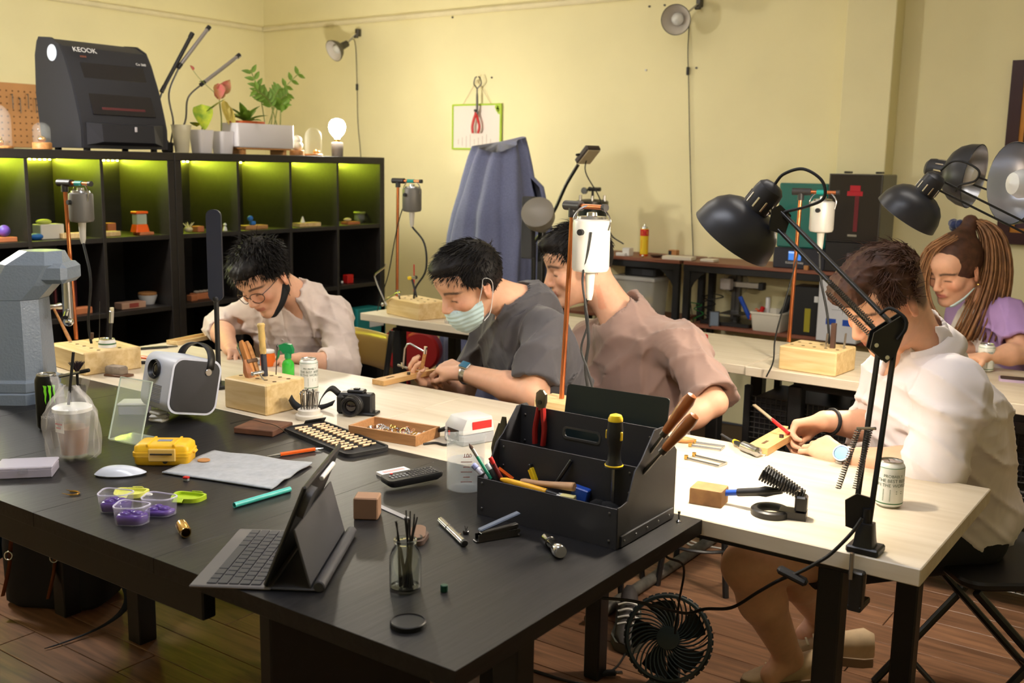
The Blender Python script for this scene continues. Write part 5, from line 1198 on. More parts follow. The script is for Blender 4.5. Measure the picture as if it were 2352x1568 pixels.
# wooden-handled tools leaning out on the right
for (bx_, ex_, lab) in (((1490, 1065), (1592, 905), 'upper wooden-handled tool leaning out of the toolbox'), ((1510, 1068), (1598, 952), 'lower wooden-handled tool leaning out of the toolbox')):
    k_ = bx_[0] < 1500; b, e = Vector((x1-.075-.01*k_, y0+yb+.022+.022*k_, ZT+.03)), PY(*ex_, y0+yb+.03+.03*k_); ax = e-b; L = ax.length
    t = thing('hand_tool', lab, 'hand tool', b, group='wooden-handled tools'); t.rotation_mode = 'QUATERNION'; t.rotation_quaternion = ax.to_track_quat('Z', 'Y')
    add('handle', lathe([(.006, L-.098), (.0085, L-.09), (.0095, L-.07), (.012, L-.04), (.0125, L-.018), (.009, L-.003), (.0001, L)], 18), mat('varnished_wood', (150, 88, 46), .3, var=.12, vscale=40), t)
    add('ferrule', cyl(.008, .01, 14), M_DSTEEL, t, (0, 0, L-.105)); add('shank', loft([[(x*k, y*k, z) for x, y in rrect(.014, .007, .002, 2)] for k, z in ((.4, 0), (1, L-.15), (.7, L-.1))]), M_DSTEEL, t)
# front tier contents
def stick(name, label, cat, a, b, yA, yB, parts, zlift=0):
    A_, B_ = PY(*a, yA), PY(*b, yB); ax = B_-A_; t = thing(name, label, cat, A_); t.rotation_mode = 'QUATERNION'; t.rotation_quaternion = ax.to_track_quat('Z', 'Y')
    for n, g, m in parts(ax.length): add(n, g, m, t)
    return t
yf = y0+.02
stick('paint_brush', 'thin green-handled paint brush leaning at the toolbox corner', 'brush', (1128, 1100), (1077, 1018), yf, yf-.0, lambda L: [('handle', cyl(.0035, L*.62, 10), mat('green_lacquer', (20, 120, 90), .3)), ('ferrule', xf(cyl(.0036, L*.22, 10), (0, 0, L*.62)), M_STEEL), ('bristles', xf(lathe([(.0034, 0), (.004, .006), (.0002, L*.16)], 10), (0, 0, L*.84)), mat('brown_bristle', (70, 48, 36), .8))])
stick('marker_pen', 'pale lilac marker leaning out of the toolbox corner', 'pen', (1120, 1100), (1086, 1066), yf+.006, yf, lambda L: [('barrel', cyl(.0062, L*.7, 14), mat('lilac_white', (200, 200, 222), .35)), ('cap', xf(cyl(.0066, L*.3, 14, b=.002), (0, 0, L*.7)), mat('lilac_cap', (150, 155, 200), .35))])
stick('mechanical_pencil', 'dark red mechanical pencil standing in the toolbox', 'pencil', (1158, 1112), (1126, 1050), yf+.01, yf+.004, lambda L: [('barrel', cyl(.0045, L*.75, 12), mat('dark_red', (96, 22, 26), .35)), ('cap', xf(cyl(.0048, L*.25, 12, b=.001), (0, 0, L*.75)), M_RED)])
stick('ball_pen', 'black and grey pen beside the red pencil', 'pen', (1145, 1110), (1118, 1065), yf+.016, yf+.014, lambda L: [('barrel', cyl(.0055, L*.7, 12), M_DARK), ('clip', box(.0025, .002, L*.4, 0, (0, -.0068, L*.7)), M_STEEL), ('cap', xf(cyl(.0055, L*.3, 12), (0, 0, L*.7)), mat('light_grey', (190, 190, 196), .4))])
stick('pencil', 'orange pencil leaning inside the toolbox', 'pencil', (1178, 1100), (1145, 1075), yf+.03, yf+.02, lambda L: [('barrel', cyl(.004, L, 6), M_ORANGE)])
stick('chisel_handle', 'yellow tool handle lying across the front tray', 'tool', (1150, 1100), (1285, 1138), yf+.004, yf+.008, lambda L: [('handle', lathe([(.003, 0), (.0065, L*.1), (.0072, L*.5), (.0068, L*.78), (.004, L*.8)], 14), mat('amber_yellow', (226, 168, 40), .3)), ('tip', xf(cyl(.006, L*.22, 12, .004), (0, 0, L*.79)), M_BLACKP)])
stick('wooden_tool', 'pale wooden handle lying in the front tray', 'tool', (1198, 1106), (1320, 1118), yf+.028, yf+.022, lambda L: [('handle', lathe([(.006, 0), (.0075, L*.06), (.0058, L*.3), (.0066, L*.6), (.0085, L*.9), (.0088, L*.985), (.007, L)], 16), wood('handle_beech', (208, 168, 130), (186, 142, 104), .5, 'Z', 3))])
stick('cutter_knife', 'yellow utility knife standing against the middle panel', 'knife', (1232, 1105), (1217, 1065), y0+yb-.006, y0+yb-.006, lambda L: [('body', box(.012, .006, L*.8, .002, (0, 0, L*.4)), M_YELLOW), ('head', box(.012, .007, L*.22, .002, (0, 0, L*.9)), M_BLACKP), ('clip', box(.003, .003, L*.55, 0, (.008, -.002, L*.45)), M_YELLOW)])
stick('black_rod', 'thin black rod leaning against the middle panel', 'rod', (1277, 1110), (1313, 1057), y0+yb-.012, y0+yb-.006, lambda L: [('rod', cyl(.004, L, 10), M_BLACKM)])
p = PY(1300, 1140, yf+.005); t = thing('eraser', 'white and yellow boxed eraser in the front tray', 'eraser', (p.x, yf+.012, p.z-.006), .2); add('sleeve', box(.03, .016, .014, .001), mat('pale_yellow', (230, 220, 150), .5), t); add('rubber', box(.012, .0155, .0135, .001, (-.016, 0, 0)), M_WHITEP, t)
p = PY(1330, 1128, yf+.03); solo('blue_block', 'dark blue block beside the eraser in the tray', 'block', box(.034, .02, .03, .002), M_BLUE, (p.x, yf+.036, p.z-.008), (0, .2, .2))
rs = np.random.RandomState(8); p = PY(1400, 1150, yf+.03)
solo('black_cloth', 'crumpled black cloth filling the front tray', 'cloth', join(*[xf(sphere(.02, 10, 8, (1.2, .8, .5+.3*rs.rand())), (rs.normal()*.022, rs.normal()*.008, rs.normal()*.004), (rs.rand(), rs.rand(), rs.rand()*3)) for _ in range(9)]), mat('black_fluff', (16, 16, 17), .95, bump=.8, bscale=300), (p.x+.005, yf+.034, ZT+.045))
# screw stand at the corner
p = PZ(1559, 1198, ZT); t = thing('screw', 'small steel screw standing on its head at the black table corner', 'screw', (p.x, p.y, ZT)); add('head', lathe([(.0055, 0), (.0055, .0015), (.002, .005)], 14), M_STEEL, t); add('shank', cyl(.0018, .014, 8), M_STEEL, t, (0, 0, .005)); add('nut', cyl(.003, .004, 6), M_STEEL, t, (0, 0, .018))
# clear tape dispenser and things left of the toolbox
p = PZ(1215, 985, ZT); t = thing('tape_dispenser', 'clear plastic tape dispenser behind the toolbox corner', 'tape dispenser', (-1.33, 2.02, ZT), .6)
add('shell', xm(frame_prism(rrect(.075, .09, .034, 6), rrect(.05, .065, .024, 6), .026, -.013), Matrix.Translation((0, 0, .046)) @ Euler((rad(90), 0, 0)).to_matrix().to_4x4()), mat('amber_clear', (235, 226, 200), .1, alpha=.5), t); add('reel', xf(lathe([(.018, -.009), (.024, -.009), (.024, .009), (.018, .009), (.018, -.009)], 28, cap=False), (0, 0, .046), (rad(90), 0, 0)), M_CLEAR, t)
p = PZ(1128, 1045, ZT); t = thing('pill_bottle', 'white bottle with blue label between beaker and toolbox', 'bottle', (-1.335, 1.875, ZT), rad(30)); add('bottle', lathe([(.016, 0), (.018, .002), (.018, .045), (.0145, .051), (.0145, .053)], 24), M_WHITEP, t); add('cap', cyl(.0165, .016, 24, b=.002), mat('cap_lilac', (215, 205, 222), .4), t, (0, 0, .0535)); add('label_wrap', wrap_cyl(box(.05, .0006, .03, 0, (0, .0006, .026)), .018), mat('blue_label', (60, 100, 160), .5), t, sharp=180)
for i, (px, py) in enumerate(((1158, 985), (1150, 1000))):
    b = Vector((x0-.03+.012*i, y0+yb+.02+.02*i, ZT+.05)); pliers('pliers', ['black pliers standing beside the toolbox, jaws up', 'second black pliers tucked against the toolbox side'][i], Vector((x0-.022-.02*i, y0+yb+.03, ZT+.012)), PY(px, py-28, y0+yb+.05), (1, .3, 0), M_BLACKP, M_DSTEEL, .012, .55, .006)
# ------------------------------------------------------------------ toolholder blocks
def tblock(label, c0, cl, cr, h, holes=True, z=ZT):
    a, l, r = PZ(*c0, z), PZ(*cl, z), PZ(*cr, z); an = math.atan2(a.y-l.y, a.x-l.x); w = (a-l).length; ux = Vector((math.cos(an), math.sin(an), 0)); uy = Vector((-math.sin(an), math.cos(an), 0))
    d = abs((r-a).dot(uy)); o = a-ux*w/2+uy*d/2
    t = thing('toolholder_block', label, 'tool holder', (o.x, o.y, z), an, 'pine toolholder blocks')
    add('block', bz(w, d, h, .004), M_PINE, t)
    if holes:
        hm = mesh('hole', cyl(.006, .0012, 12)); k = 0
        for i in range(5):
            for j in range(2): add('hole', hm, mat('hole_dark', (92, 66, 40), .9), t, (-w*.4+w*.2*i, -d*.18+d*.36*j, h-.0004))
    t['w'] = w; t['d'] = d; t['h'] = h; return t, o, ux, uy, w, d
bL, oL, uxL, uyL, wL_, dL_ = tblock('pine toolholder block at far left holding a hammer', (194, 864), (114, 838), (283, 833), .075)
bM, oM, uxM, uyM, wM_, dM_ = tblock('pine toolholder block in the middle with wooden clamp and bamboo handle', (612, 956), (516, 935), (692, 932), .088)
b3, o3, ux3, uy3, w3, d3 = tblock('pine toolholder block on the back table with hammer and saw frame', (962, 737), (887, 720), (1006, 726), .08)
b4, o4, ux4, uy4, w4, d4 = tblock('brightly lit pine toolholder block behind the black lamp', (1918, 866), (1787, 847), (1956, 848), .085)
pn = PZ(1290, 915, ZT+.085)
bN = thing('toolholder_block', 'pine toolholder block hidden behind the black toolbox', 'tool holder', (pn.x+.02, pn.y, ZT), 0, 'pine toolholder blocks'); add('block', bz(.16, .09, .085, .004), M_PINE, bN)
# ------------------------------------------------------------------ copper stands with flexible shaft motors
def flex_stand(label_s, label_m, base, top, yY, tz_, motor_px, motor_r, motor_h, tape, mcol, shaft_pts, hp_px, lit=0, white=False, tdir=None):
    """base world point, top pixel at the tee (same Y), motor centre pixel."""
    b = Vector(base); T = PY(*top, yY); t = thing('copper_stand', label_s, 'stand', b, group='copper tool stands')
    add('pole', rod((0, 0, 0), tuple(T-b), .0068, 14), M_COPPER, t)
    mc = PY(*motor_px, yY); dx = Vector((mc.x-T.x, mc.y-T.y, 0)); dn = Vector((1, .12, 0)).normalized() if tdir is None else Vector(tdir).normalized()
    M_ABS = mat('dark_fitting', (46, 44, 44), .45)
    te = T-b
    add('tee', join(rod(tuple(te-dn*.03), tuple(te+dn*.035), .0125, 16), rod(tuple(te-Vector((0, 0, .03))), tuple(te), .0115, 14)), M_ABS, t)
    add('tee_bore', rod(tuple(te-dn*.031), tuple(te-dn*.029), .008, 14), M_RUBBER, t)
    Lb = .125; add('crossbar', rod(tuple(te+dn*.03), tuple(te+dn*Lb), .0068, 14), M_COPPER, t); add('end_cap', rod(tuple(te+dn*(Lb-.004)), tuple(te+dn*(Lb+.008)), .009, 14), M_ABS, t)
    if tape: add('tape', rod(tuple(te+dn*.055), tuple(te+dn*.09), .0088, 14), tape, t)
    hk = T+dn*.078
    m_ = thing('flex_shaft_motor', label_m, 'motor', (hk.x, hk.y, hk.z-.012-motor_h), group='hanging flexible shaft motors')
    M_MG = mcol
    add('motor_can', lathe([(motor_r*.45, -.004), (motor_r*.9, 0), (motor_r, .008), (motor_r, motor_h-.03), (motor_r*.97, motor_h-.022), (motor_r*.8, motor_h-.018)], 28), M_MG, m_)
    add('motor_top', lathe([(motor_r*.8, motor_h-.02), (motor_r*.75, motor_h-.012), (motor_r*.3, motor_h-.01), (motor_r*.28, motor_h-.002), (.0001, motor_h)], 24), M_STEEL, m_)
    add('hanger', tube(spline([(-motor_r*1.02, 0, motor_h-.045), (-motor_r*1.1, 0, motor_h-.015), (-motor_r*.5, 0, motor_h+.012), (motor_r*.5, 0, motor_h+.012), (motor_r*1.1, 0, motor_h-.015), (motor_r*1.02, 0, motor_h-.045)], 5), .0024, 6), M_STEEL, m_)
    sf = -math.cos(0); add('socket', xf(cyl(.008, .012, 12), (0, -motor_r*.95, motor_h-.05), (rad(90), 0, 0)), M_RUBBER, m_)
    add('nozzle', lathe([(.006, -.075), (.0095, -.06), (.013, -.004)], 16), mat('pale_nozzle', (196, 192, 182), .4), m_)
    mw = Vector(m_.location)
    pts = [mw+Vector((0, 0, -.07))]+[PY(*q, yY-.01) for q in shaft_pts]
    add('flexible_shaft', tube(spline([tuple(p-mw) for p in pts], 6), .0045, 8), M_RUBBER, m_)
    return t, m_
M_MOT = mat('motor_grey', (112, 110, 106), .45, metal=.3, bump=.2, bscale=500); M_MOTW = mat('motor_pale', (208, 205, 198), .4, metal=.2)
zb = ZT+.076
q = PY(175, 772, oL.y+.02); flex_stand('copper pole stand at far left in the block', 'dark grey hanging motor at far left', (q.x, oL.y+.02, zb), (148, 420), oL.y+.02, 0, (197, 470), .04, .115, M_TEAL, M_MOT, [(208, 640), (203, 740), (212, 800)], None)
q = PY(912, 672, o3.y+.01); flex_stand('copper pole stand before the yellow wall', 'grey hanging motor before the yellow wall', (q.x, o3.y+.01, ZT+.081), (914, 415), o3.y+.01, 0, (948, 460), .044, .125, M_TEAL, M_MOT, [(975, 560), (978, 620), (955, 660), (950, 690)], None)
q = Vector(pn); flex_stand('copper pole stand behind the toolbox, brightly lit', 'pale grey hanging motor in front of the watching man', (q.x, q.y, ZT+.086), (1316, 472), q.y, 0, (1350, 550), .048, .15, None, M_MOTW, [(1345, 700), (1352, 780), (1345, 840), (1352, 900)], None, tdir=(1, -.35, 0))
q = PY(1812, 782, o4.y+.01); flex_stand('copper pole stand beside the black lamp arm', 'white hanging motor beside the black lamp', (q.x, o4.y+.01, ZT+.086), (1840, 440), o4.y+.01, 0, (1868, 490), .042, .125, M_TEAL, M_MOTW, [(1885, 640), (1900, 720), (1905, 790)], None)
# thin power cords of the two front motors
solo('hanging_lead', 'grey cord hanging from the pale motor down to the toolbox', 'cord', tube(spline([tuple(Vector(PY(x, y, pn.y-.07))-Vector(PY(1350, 530, pn.y-.07))) for x, y in ((1358, 533), (1350, 580), (1338, 640), (1345, 700), (1350, 745), (1335, 800), (1350, 850), (1365, 905))], 6), .0028, 6), M_RUBBER, tuple(PY(1350, 530, pn.y-.07)))
solo('hanging_lead', 'thin cord hanging over the back table edge beside the bright block', 'cord', tube(spline([tuple(Vector(PY(x, y, 3.43))-Vector(PY(1830, 580, 3.43))) for x, y in ((1836, 570), (1815, 650), (1795, 720), (1780, 780), (1776, 830), (1760, 865))], 6), .0028, 6), M_RUBBER, tuple(PY(1830, 580, 3.43)))
solo('hanging_lead', 'thin cord from the grey motor behind the copper pole', 'cord', tube(spline([tuple(Vector(PY(x, y, o3.y))-Vector(PY(935, 450, o3.y))) for x, y in ((935, 452), (918, 500), (905, 560), (892, 630), (876, 680), (862, 730))], 6), .0025, 6), M_RUBBER, tuple(PY(935, 450, o3.y)))
# ------------------------------------------------------------------ tools standing in the blocks
def st2(name, label, cat, a, b, y, parts, group=None):
    A_, B_ = PY(*a, y), PY(*b, y); ax = B_-A_; t = thing(name, label, cat, A_, group=group); t.rotation_mode = 'QUATERNION'; t.rotation_quaternion = ax.to_track_quat('Z', 'Y')
    for n, g, m in parts(ax.length): add(n, g, m, t)
    return t
def hammer(L, hm, hd, r=.006, hr=.011, hl=.05, s=1):
    return [('handle', lathe([(r, 0), (r*1.15, L*.2), (r*.8, L*.6), (r*.75, L*.97)], 12), hm), ('hammer_head', xf(lathe([(hr*.9, -hl*.5), (hr, -hl*.42), (hr*.7, -hl*.15), (hr*.75, hl*.15), (hr*.95, hl*.3), (hr*.6, hl*.45), (.0001, hl*.5)], 16), (0, 0, L), (rad(90), 0, rad(90)*s)), hd)]
st2('hammer', 'ball-pein hammer with wooden handle in the far left block', 'hammer', (164, 788), (122, 705), oL.y-.01, lambda L: hammer(L, M_TANW, M_STEEL, .0055, .013, .06))
st2('needle_file', 'long thin dark file upright in the far left block', 'file', (228, 788), (229, 692), oL.y, lambda L: [('blade', cyl(.0018, L, 6, .0008), M_DSTEEL)])
st2('flat_brush', 'dark flat brush with silver ferrule in the far left block', 'brush', (253, 792), (257, 706), oL.y+.01, lambda L: [('handle', box(.009, .007, L*.6, .002, (0, 0, L*.3)), M_BLACKP), ('ferrule', box(.013, .009, L*.32, .001, (0, 0, L*.75)), M_STEEL), ('bristles', box(.012, .008, L*.1, .001, (0, 0, L*.95)), mat('pale_bristle', (200, 190, 160), .8))])
st2('dark_punch', 'short dark punch stub in the far left block', 'punch', (211, 778), (212, 764), oL.y-.005, lambda L: [('punch', cyl(.005, L, 12), mat('dark_brown', (72, 50, 40), .5))])
p = PZ(247, 800, ZT); t = thing('drink_can', 'white can behind the far left block', 'can', (PY(247, 800, 2.0).x, 2.0, ZT)); add('can_body', lathe([(.022, 0), (.0275, .006), (.0285, .012), (.0285, .09), (.024, .1)], 24), M_WHITEP, t); add('lid', lathe([(.024, .1), (.0245, .103), (.0225, .103), (.0215, .101), (.0001, .101)], 24), M_STEEL, t); add('stripe', lathe([(.0287, .085), (.0287, .09)], 24, cap=False), mat('can_green', (60, 110, 70), .4), t)
st2('bamboo_file', 'bamboo-handled file with dark lower half in the middle block', 'file', (609, 868), (599, 742), oM.y+.012, lambda L: [('blade', loft([[(x*k, y*k, z) for x, y in rrect(.016, .014, .005, 2)] for k, z in ((1, 0), (1.05, L*.45))]), mat('blue_black_grip', (44, 46, 58), .5, var=.3, vscale=60)), ('handle', lathe([(.0085, L*.44), (.0095, L*.5), (.0088, L*.68), (.0102, L*.7), (.0092, L*.9), (.0115, L*.97), (.009, L)], 18), mat('bamboo', (214, 182, 112), .4, var=.15, vscale=30))])
st2('ring_clamp', 'tan wooden ring clamp leaning in the middle block', 'clamp', (590, 872), (560, 785), oM.y-.008, lambda L: [('jaw', xf(loft([[(x*k, y*kk, z) for x, y in rrect(.016, .02, .003, 2)] for k, kk, z in ((.5, .8, 0), (1, 1, L*.5), (.9, 1, L*.85), (.5, .6, L))]), (-.0085, 0, 0)), M_TANW), ('jaw', xf(loft([[(x*k, y*kk, z) for x, y in rrect(.015, .02, .003, 2)] for k, kk, z in ((.5, .8, 0), (1, 1, L*.5), (.9, 1, L*.9), (.4, .6, L*1.04))]), (.0085, 0, 0)), wood('clamp_orange', (206, 140, 74), (186, 120, 60), .45, 'Z', 2)), ('leather_band', box(.04, .023, .012, .002, (0, 0, L*.48)), mat('brown_leather', (104, 78, 58), .5))])
st2('ring_clamp', 'shorter brown wooden clamp in front in the middle block', 'clamp', (577, 880), (562, 826), oM.y-.03, lambda L: [('jaw', loft([[(x*k, y*k, z) for x, y in rrect(.022, .018, .004, 2)] for k, z in ((.7, 0), (1.1, L*.5), (.4, L))]), wood('clamp_brown', (178, 116, 70), (150, 92, 54), .5, 'Z', 2))])
st2('small_hammer', 'small steel-headed hammer in the middle block', 'hammer', (606, 872), (594, 856), oM.y-.035, lambda L: [('handle', cyl(.002, L, 8), M_STEEL), ('hammer_head', xf(cyl(.0058, .04, 14, b=.001), (-.016, 0, L), (0, rad(90), 0)), M_STEEL)])
st2('needle_file', 'thin needle with dark tip standing in the middle block', 'file', (634, 860), (637, 788), oM.y+.01, lambda L: [('blade', cyl(.0015, L*.85, 6), M_DSTEEL), ('tip', xf(lathe([(.001, 0), (.003, L*.06), (.0002, L*.15)], 8), (0, 0, L*.84)), M_BLACKM)])
st2('hammer', 'small black-headed hammer in the back table block', 'hammer', (957, 682), (946, 638), o3.y-.01, lambda L: [('handle', cyl(.005, L, 10), M_BLACKP), ('hammer_head', xf(cyl(.008, .03, 14, b=.001), (-.02, 0, L), (0, rad(90), 0)), M_STEEL), ('hammer_face', xf(cyl(.0085, .016, 14, b=.002), (.008, 0, L), (0, rad(90), 0)), M_YELLOW), ('hammer_peen', xf(cyl(.009, .014, 14, b=.002), (-.032, 0, L), (0, rad(90), 0)), M_BLACKP)])
st2('orange_file', 'thin orange-handled file in the back table block', 'file', (951, 676), (951, 607), o3.y+.03, lambda L: [('handle', cyl(.0028, L, 8), M_RED)])
def saw_frame(L, D, m=M_STEEL): return [('frame', tube([(0, 0, 0), (0, 0, .02), (D*.9, 0, .02), (D, 0, .03), (D, 0, L-.03), (D*.9, 0, L-.02), (0, 0, L-.02), (0, 0, L)], .0035, 6), m), ('blade', rod((0, 0, .0), (0, 0, L), .0008, 4), M_DSTEEL), ('clamp_screw', xf(cyl(.006, .012, 10), (-.006, 0, L-.025), (0, rad(90), 0)), M_STEEL), ('clamp_screw', xf(cyl(.006, .012, 10), (-.006, 0, .012), (0, rad(90), 0)), M_STEEL)]
A_, B_ = PY(895, 715, o3.y-.075), PY(882, 607, o3.y-.075)
t = thing('saw_frame', 'steel saw frame hooked on the front of the back table block', 'saw', PY(884, 612, o3.y-.06)); o_ = Vector(t.location)
W3 = lambda x, y: tuple(PY(x, y, o3.y-.06)-o_)
add('frame', tube(spline([W3(886, 606), W3(884, 613)], 2)+[W3(864, 628), W3(860, 634), W3(866, 652), W3(888, 702)], .0042, 8), M_STEEL, t); add('cross_arm', tube([W3(882, 692), W3(900, 680), W3(915, 672)], .004, 8), M_STEEL, t); add('wing_nut', sphere(.009, 10, 8), M_STEEL, t, W3(879, 699)); add('clamp', join(rod(W3(912, 666), W3(917, 680), .005, 8), rod(W3(908, 674), W3(920, 670), .004, 8)), M_STEEL, t)
add('spare_leg', tube([W3(917, 680), W3(924, 722)], .0035, 6), M_DSTEEL, t)
for i, (x, w, m) in enumerate(((1896, .004, M_STEEL), (1912, .010, mat('dark_brown', (72, 50, 40), .5)), (1938, .004, M_STEEL))):
    st2('punch', ['thin steel needle standing in the bright block', 'dark square punch standing in the bright block', 'steel needle right of the dark punch in the bright block'][i], 'punch', (x, 802), (x+5 if i != 1 else x+4, 742 if i == 1 else 765), o4.y-.02+.01*i, lambda L, w=w, m=m: [('shank', box(w*1.6, w*1.6, L, .001, (0, 0, L/2)), m)])
# ------------------------------------------------------------------ things on the left pale table
lie('metal_file', 'long black file lying on the far pale table', 'file', (298, 802), (385, 796), ZT+.004, lambda L: [('blade', box(L, .02, .006, .001), M_BLACKM), ('tang', box(L*.3, .008, .005, .001, (L*.62, 0, 0)), M_DSTEEL)])
lie('orange_knife', 'orange-handled knife lying left of the projector', 'knife', (298, 816), (345, 822), ZT+.005, lambda L: [('handle', box(L, .016, .009, .003), M_ORANGE), ('blade', box(L*.5, .012, .002, 0, (-L*.7, 0, 0)), M_STEEL)])
lie('black_rod', 'dark round rod lying in front of the orange knife', 'rod', (285, 832), (350, 832), ZT+.006, lambda L: [('rod', RX(cyl(.006, L, 12, b=.001), (-L/2, 0, 0)), M_RUBBER)])
t = lie('wooden_tray', 'shallow light wooden tray at the far table end', 'tray', (395, 792), (480, 775), ZT, lambda L: [('tray_floor', bz(L, .05, .004), M_PINE), ('rim', xm(frame_prism(rrect(L, .06, .004), rrect(L-.012, .048, .003), .016), Matrix.Identity(4)), M_PINE)])
p = PZ(268, 862, ZT); solo('wood_board', 'small dark brown board under the grey stone', 'board', bz(.085, .045, .007, .001), M_DKW, (p.x+.012, p.y, ZT), (0, 0, .25))
solo('grinding_stone', 'rough grey whetstone on a small brown board', 'stone', xf(loft([[(x*k, y*k, z) for x, y in rrect(.07, .038, .008)] for k, z in ((.97, 0), (1, .004), (.98, .02), (.85, .025))]), (0, 0, 0)), mat('rough_stone', (146, 132, 116), .9, var=.25, vscale=40, bump=.8, bscale=80, bdist=.003), (p.x, p.y, ZT+.0072), (0, 0, .25))
# ---- beer cans: white with green print
def beer(label, px, py, rz, group='white and green beer cans', z=ZT):
    r, h = .0285, .1; p = PZ(px, py, z)
    GR = mat('can_green', (60, 110, 70), .4); PR = mat('can_print', (96, 118, 100), .5); ln = []
    for s, sz, zz in (('PROBABLY', .0085, .071), ('THE BEST BEER', .0098, .061), ('IN THE WORLD', .0098, .051)):
        g = text_geo(s, sz); ln.append(wrap_cyl(([(x*1.0, .0005, y+zz) for x, y, _ in g[0]], g[1]), r))
    t = can('drink_can', label, 'can', (p.x, p.y, z), r, h, mat('can_white', (224, 226, 220), .35, metal=.1), rz, [('lettering', join(*ln), PR),
        ('top_stripe', lathe([(r*.995, h*.872), (r*.96, h*.905)], 32, cap=False), GR), ('bottom_stripe', lathe([(r*1.004, h*.1), (r*1.004, h*.125)], 32, cap=False), GR),
        ('panel_band', wrap_cyl(box(.06, .0003, .008, 0, (0, .0002, .082)), r), mat('pale_green_print', (176, 192, 170), .5)),
        ('barcode', wrap_cyl(join(*[box(.016, .0004, .0012, 0, (-.012, .0003, .018+.0026*i)) for i in range(10)]), r), PR), ('fine_print', wrap_cyl(join(*[box(.014, .0004, .0011, 0, (.014, .0003, .034+.0045*i)) for i in range(2)]), r), PR)], group)
    return t
beer('white and green beer can beside the green spray bottle', 710, 895, rad(52)); beer('white and green beer can behind the lamp base', 2040, 1160, rad(28)); beer('white beer can beside the woman, on the back table', 2262, 852, rad(30))
# ---- spray bottle
p = PZ(672, 868, ZT); t = thing('spray_bottle', 'small green spray bottle with trigger head', 'spray bottle', (p.x-.02, p.y, ZT), rad(200))
add('bottle', lathe([(.018, 0), (.02, .003), (.02, .045), (.016, .054), (.009, .06), (.009, .066)], 22), mat('green_clear', (60, 200, 60), .15, alpha=.8), t); add('collar', cyl(.0115, .018, 18), mat('spray_green', (20, 140, 80), .35), t, (0, 0, .064))
add('nozzle_head', prism([(-.018, 0), (.016, 0), (.03, .016), (.03, .026), (.01, .034), (-.012, .03), (-.02, .014)], .016, -.008) and xm(prism([(-.018, 0), (.014, 0), (.026, .014), (.03, .026), (.01, .034), (-.012, .03), (-.02, .014)], .016, -.008), Matrix.Translation((0, 0, .08)) @ Euler((rad(90), 0, 0)).to_matrix().to_4x4()), mat('spray_green', (20, 140, 80), .35), t)
add('trigger', tube(spline([(.02, 0, .096), (.032, 0, .085), (.034, 0, .07), (.042, 0, .056)], 5), .005, 8, flat=.7), mat('spray_green', (20, 140, 80), .35), t)
p = PZ(588, 848, ZT); t = thing('orange_jar', 'orange jar with white lid behind the bamboo file', 'jar', (p.x-.02, p.y+.07, ZT)); add('jar', lathe([(.024, 0), (.026, .004), (.026, .04), (.022, .045)], 22), mat('orange_clear', (232, 110, 30), .25), t); add('lid', cyl(.024, .01, 22, b=.002), M_WHITEP, t, (0, 0, .0455))
t = lie('graver', 'dark hand tool held in the right hand of the man in beige', 'tool', (546, 800), (561, 838), ZT+.05, lambda L: []); o_ = Vector(PY(549, 798, 2.385)); e_ = Vector(PY(561, 838, 2.33))
t.location = e_; t.rotation_mode = 'QUATERNION'; t.rotation_quaternion = (o_-e_).to_track_quat('Z', 'Y'); Lg = (o_-e_).length
add('shaft', cyl(.0012, Lg*.6, 8, .003), M_DSTEEL, t); add('grip', lathe([(.004, Lg*.55), (.006, Lg*.8), (.0085, Lg), (.0055, Lg*1.1), (.003, Lg*1.25)], 12), M_BLACKM, t)
t = lie('work_mat', 'small grey mat under the hands of the man in beige', 'mat', (560, 835), (660, 830), ZT, lambda L: [('sheet', bz(L, .09, .004, .001), mat('grey_mat', (120, 122, 128), .7))])
# ---- burr stand
p = PZ(704, 962, ZT); t = thing('burr_stand', 'round white stand bristling with steel burrs', 'tool holder', (p.x, p.y+.01, ZT)); add('stand_base', lathe([(.036, 0), (.037, .002), (.037, .012), (.031, .015), (.031, .026), (.027, .028)], 32), mat('cream_plastic', (218, 212, 200), .4), t)
rs = np.random.RandomState(3); bmm = [mesh('burr', join(cyl(.0012, .05, 6), xf(sphere(.002+.0006*i, 8, 6), (0, 0, .05)))) for i in range(3)]
for i in range(30):
    a = i*2.4; r_ = .024*math.sqrt(i/30); add('burr', bmm[i % 3], M_DSTEEL if i % 2 else M_STEEL, t, (r_*math.cos(a), r_*math.sin(a), .02+.012*rs.rand()), (rs.normal()*.05, rs.normal()*.05, 0))
# ---- camera with strap
p, q, c, L, an = SEG((745, 940), (850, 955)); t = thing('camera', 'black mirrorless camera lying with its strap', 'camera', (c.x+.02, c.y+.02, ZT), an+.25)
add('camera_body', bz(.1, .036, .058, .005), mat('camera_black', (26, 26, 27), .45), t); add('grip', bz(.022, .05, .054, .006, (-.04, -.006, 0)), M_RUBBER, t); add('top_plate', bz(.05, .03, .01, .003, (0, 0, .0575)), M_BLACKM, t)
ln = add('lens', xf(lathe([(.027, 0), (.029, .004), (.029, .02), (.0275, .022), (.0275, .04), (.0265, .044), (.0215, .044), (.0195, .034), (.0001, .032)], 30), (.0, -.018, .029), (rad(90), 0, 0)), M_BLACKP, t)
for k in (.014, .026, .034): add('focus_ring', xf(torus(.0288, .0008, 30, 6), (.0, -.018-k, .029), (rad(90), 0, 0)), M_DSTEEL, ln)
add('lens_glass', xf(sphere(.019, 18, 8, (1, 1, .25)), (0, -.05, .029), (rad(90), 0, 0)), mat('dark_lens', (26, 20, 26), .05, spec=1), ln); add('shoe_mount', bz(.016, .014, .004, .001, (0, 0, .0675)), M_DSTEEL, t)
add('base_plate', bz(.07, .05, .008, .002, (.03, -.012, 0)), M_BLACKM, t)
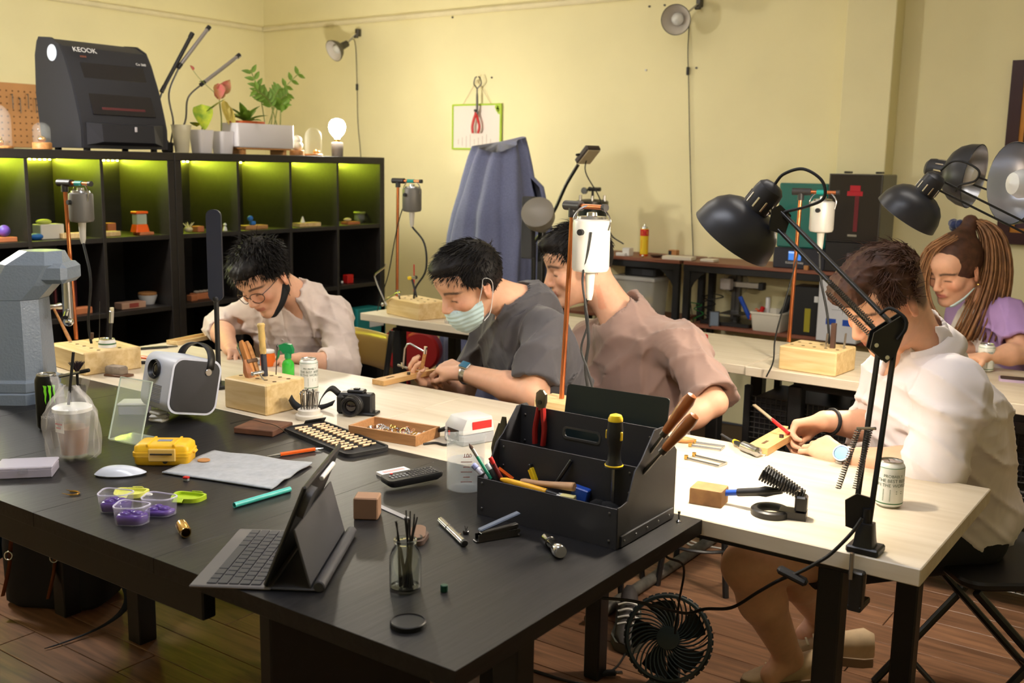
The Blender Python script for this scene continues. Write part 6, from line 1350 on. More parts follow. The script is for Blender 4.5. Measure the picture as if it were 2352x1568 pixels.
S_ = [(-.052, 0, .05), (-.07, -.02, .07), (-.085, -.05, .05), (-.10, -.075, .006), (-.15, -.08, .03), (-.175, -.06, .045), (-.165, -.03, .01), (-.11, 0, .008), (-.075, .015, .02)]
sp2 = [Vector(v) for v in spline(S_, 8)]; wv = Vector((.3, .5, .8)).normalized()*.009
g = ([tuple(v+wv*s) for v in sp2 for s in (-1, 1)], [(2*i, 2*i+1, 2*i+3, 2*i+2) for i in range(len(sp2)-1)])
add('neck_strap', g, mat('strap_black', (24, 24, 26), .7), t, thick=.0025, sharp=180)
# ---- brown soldering board, wire
p0, p1, p2 = PZ(523, 1000, ZT), PZ(617, 1010, ZT), PZ(672, 980, ZT); an = math.atan2(p1.y-p0.y, p1.x-p0.x)
solo('soldering_board', 'square brown soldering board with scorch marks', 'board', bz(.115, .105, .016, .002), mat('scorched_board', (120, 78, 54), .7, col2=(84, 54, 40), vscale=20), ((p0.x+p2.x)/2, (p0.y+p2.y)/2+.01, ZT), (0, 0, an))
c = Vector(((p0.x+p2.x)/2, (p0.y+p2.y)/2+.01, ZT+.0175)); solo('binding_wire', 'thin dark wire lying across the brown board', 'wire', tube(spline([(-.1, .0, -.008), (-.05, .012, .004), (.0, .0, .0035), (.05, -.02, .004), (.09, -.03, -.012)], 6), .001, 5), M_DSTEEL, tuple(c), (0, 0, an))
# ---- drill bit roll
q4 = [PZ(*v, ZT) for v in ((651, 993), (738, 968), (898, 1035), (800, 1050))]; c = sum(q4, Vector())/4; e1 = ((q4[3]-q4[0])+(q4[2]-q4[1]))/2; e2 = ((q4[1]-q4[0])+(q4[2]-q4[3]))/2; an = math.atan2(e1.y, e1.x)
t = thing('drill_bit_roll', 'open black pouch of drill bits with tan shanks', 'tool roll', (c.x, c.y, ZT), an); L1, L2 = e1.length, e2.length
add('pouch', prism(rrect(L1, L2, .02, 4), .006, .0), mat('black_nylon', (30, 29, 30), .8, bump=.3, bscale=500), t); add('edge_binding', frame_prism(rrect(L1, L2, .02, 4), rrect(L1-.012, L2-.012, .016, 4), .003, .006), M_RUBBER, t); add('flap', xf(bz(.03, L2*.5, .003, .001), (-L1*.5, L2*.28, .006), (0, rad(-50), 0)), M_RUBBER, t)
bm_ = mesh('drill_bit', join(xf(cyl(.0038, .022, 8), (0, 0, 0), (rad(-90), 0, 0)), xf(cyl(.0028, .016, 8), (0, .022, 0), (rad(-90), 0, 0)))); bm2 = mesh('elastic', box(.0095, .008, .006, .002))
for j in range(2):
    for i in range(13):
        x = -L1*.38+i*L1*.062; add('drill_bit', bm_, mat('tan_shank', (190, 160, 126), .4, metal=.3), t, (x, -L2*.36+j*L2*.42, .0105)); add('elastic', bm2, M_RUBBER, t, (x, -L2*.36+.022+j*L2*.42, .0095))
# ---- tray of rings
p0, p1, p2 = PZ(800, 1000, ZT), PZ(955, 1026, ZT), PZ(1000, 1000, ZT); an = math.atan2(p1.y-p0.y, p1.x-p0.x); w = (p1-p0).length; d = .115
t = thing('ring_tray', 'shallow wooden tray filled with rings and findings', 'tray', (0, 0, ZT), an); ux = Vector((math.cos(an), math.sin(an), 0)); uy = Vector((-math.sin(an), math.cos(an), 0)); t.location = p0+ux*w/2+uy*d/2; t.location.z = ZT
add('tray_floor', bz(w-.006, d-.006, .004), M_WHITEP, t); M_OAK = wood('oak_tray', (186, 136, 88), (160, 112, 68), .5, 'X', 2.5)
for s in (-1, 1): add('tray_side', bz(w, .006, .028, .001, (0, s*(d/2-.003), 0)), M_OAK, t); add('tray_side', bz(.006, d-.0122, .028, .001, (s*(w/2-.003), 0, 0)), M_OAK, t)
rs = np.random.RandomState(12); rmh = [mesh('ring', torus(.0095, .0012, 20, 6)), mesh('ring', torus(.008, .0018, 20, 6)), mesh('ring', lathe([(.009, -.003), (.0102, -.003), (.0102, .003), (.009, .003), (.009, -.003)], 20, cap=False))]
mets = [M_STEEL, M_BRASS, M_CHROME, mat('rose_gold', (210, 160, 130), .25, metal=1)]
base = Vector(t.location)
labs = ['silver', 'gold', 'chrome', 'rose gold']
for i in range(44):
    k = i % 4; u, v = rs.uniform(-.42, .42)*w, rs.uniform(-.36, .36)*d; pos = base+ux*u+uy*v
    o = add('ring', rmh[i % 3], None, None, (pos.x, pos.y, ZT+.009+.004*rs.rand()), (rs.normal()*.5, rs.normal()*.5, rs.rand()*3)); o.data = rmh[i % 3].copy(); o.data.materials.clear(); o.data.materials.append(mets[k]); tag(o, 'small %s ring lying in the wooden tray' % labs[k], 'ring', 'rings in the wooden tray')
# ---- micromotor control box
p0, p1 = PZ(1008, 1015, ZT), PZ(1062, 1035, ZT); t = thing('control_box', 'grey and white micromotor control box with black front', 'control box', (-1.575, 2.04, ZT), rad(-17))
add('lower_case', bz(.085, .10, .03, .004), mat('case_grey', (150, 152, 158), .45), t)
add('upper_case', loft([[(x*kx, y*ky+oy, z) for x, y in rrect(.085, .10, .006, 2)] for kx, ky, oy, z in ((1, 1, 0, .0305), (.98, .97, 0, .045), (.9, .8, .006, .066), (.86, .74, .008, .068))]), mat('case_white', (196, 194, 192), .4), t, sharp=30)
fp = add('front_plate', box(.05, .002, .028, .001, (0, -.0505, .026)), M_BLACKP, t); add('rocker_switch', box(.008, .002, .012, .001, (-.015, -.052, .026)), M_RED, fp); add('dial', xf(cyl(.006, .006, 16), (.014, -.052, .026), (rad(90), 0, 0)), M_BLACKM, fp); add('red_stripe', box(.002, .06, .02, .0005, (.0415, .01, .05)), M_RED, t)
add('handpiece_rest', xf(cyl(.007, .04, 12, .005), (-.045, -.03, .03), (0, rad(-110), .5)), M_BLACKP, t)
add('cable', tube(spline([(.02, -.055, .012), (.01, -.08, .004), (-.02, -.09, .004), (-.03, -.12, .003)], 5), .003, 6), M_RUBBER, t)
# ---- bench pins and saws
def pin(label, a, b, w=.05, h=.016, slot=True):
    p, q = PZ(*a, ZT+.001), PZ(*b, ZT+.001); d = q-p; an = math.atan2(d.y, d.x); L = d.length
    t = thing('bench_pin', label, 'bench pin', ((p.x+q.x)/2, (p.y+q.y)/2, ZT+.001), an, 'wooden bench pins')
    v = .010; po = [(-L/2, -w/2), (L/2, -w/2), (L/2, -v), (L/2-.05, 0), (L/2, v), (L/2, w/2), (-L/2, w/2)]
    add('board', prism(po, h), M_TANW if not slot else wood('beech_pin', (222, 178, 118), (204, 156, 96), .5, 'X', 2), t, smooth=False); add('slot', box(.035, .008, .0008, 0, (-L*.28, 0, h+.0002)), mat('hole_dark', (92, 66, 40), .9), t); add('clamp_screw', cyl(.006, .008, 12), M_DSTEEL, t, (L*.0, -w*.3, h))
    return t
pin('wooden bench pin in front of the masked man', (868, 884), (990, 856)); pin('bright wooden bench pin in front of the man in white', (1738, 1042), (1818, 995), .055, .018)
t = thing('jeweller_saw', 'jeweller saw frame held by the masked man', 'saw', PY(975, 845, 2.56)); o_ = Vector(t.location); W2 = lambda x, y, dy=0: tuple(PY(x, y, 2.56+dy)-o_)
add('frame', tube([W2(926, 845), W2(930, 800), W2(936, 790), W2(942, 789), W2(975, 808)], .0035, 8), M_STEEL, t); add('foot_clamp', join(rod(W2(914, 838), W2(938, 846), .0045, 8), rod(W2(922, 832), W2(926, 846), .004, 8)), M_CHROME, t); add('top_knob', rod(W2(978, 796), W2(976, 812), .006, 10), M_CHROME, t)
add('handle', rod(W2(976, 812), W2(968, 850), .0065, 10), M_TANW, t); add('blade', rod(W2(934, 845), W2(972, 850), .0008, 5), M_DSTEEL, t)
t = thing('steel_ruler_piece', 'thin brass strip on the bench pin of the masked man', 'strip', PY(955, 852, 2.55), 0); add('strip', box(.055, .006, .003, .0005), M_BRASS, t)
for i, (a, b, sgn) in enumerate((((1590, 1022), (1660, 1032), 1), ((1585, 1052), (1660, 1070), 1))):
    p, q, c, L, an = SEG(a, b, ZT); t = thing('jeweller_saw', ['upper jeweller saw with pale handle lying on the bright table', 'lower jeweller saw lying on the bright table'][i], 'saw', (c.x, c.y, ZT+.004), an, 'saws lying on the table'); D_ = .035
    add('frame', tube([(-L/2, D_/2, 0), (L/2, D_/2, 0), (L/2, -D_/2, 0), (-L/2, -D_/2, 0)], .0028, 6), M_STEEL, t); add('blade', rod((-L/2, -D_/2, 0), (-L/2, D_/2, 0), .0007, 4), M_DSTEEL, t)
    for s in (-1, 1): add('clamp_screw', cyl(.005, .009, 10), M_BRASS, t, (-L/2, s*D_/2, -.002))
    if i == 0: add('handle', xf(lathe([(.005, 0), (.009, .02), (.008, .05), (.004, .06)], 14), (-L/2, D_/2, .004), (0, rad(-90), .3)), M_TANW, t)
p, q, c, L, an = SEG((1668, 1020), (1748, 1056), ZT); t = thing('handpiece', 'steel rotary handpiece with yellow-banded cable', 'handpiece', (c.x+.01, c.y, ZT+.013), an)
add('body', RX(lathe([(.008, 0), (.0125, .004), (.0125, .035), (.011, .05), (.012, .055), (.012, .066), (.006, .07)], 22), (-.02, 0, 0)), M_STEEL, t); add('burr', RX(join(cyl(.0015, .025, 8), xf(sphere(.003, 8, 6), (0, 0, .025))), (.05, 0, 0)), M_STEEL, t); add('sleeve', RX(cyl(.006, .03, 12, .008), (-.05, 0, 0)), M_BLACKP, t)
add('yellow_band', RX(cyl(.0062, .02, 12), (-.075, .012, -.004)), M_YELLOW, t); add('cable', tube(spline([(-.05, 0, 0), (-.075, .012, -.004), (-.11, .02, -.008), (-.16, .03, -.009)], 5), .0035, 6), M_DARK, t)
t = thing('hand_file', 'tan hand file held by the man in white', 'file', PY(1795, 985, 2.56)); a, b = PY(1735, 932, 2.60), PY(1812, 995, 2.55); t.location = b; t.rotation_mode = 'QUATERNION'; t.rotation_quaternion = (a-b).to_track_quat('Z', 'Y'); L = (a-b).length
add('blade', box(.012, .004, L*.6, .001, (0, 0, L*.75)), mat('file_tan', (140, 124, 98), .4, metal=.5), t); add('handle', cyl(.005, L*.5, 12), M_RED, t)
# ---- charred block, soldering iron and stand
p = PZ(1618, 1158, ZT); solo('charred_block', 'small wooden block with a charred top', 'block', loft([[(x*k, y*k, z) for x, y in rrect(.07, .058, .004)] for k, z in ((1, 0), (1, .03), (.97, .034))]), mat('charred_wood', (176, 132, 82), .8, col2=(110, 78, 50), vscale=14), (p.x, p.y+.02, ZT), (0, 0, .15))
p = PZ(1812, 1192, ZT); t = thing('iron_stand', 'black soldering iron stand with ring foot and coil holder', 'stand', (p.x-.02, p.y+.01, ZT), rad(14))
add('ring_foot', lathe([(.026, 0), (.04, 0), (.04, .012), (.036, .015), (.028, .015), (.026, .012), (.026, 0)], 36, cap=False), M_BLACKM, t, (-.022, 0, 0)); add('bracket', loft([[(x, y*k, z) for x, y in [(-.004, -.018), (.05, -.018), (.05, .018), (-.004, .018)]] for k, z in ((1, 0), (1, .016))]), M_BLACKM, t); add('post', bz(.024, .03, .034, .004, (.038, 0, .016)), M_BLACKM, t)
a_, b_ = Vector((.04, 0, .05)), Vector((-.042, 0, .088))
ax = (b_-a_); Lc = ax.length; Q = ax.to_track_quat('Z', 'Y').to_matrix().to_4x4(); Q.translation = a_
helix = [((.010+.008*i/120)*math.cos(i*.79), (.010+.008*i/120)*math.sin(i*.79), Lc*i/120) for i in range(121)]
add('coil_holder', xm(tube(helix, .0024, 6), Q), M_BLACKM, t); add('holder_core', xm(lathe([(.007, 0), (.013, Lc)], 16, cap=False), Q), M_BLACKM, t)
t2 = thing('soldering_iron', 'blue and black soldering iron resting in its coil stand', 'soldering iron', t.location, rad(14)); e = b_; f = b_+(b_-a_)*.1
tip = tuple(b_-(b_-a_).normalized()*-.0+Vector((-.005, 0, 0)))
A_ = PY(1775, 1128, t.location.y); B_ = PY(1618, 1133, t.location.y); iv = Euler((0, 0, -rad(14))).to_matrix(); A2, B2 = iv@(A_-t.location), iv@(B_-t.location); v = (B2-A2); n_ = v.normalized()
add('collar', rod(tuple(A2-n_*.02), tuple(A2+n_*.005), .006, 12, .009), M_BLACKM, t2); add('grip', tube([tuple(A2), tuple(A2+v*.1), tuple(A2+v*.2), tuple(A2+v*.5)], .01, 14, radii=[.0085, .0115, .009, .0085]), M_BLACKP, t2); add('barrel', rod(tuple(A2+v*.5), tuple(B2), .0068, 14), M_BLUE, t2)
add('shaft', rod(tuple(A2), tuple(A2-n_*.06), .003, 8), M_STEEL, t2)
pts = [B_, PY(1600, 1140, t.location.y), PY(1588, 1160, t.location.y-.01), PY(1583, 1200, t.location.y-.03), PY(1578, 1240, t.location.y-.03), PY(1570, 1300, t.location.y), PY(1560, 1380, 2.05), PY(1550, 1455, 2.0)]
pts[4].y = 1.853; 
add('cord', tube(spline([tuple(iv@(p-t.location)) for p in pts], 6), .0026, 6), M_RUBBER, t2)
# ------------------------------------------------------------------ desk lamps with enamel shades
M_SHADE = mat('black_enamel', (38, 39, 44), .38, spec=.55); M_SILV = mat('silver_inside', (190, 192, 198), .3, metal=.9)
def shade(t, head, axis, R=.085, lit=0.0, inner=None, n=36, slots=True):
    """head: point at the socket top (local), axis: unit vector towards the opening."""
    ax = Vector(axis).normalized(); Q = ax.to_track_quat('Z', 'Y').to_matrix().to_4x4(); Q.translation = Vector(head)
    k = R/.085
    sock = [(.0001, -.004), (.018, 0), (.026, .008), (.028, .02), (.028, .058)]
    bell = [(.028, .056), (.042, .059), (.058, .068), (.072, .083), (.081, .104), (.085, .13)]
    so = add('socket', xm(lathe([(r*k, z*k) for r, z in sock], n, cap=False), Q), M_SHADE, t)
    if slots:
        for i in range(10):
            a = 2*PI*i/10; add('vent_slot', xm(xf(box(.004*k, .002, .022*k, .0008), (.0285*k*math.cos(a), .0285*k*math.sin(a), .04*k), (0, 0, a+PI/2)), Q), M_CHROME, so)
    add('shade', xm(lathe([(r*k, z*k) for r, z in bell]+[(r*k-.0015, z*k) for r, z in bell[::-1]], n, cap=False), Q), M_SHADE, t, sharp=60)
    add('reflector', xm(lathe([(r*k-.003, z*k+.001) for r, z in bell], n, cap=False), Q), inner or M_SILV, t, sharp=60)
    bu = add('bulb', xm(lathe([(.012*k, .052*k), (.016*k, .07*k), (.028*k, .095*k), (.03*k, .112*k), (.022*k, .13*k), (.0001, .137*k)], 20, cap=False), Q), mat('lamp_bulb_on', (255, 246, 230), .4, emit=(255, 238, 212), estr=lit) if lit else mat('lamp_bulb_off', (225, 225, 222), .3), t)
    return ax, Q
def parallel_arm(t, a, b, off, r=.0065, name='arm_bar'):
    a, b = Vector(a), Vector(b); o = Vector(off)
    for s in (-1, 1): add(name, xm(box(.010, .006, (b-a).length, .001, (0, 0, (b-a).length/2)), Matrix.Translation(a+o*s) @ (b-a).to_track_quat('Z', 'Y').to_matrix().to_4x4()), M_BLACKM, t)
# main lamp, clamped to the front edge
yb_ = 1.885; P0 = PZ(1990, 1275, ZT); P0.y = Y2a+.022; P0 = Vector((PY(1985, 1262, Y2a+.022).x, Y2a+.022, ZT))
t = thing('desk_lamp', 'big black swing-arm lamp clamped to the front table, shade over the bright spot', 'desk lamp', P0)
W1 = lambda x, y, Y=yb_: PY(x, y, Y)-P0
add('clamp_foot', bz(.06, .05, .014, .003, (0, .006, 0)), M_BLACKP, t); add('clamp_post', loft([[(x*k, y*k, z) for x, y in rrect(.034, .03, .004, 2)] for k, z in ((1.15, .014), (1, .03), (.85, .058))]), M_BLACKP, t)
cl = add('clamp_jaw', join(box(.026, .02, .07, .003, (0, -.03, -.062)), box(.026, .06, .012, .002, (0, -.01, -.098))), M_BLACKM, t); add('clamp_screw', join(cyl(.005, .05, 12), xf(cyl(.011, .012, 12), (0, 0, -.012))), M_STEEL, cl, (0, .012, -.095))
add('clamp_screw', cyl(.0045, .05, 10), M_STEEL, cl, (-.008, -.045, -.04))
e0 = W1(1972, 1185); e1 = W1(2040, 775, yb_+.03); e2 = W1(1790, 505, yb_+.12)
sd = Vector((.0105, .004, 0)); add('pivot_post', cyl(.008, .03, 12), M_BLACKM, t, (0, 0, .055))
add('lower_bracket', xm(prism([(-.022, -.01), (.018, -.02), (.02, .05), (-.006, .055), (-.026, .04)], .005, -.0025), Matrix.Translation(e0+Vector((0, 0, -.012))) @ Euler((rad(90), 0, rad(15))).to_matrix().to_4x4()), M_BLACKM, t)
parallel_arm(t, (e0.x+.006, e0.y, e0.z-.02), (e1.x, e1.y, e1.z), (.014, 0, .003), name='lower_arm_bar')
eb = add('elbow_bracket', xm(join(*[prism(pg, .004, z) for z in (-.014, .010) for pg in ([(-.035, -.02), (-.005, -.045), (.012, -.03), (.03, .03), (.02, .045), (-.03, .01)],)]), Matrix.Translation(e1) @ Euler((rad(90), 0, rad(33))).to_matrix().to_4x4()), M_BLACKM, t)
for i, (x, z) in enumerate(((-.025, -.012), (-.004, -.034), (.02, .034))): add('bolt', xm(xf(cyl(.004, .034, 10), (x, z, -.017)), Matrix.Translation(e1) @ Euler((rad(90), 0, rad(33))).to_matrix().to_4x4()), M_CHROME, eb)
parallel_arm(t, e1+Vector((0, 0, .01)), e2, (.004, 0, .016), name='upper_arm_bar')
M_SPR = mat('spring_steel', (120, 118, 114), .35, metal=.9)
def spring(a, b, r=.005, n=26):
    a, b = Vector(a), Vector(b); Q = (b-a).to_track_quat('Z', 'Y').to_matrix().to_4x4(); Q.translation = a; L = (b-a).length
    return xm(tube([(r*math.cos(i*1.26), r*math.sin(i*1.26), L*i/(n*5)) for i in range(n*5+1)], .0013, 4), Q)
for x in (-22, 22): add('spring', spring(W1(1945+x*.9, 1122, yb_-.01), W1(1985+x*.6, 985, yb_+.0)), M_SPR, t)
for dz in (-.012, .012): add('spring', spring(e1+(e2-e1)*.12+Vector((0, -.012, dz-.012)), e1+(e2-e1)*.5+Vector((0, -.012, dz-.02)), .004), M_SPR, t)
add('spring_bar', rod(tuple(W1(1968, 984, yb_)), tuple(W1(2012, 984, yb_)), .003, 8), M_CHROME, t)
hb = add('head_bracket', xm(prism([(-.02, -.02), (.012, -.03), (.022, .01), (.0, .03), (-.016, .02)], .012, -.006), Matrix.Translation(e2) @ Euler((rad(90), 0, rad(30))).to_matrix().to_4x4()), M_BLACKM, t)
axm = camv(-.52, -.72, -.44); hs = W1(1778, 425, yb_+.13)
AXM, QM = shade(t, hs, axm, .09, P_LAMP*40)
add('head_joint', rod(tuple(e2), tuple(Vector(hs)+AXM*.04), .006, 10), M_CHROME, t)
c0 = Vector(hs)
add('cable', tube(spline([tuple(c0), tuple(W1(1800, 400, yb_+.13)), tuple(W1(1845, 388, yb_+.12)), tuple(W1(1888, 415, yb_+.12)), tuple(W1(1892, 455, yb_+.12)), tuple(W1(1850, 475, yb_+.12)), tuple(W1(1800, 488, yb_+.12)), tuple(W1(1798, 500, yb_+.12))], 7), .0032, 8), M_RUBBER, t)
add('cable', tube(spline([tuple(W1(2020, 722, yb_+.02)), tuple(W1(2045, 708, yb_+.02)), tuple(W1(2078, 730, yb_+.02)), tuple(W1(2080, 755, yb_+.02)), tuple(W1(2062, 780, yb_+.02))], 7), .0032, 8), M_RUBBER, t)
pts = [W1(1980, 1190, 1.86), W1(1955, 1225, 1.85), W1(1910, 1270, 1.845), W1(1880, 1290, 1.84), W1(1840, 1312, 1.84), W1(1790, 1332, 1.84), W1(1740, 1360, 1.9), W1(1680, 1395, 1.95), W1(1620, 1398, 2.0), W1(1575, 1408, 2.0), W1(1500, 1390, 1.9), W1(1440, 1378, 1.85), W1(1370, 1372, 1.8)]
add('power_cable', tube(spline([tuple(p) for p in pts], 6), .0035, 8), M_RUBBER, t); add('inline_switch', xm(box(.06, .022, .014, .005), Matrix.Translation(W1(1820, 1322, 1.838)) @ Euler((0, rad(18), rad(8))).to_matrix().to_4x4()), M_BLACKP, t)
sp = bpy.data.lights.new('desk_lamp_light', 'SPOT'); sp.energy = P_LAMP; sp.color = (1, .98, .94); sp.spot_size = rad(112); sp.spot_blend = .35; sp.shadow_soft_size = .03
so = bpy.data.objects.new('desk_lamp_light', sp); COL.objects.link(so); so.parent = t; so.location = c0+AXM*.13; so.rotation_mode = 'QUATERNION'; so.rotation_quaternion = AXM.to_track_quat('-Z', 'Y')
# second lamp at right, over the back table
def side_lamp(label, headpx, yH, axis, R, lit, base, mid, light=0):
    t = thing('desk_lamp', label, 'desk lamp', base); B = Vector(base); H_ = PY(*headpx, yH)-B
    ax, Q = shade(t, H_, axis, R, lit)
    Mi = Vector(mid)-B; j = H_+ax*.03*R/.085
    parallel_arm(t, Mi, j+Vector((.02, .01, 0)), (0, 0, .014), name='upper_arm_bar'); parallel_arm(t, (0, 0, .05), Mi, (.014, 0, 0), name='lower_arm_bar')
    add('elbow_bracket', box(.04, .014, .05, .004, tuple(Mi)), M_BLACKM, t); add('clamp_foot', bz(.06, .05, .05, .004), M_BLACKP, t); add('clamp_jaw', box(.03, .02, .08, .003, (0, .045, -.03)), M_BLACKM, t)
    if light:
        s = bpy.data.lights.new('desk_lamp_light', 'SPOT'); s.energy = light; s.color = (1, .98, .93); s.spot_size = rad(115); s.spot_blend = .4; s.shadow_soft_size = .03
        o = bpy.data.objects.new('desk_lamp_light', s); COL.objects.link(o); o.parent = t; o.location = H_+ax*.125*R/.085; o.rotation_mode = 'QUATERNION'; o.rotation_quaternion = ax.to_track_quat('-Z', 'Y')
    return t, ax, H_
t, ax, H_ = side_lamp('black swing-arm lamp shining on the back table, arm from the right', (2155, 402), 3.0, camv(-.46, -.74, -.46), .09, P_LAMP_B*40, (.13, 3.50, ZT), (.06, 3.2, 1.02), P_LAMP_B)
B = Vector(t.location)
add('cable', tube(spline([tuple(PY(x, y, 3.02)-B) for x, y in ((2160, 392), (2185, 372), (2215, 372), (2248, 392), (2240, 415), (2205, 425), (2195, 440))], 7), .003, 8), M_RUBBER, t)
side_lamp('black lamp with wide silver bowl turned towards the room', (2128, 385), 3.5, camv(.72, -.28, .62), .10, 0, (.30, 3.55, ZT), (.30, 3.7, 1.05))
side_lamp('black lamp with silver bowl at the right edge, facing left', (2455, 425), 3.3, camv(-.985, .0, .17), .115, 0, (.36, 3.62, ZT), (.52, 3.45, 1.0))
# ------------------------------------------------------------------ on top of the shelves
XT = XS-.13
# ---- big black machine
pf0, pf1 = PX(188, 338, XS-.03), PX(386, 338, XS-.03); wy = pf1.y-pf0.y; bk = PY(93, 330, pf0.y).x; dx = min(.36, abs(bk-(XS-.03)))
t = thing('polishing_cabinet', 'big black machine with sloping window hood on the shelf', 'machine', (XS-.03, pf0.y, ZS)); hz = PX(250, 98, XS-.2).z-ZS
M_MC = mat('machine_black', (30, 31, 39), .5)
f0 = [(0, .012), (0, hz*.2), (-.012, hz*.3), (-.05, hz*.56), (-.1, hz*.8), (-.135, hz*.92), (-.2, hz*.985), (-.29, hz), (-dx+.02, hz*.96), (-dx, hz*.84), (-dx-.008, hz*.5), (-dx+.02, .012)]
MP = lambda y: Matrix(((1, 0, 0, 0), (0, 0, -1, y), (0, 1, 0, 0), (0, 0, 0, 1)))
add('housing', xm(prism(f0, wy-.02, 0), Matrix(((1, 0, 0, 0), (0, 0, 1, .01), (0, 1, 0, 0), (0, 0, 0, 1)))), M_MC, t, sharp=25)
for y in (.006, wy-.006): add('side_cheek', xm(prism([(x*1.01-.002, z*1.012) for x, z in f0], .012, -.006), Matrix(((1, 0, 0, 0), (0, 0, 1, y), (0, 1, 0, 0), (0, 0, 0, 1)))), mat('machine_edge', (36, 38, 47), .5), t, sharp=25)
sl0, sl1 = Vector((-.013, 0, hz*.32)), Vector((-.098, 0, hz*.78)); dv = (sl1-sl0); an = math.atan2(-dv.x, dv.z)
wn = add('window', xm(box(.006, wy*.72, dv.length, .001, (.002, wy*.52, dv.length/2)), Matrix.Translation(sl0) @ Euler((0, -an, 0)).to_matrix().to_4x4()), mat('smoked_window', (24, 22, 28), .12, spec=.7), t)
add('red_shelf', xm(box(.004, wy*.5, .012, .001, (.004, wy*.52, dv.length*.12)), Matrix.Translation(sl0) @ Euler((0, -an, 0)).to_matrix().to_4x4()), mat('dim_red', (86, 32, 36), .4), wn)
add('front_lip', loft([[(.001, wy*.06, hz*.05), (.001, wy*.94, hz*.05), (.001, wy*.94, hz*.25), (.001, wy*.06, hz*.25)], [(.03, wy*.2, hz*.08), (.03, wy*.8, hz*.08), (.022, wy*.8, hz*.24), (.022, wy*.2, hz*.24)]]), M_MC, t, smooth=False)
add('latch', box(.004, .012, .022, .001, (.026, wy*.58, hz*.2)), mat('pale_mark', (190, 185, 190), .5), t)
def on_slope(g, u, v): return xm(g, Matrix.Translation(Vector((-.1, wy*u, hz*.8+(hz*.12)*v))+Vector((.004, 0, 0))) @ Euler((0, -math.atan2(.035, hz*.12), 0)).to_matrix().to_4x4() @ Euler((rad(90), 0, rad(90))).to_matrix().to_4x4())
add('lettering', on_slope(text_geo('KEOOK', .034), .22, .75), mat('white_print', (225, 225, 225), .5), t); add('lettering', on_slope(text_geo('mini', .018), .2, .3), mat('dim_orange', (150, 80, 50), .5), t); add('lettering', on_slope(text_geo('Co 360', .018), .86, .1), mat('white_print', (225, 225, 225), .5), t)
add('round_sticker', xm(cyl(.036, .002, 24), Matrix.Translation((-.19, -.0015, hz*.86)) @ Euler((rad(90), 0, 0)).to_matrix().to_4x4()), mat('pale_blue_sticker', (205, 218, 236), .5), t)
for y in (.05, wy-.05):
    for x in (-.04, -dx+.06): add('foot', cyl(.015, .014, 12), M_RUBBER, t, (x, y, 0))
# ---- glass domes
def dome(label, px, py, r, h, wood_h=.03, inside=None, X=XT):
    p = PX(px, py, X); t = thing('glass_dome', label, 'glass dome', (p.x, p.y, ZS), group='glass domes on wooden bases')
    add('wooden_base', cyl(r*1.1, wood_h, 28, b=.003), M_TANW, t)
    pr = [(r, 0)]+[(r, h*.62)]+[(r*math.cos(a), h*.62+(h*.38)*math.sin(a)) for a in [rad(10*i) for i in range(1, 9)]]+[(.0001, h)]
    add('dome', lathe([(a, b+wood_h) for a, b in pr], 28, cap=False), mat('thin_glass', (236, 240, 236), .05, alpha=.07, spec=.9), t, sharp=180)
    for n, g, m in inside or []: add(n, g, m, t, (0, 0, wood_h))
dome('small glass dome in front of the black machine', 97, 335, .036, .085, .03, [('pebble', sphere(.018, 10, 8, (1, 1, .8), (0, 0, .014)), M_BRASS)], XS-.06)
dome('tall glass dome at the left edge of the shelf', 2, 335, .045, .17, .012, [('gold_figure', join(sphere(.014, 10, 8, c=(0, 0, .014)), xf(sphere(.008, 10, 8), (0, 0, .03))), M_BRASS)])
dome('tall glass dome beside the glowing bulb', 720, 352, .047, .145, .012, [('gold_figure', join(sphere(.012, 10, 8, c=(.012, 0, .012)), sphere(.009, 10, 8, c=(.03, .01, .009))), M_BRASS)])
p = PX(682, 350, XT); t = thing('wax_candle', 'lumpy white candle on a round wooden base', 'candle', (p.x, p.y, ZS)); add('wooden_base', cyl(.04, .03, 24, b=.003), M_TANW, t); add('candle', join(sphere(.034, 16, 12, (1, 1, .8), (0, 0, .055)), sphere(.028, 16, 12, (1, 1, .9), (.0, 0, .085))), mat('wax_white', (240, 232, 215), .5, sss=.2), t)
# ---- planters
M_POT = mat('white_pot', (226, 222, 226), .35); M_SOIL = mat('dark_soil', (70, 45, 34), .95, bump=.8, bscale=200); M_TERR = mat('terracotta_liner', (196, 92, 44), .6)
def sqpot(label, px, w, h, X=XT, px2=None):
    p = PX(px, 350, X); t = thing('plant_pot', label, 'plant pot', (p.x, p.y, ZS), group='white square pots')
    add('pot', join(loft([[(x*k, y*k, z) for x, y in rrect(w, w, .02)] for k, z in ((.78, 0), (.8, .003), (1, h), (.94, h), (.75, .01))])), M_POT, t, sharp=40); add('soil', loft([[(x*.93, y*.93, h-.012) for x, y in rrect(w, w, .02)], [(x*.9, y*.9, h-.01) for x, y in rrect(w, w, .02)]]), M_SOIL, t); return t, p
sqpot('left white square pot with yellow-green leaves', 464, .098, .115); sqpot('right white square pot with a pink-hearted plant', 512, .096, .112)
p = PX(418, 350, XT+.03); t = thing('plastic_cup', 'clear flared plastic cup beside the black machine', 'cup', (p.x, p.y, ZS)); add('cup', lathe([(.032, 0), (.033, .004), (.047, .13), (.05, .134), (.047, .134), (.031, .006), (.0001, .005)], 28, cap=False), mat('milky_plastic', (238, 232, 205), .2, alpha=.55), t); add('contents', lathe([(.031, .006), (.037, .06), (.0001, .06)], 20), mat('cream_liquid', (225, 205, 150), .4, alpha=.9), t)
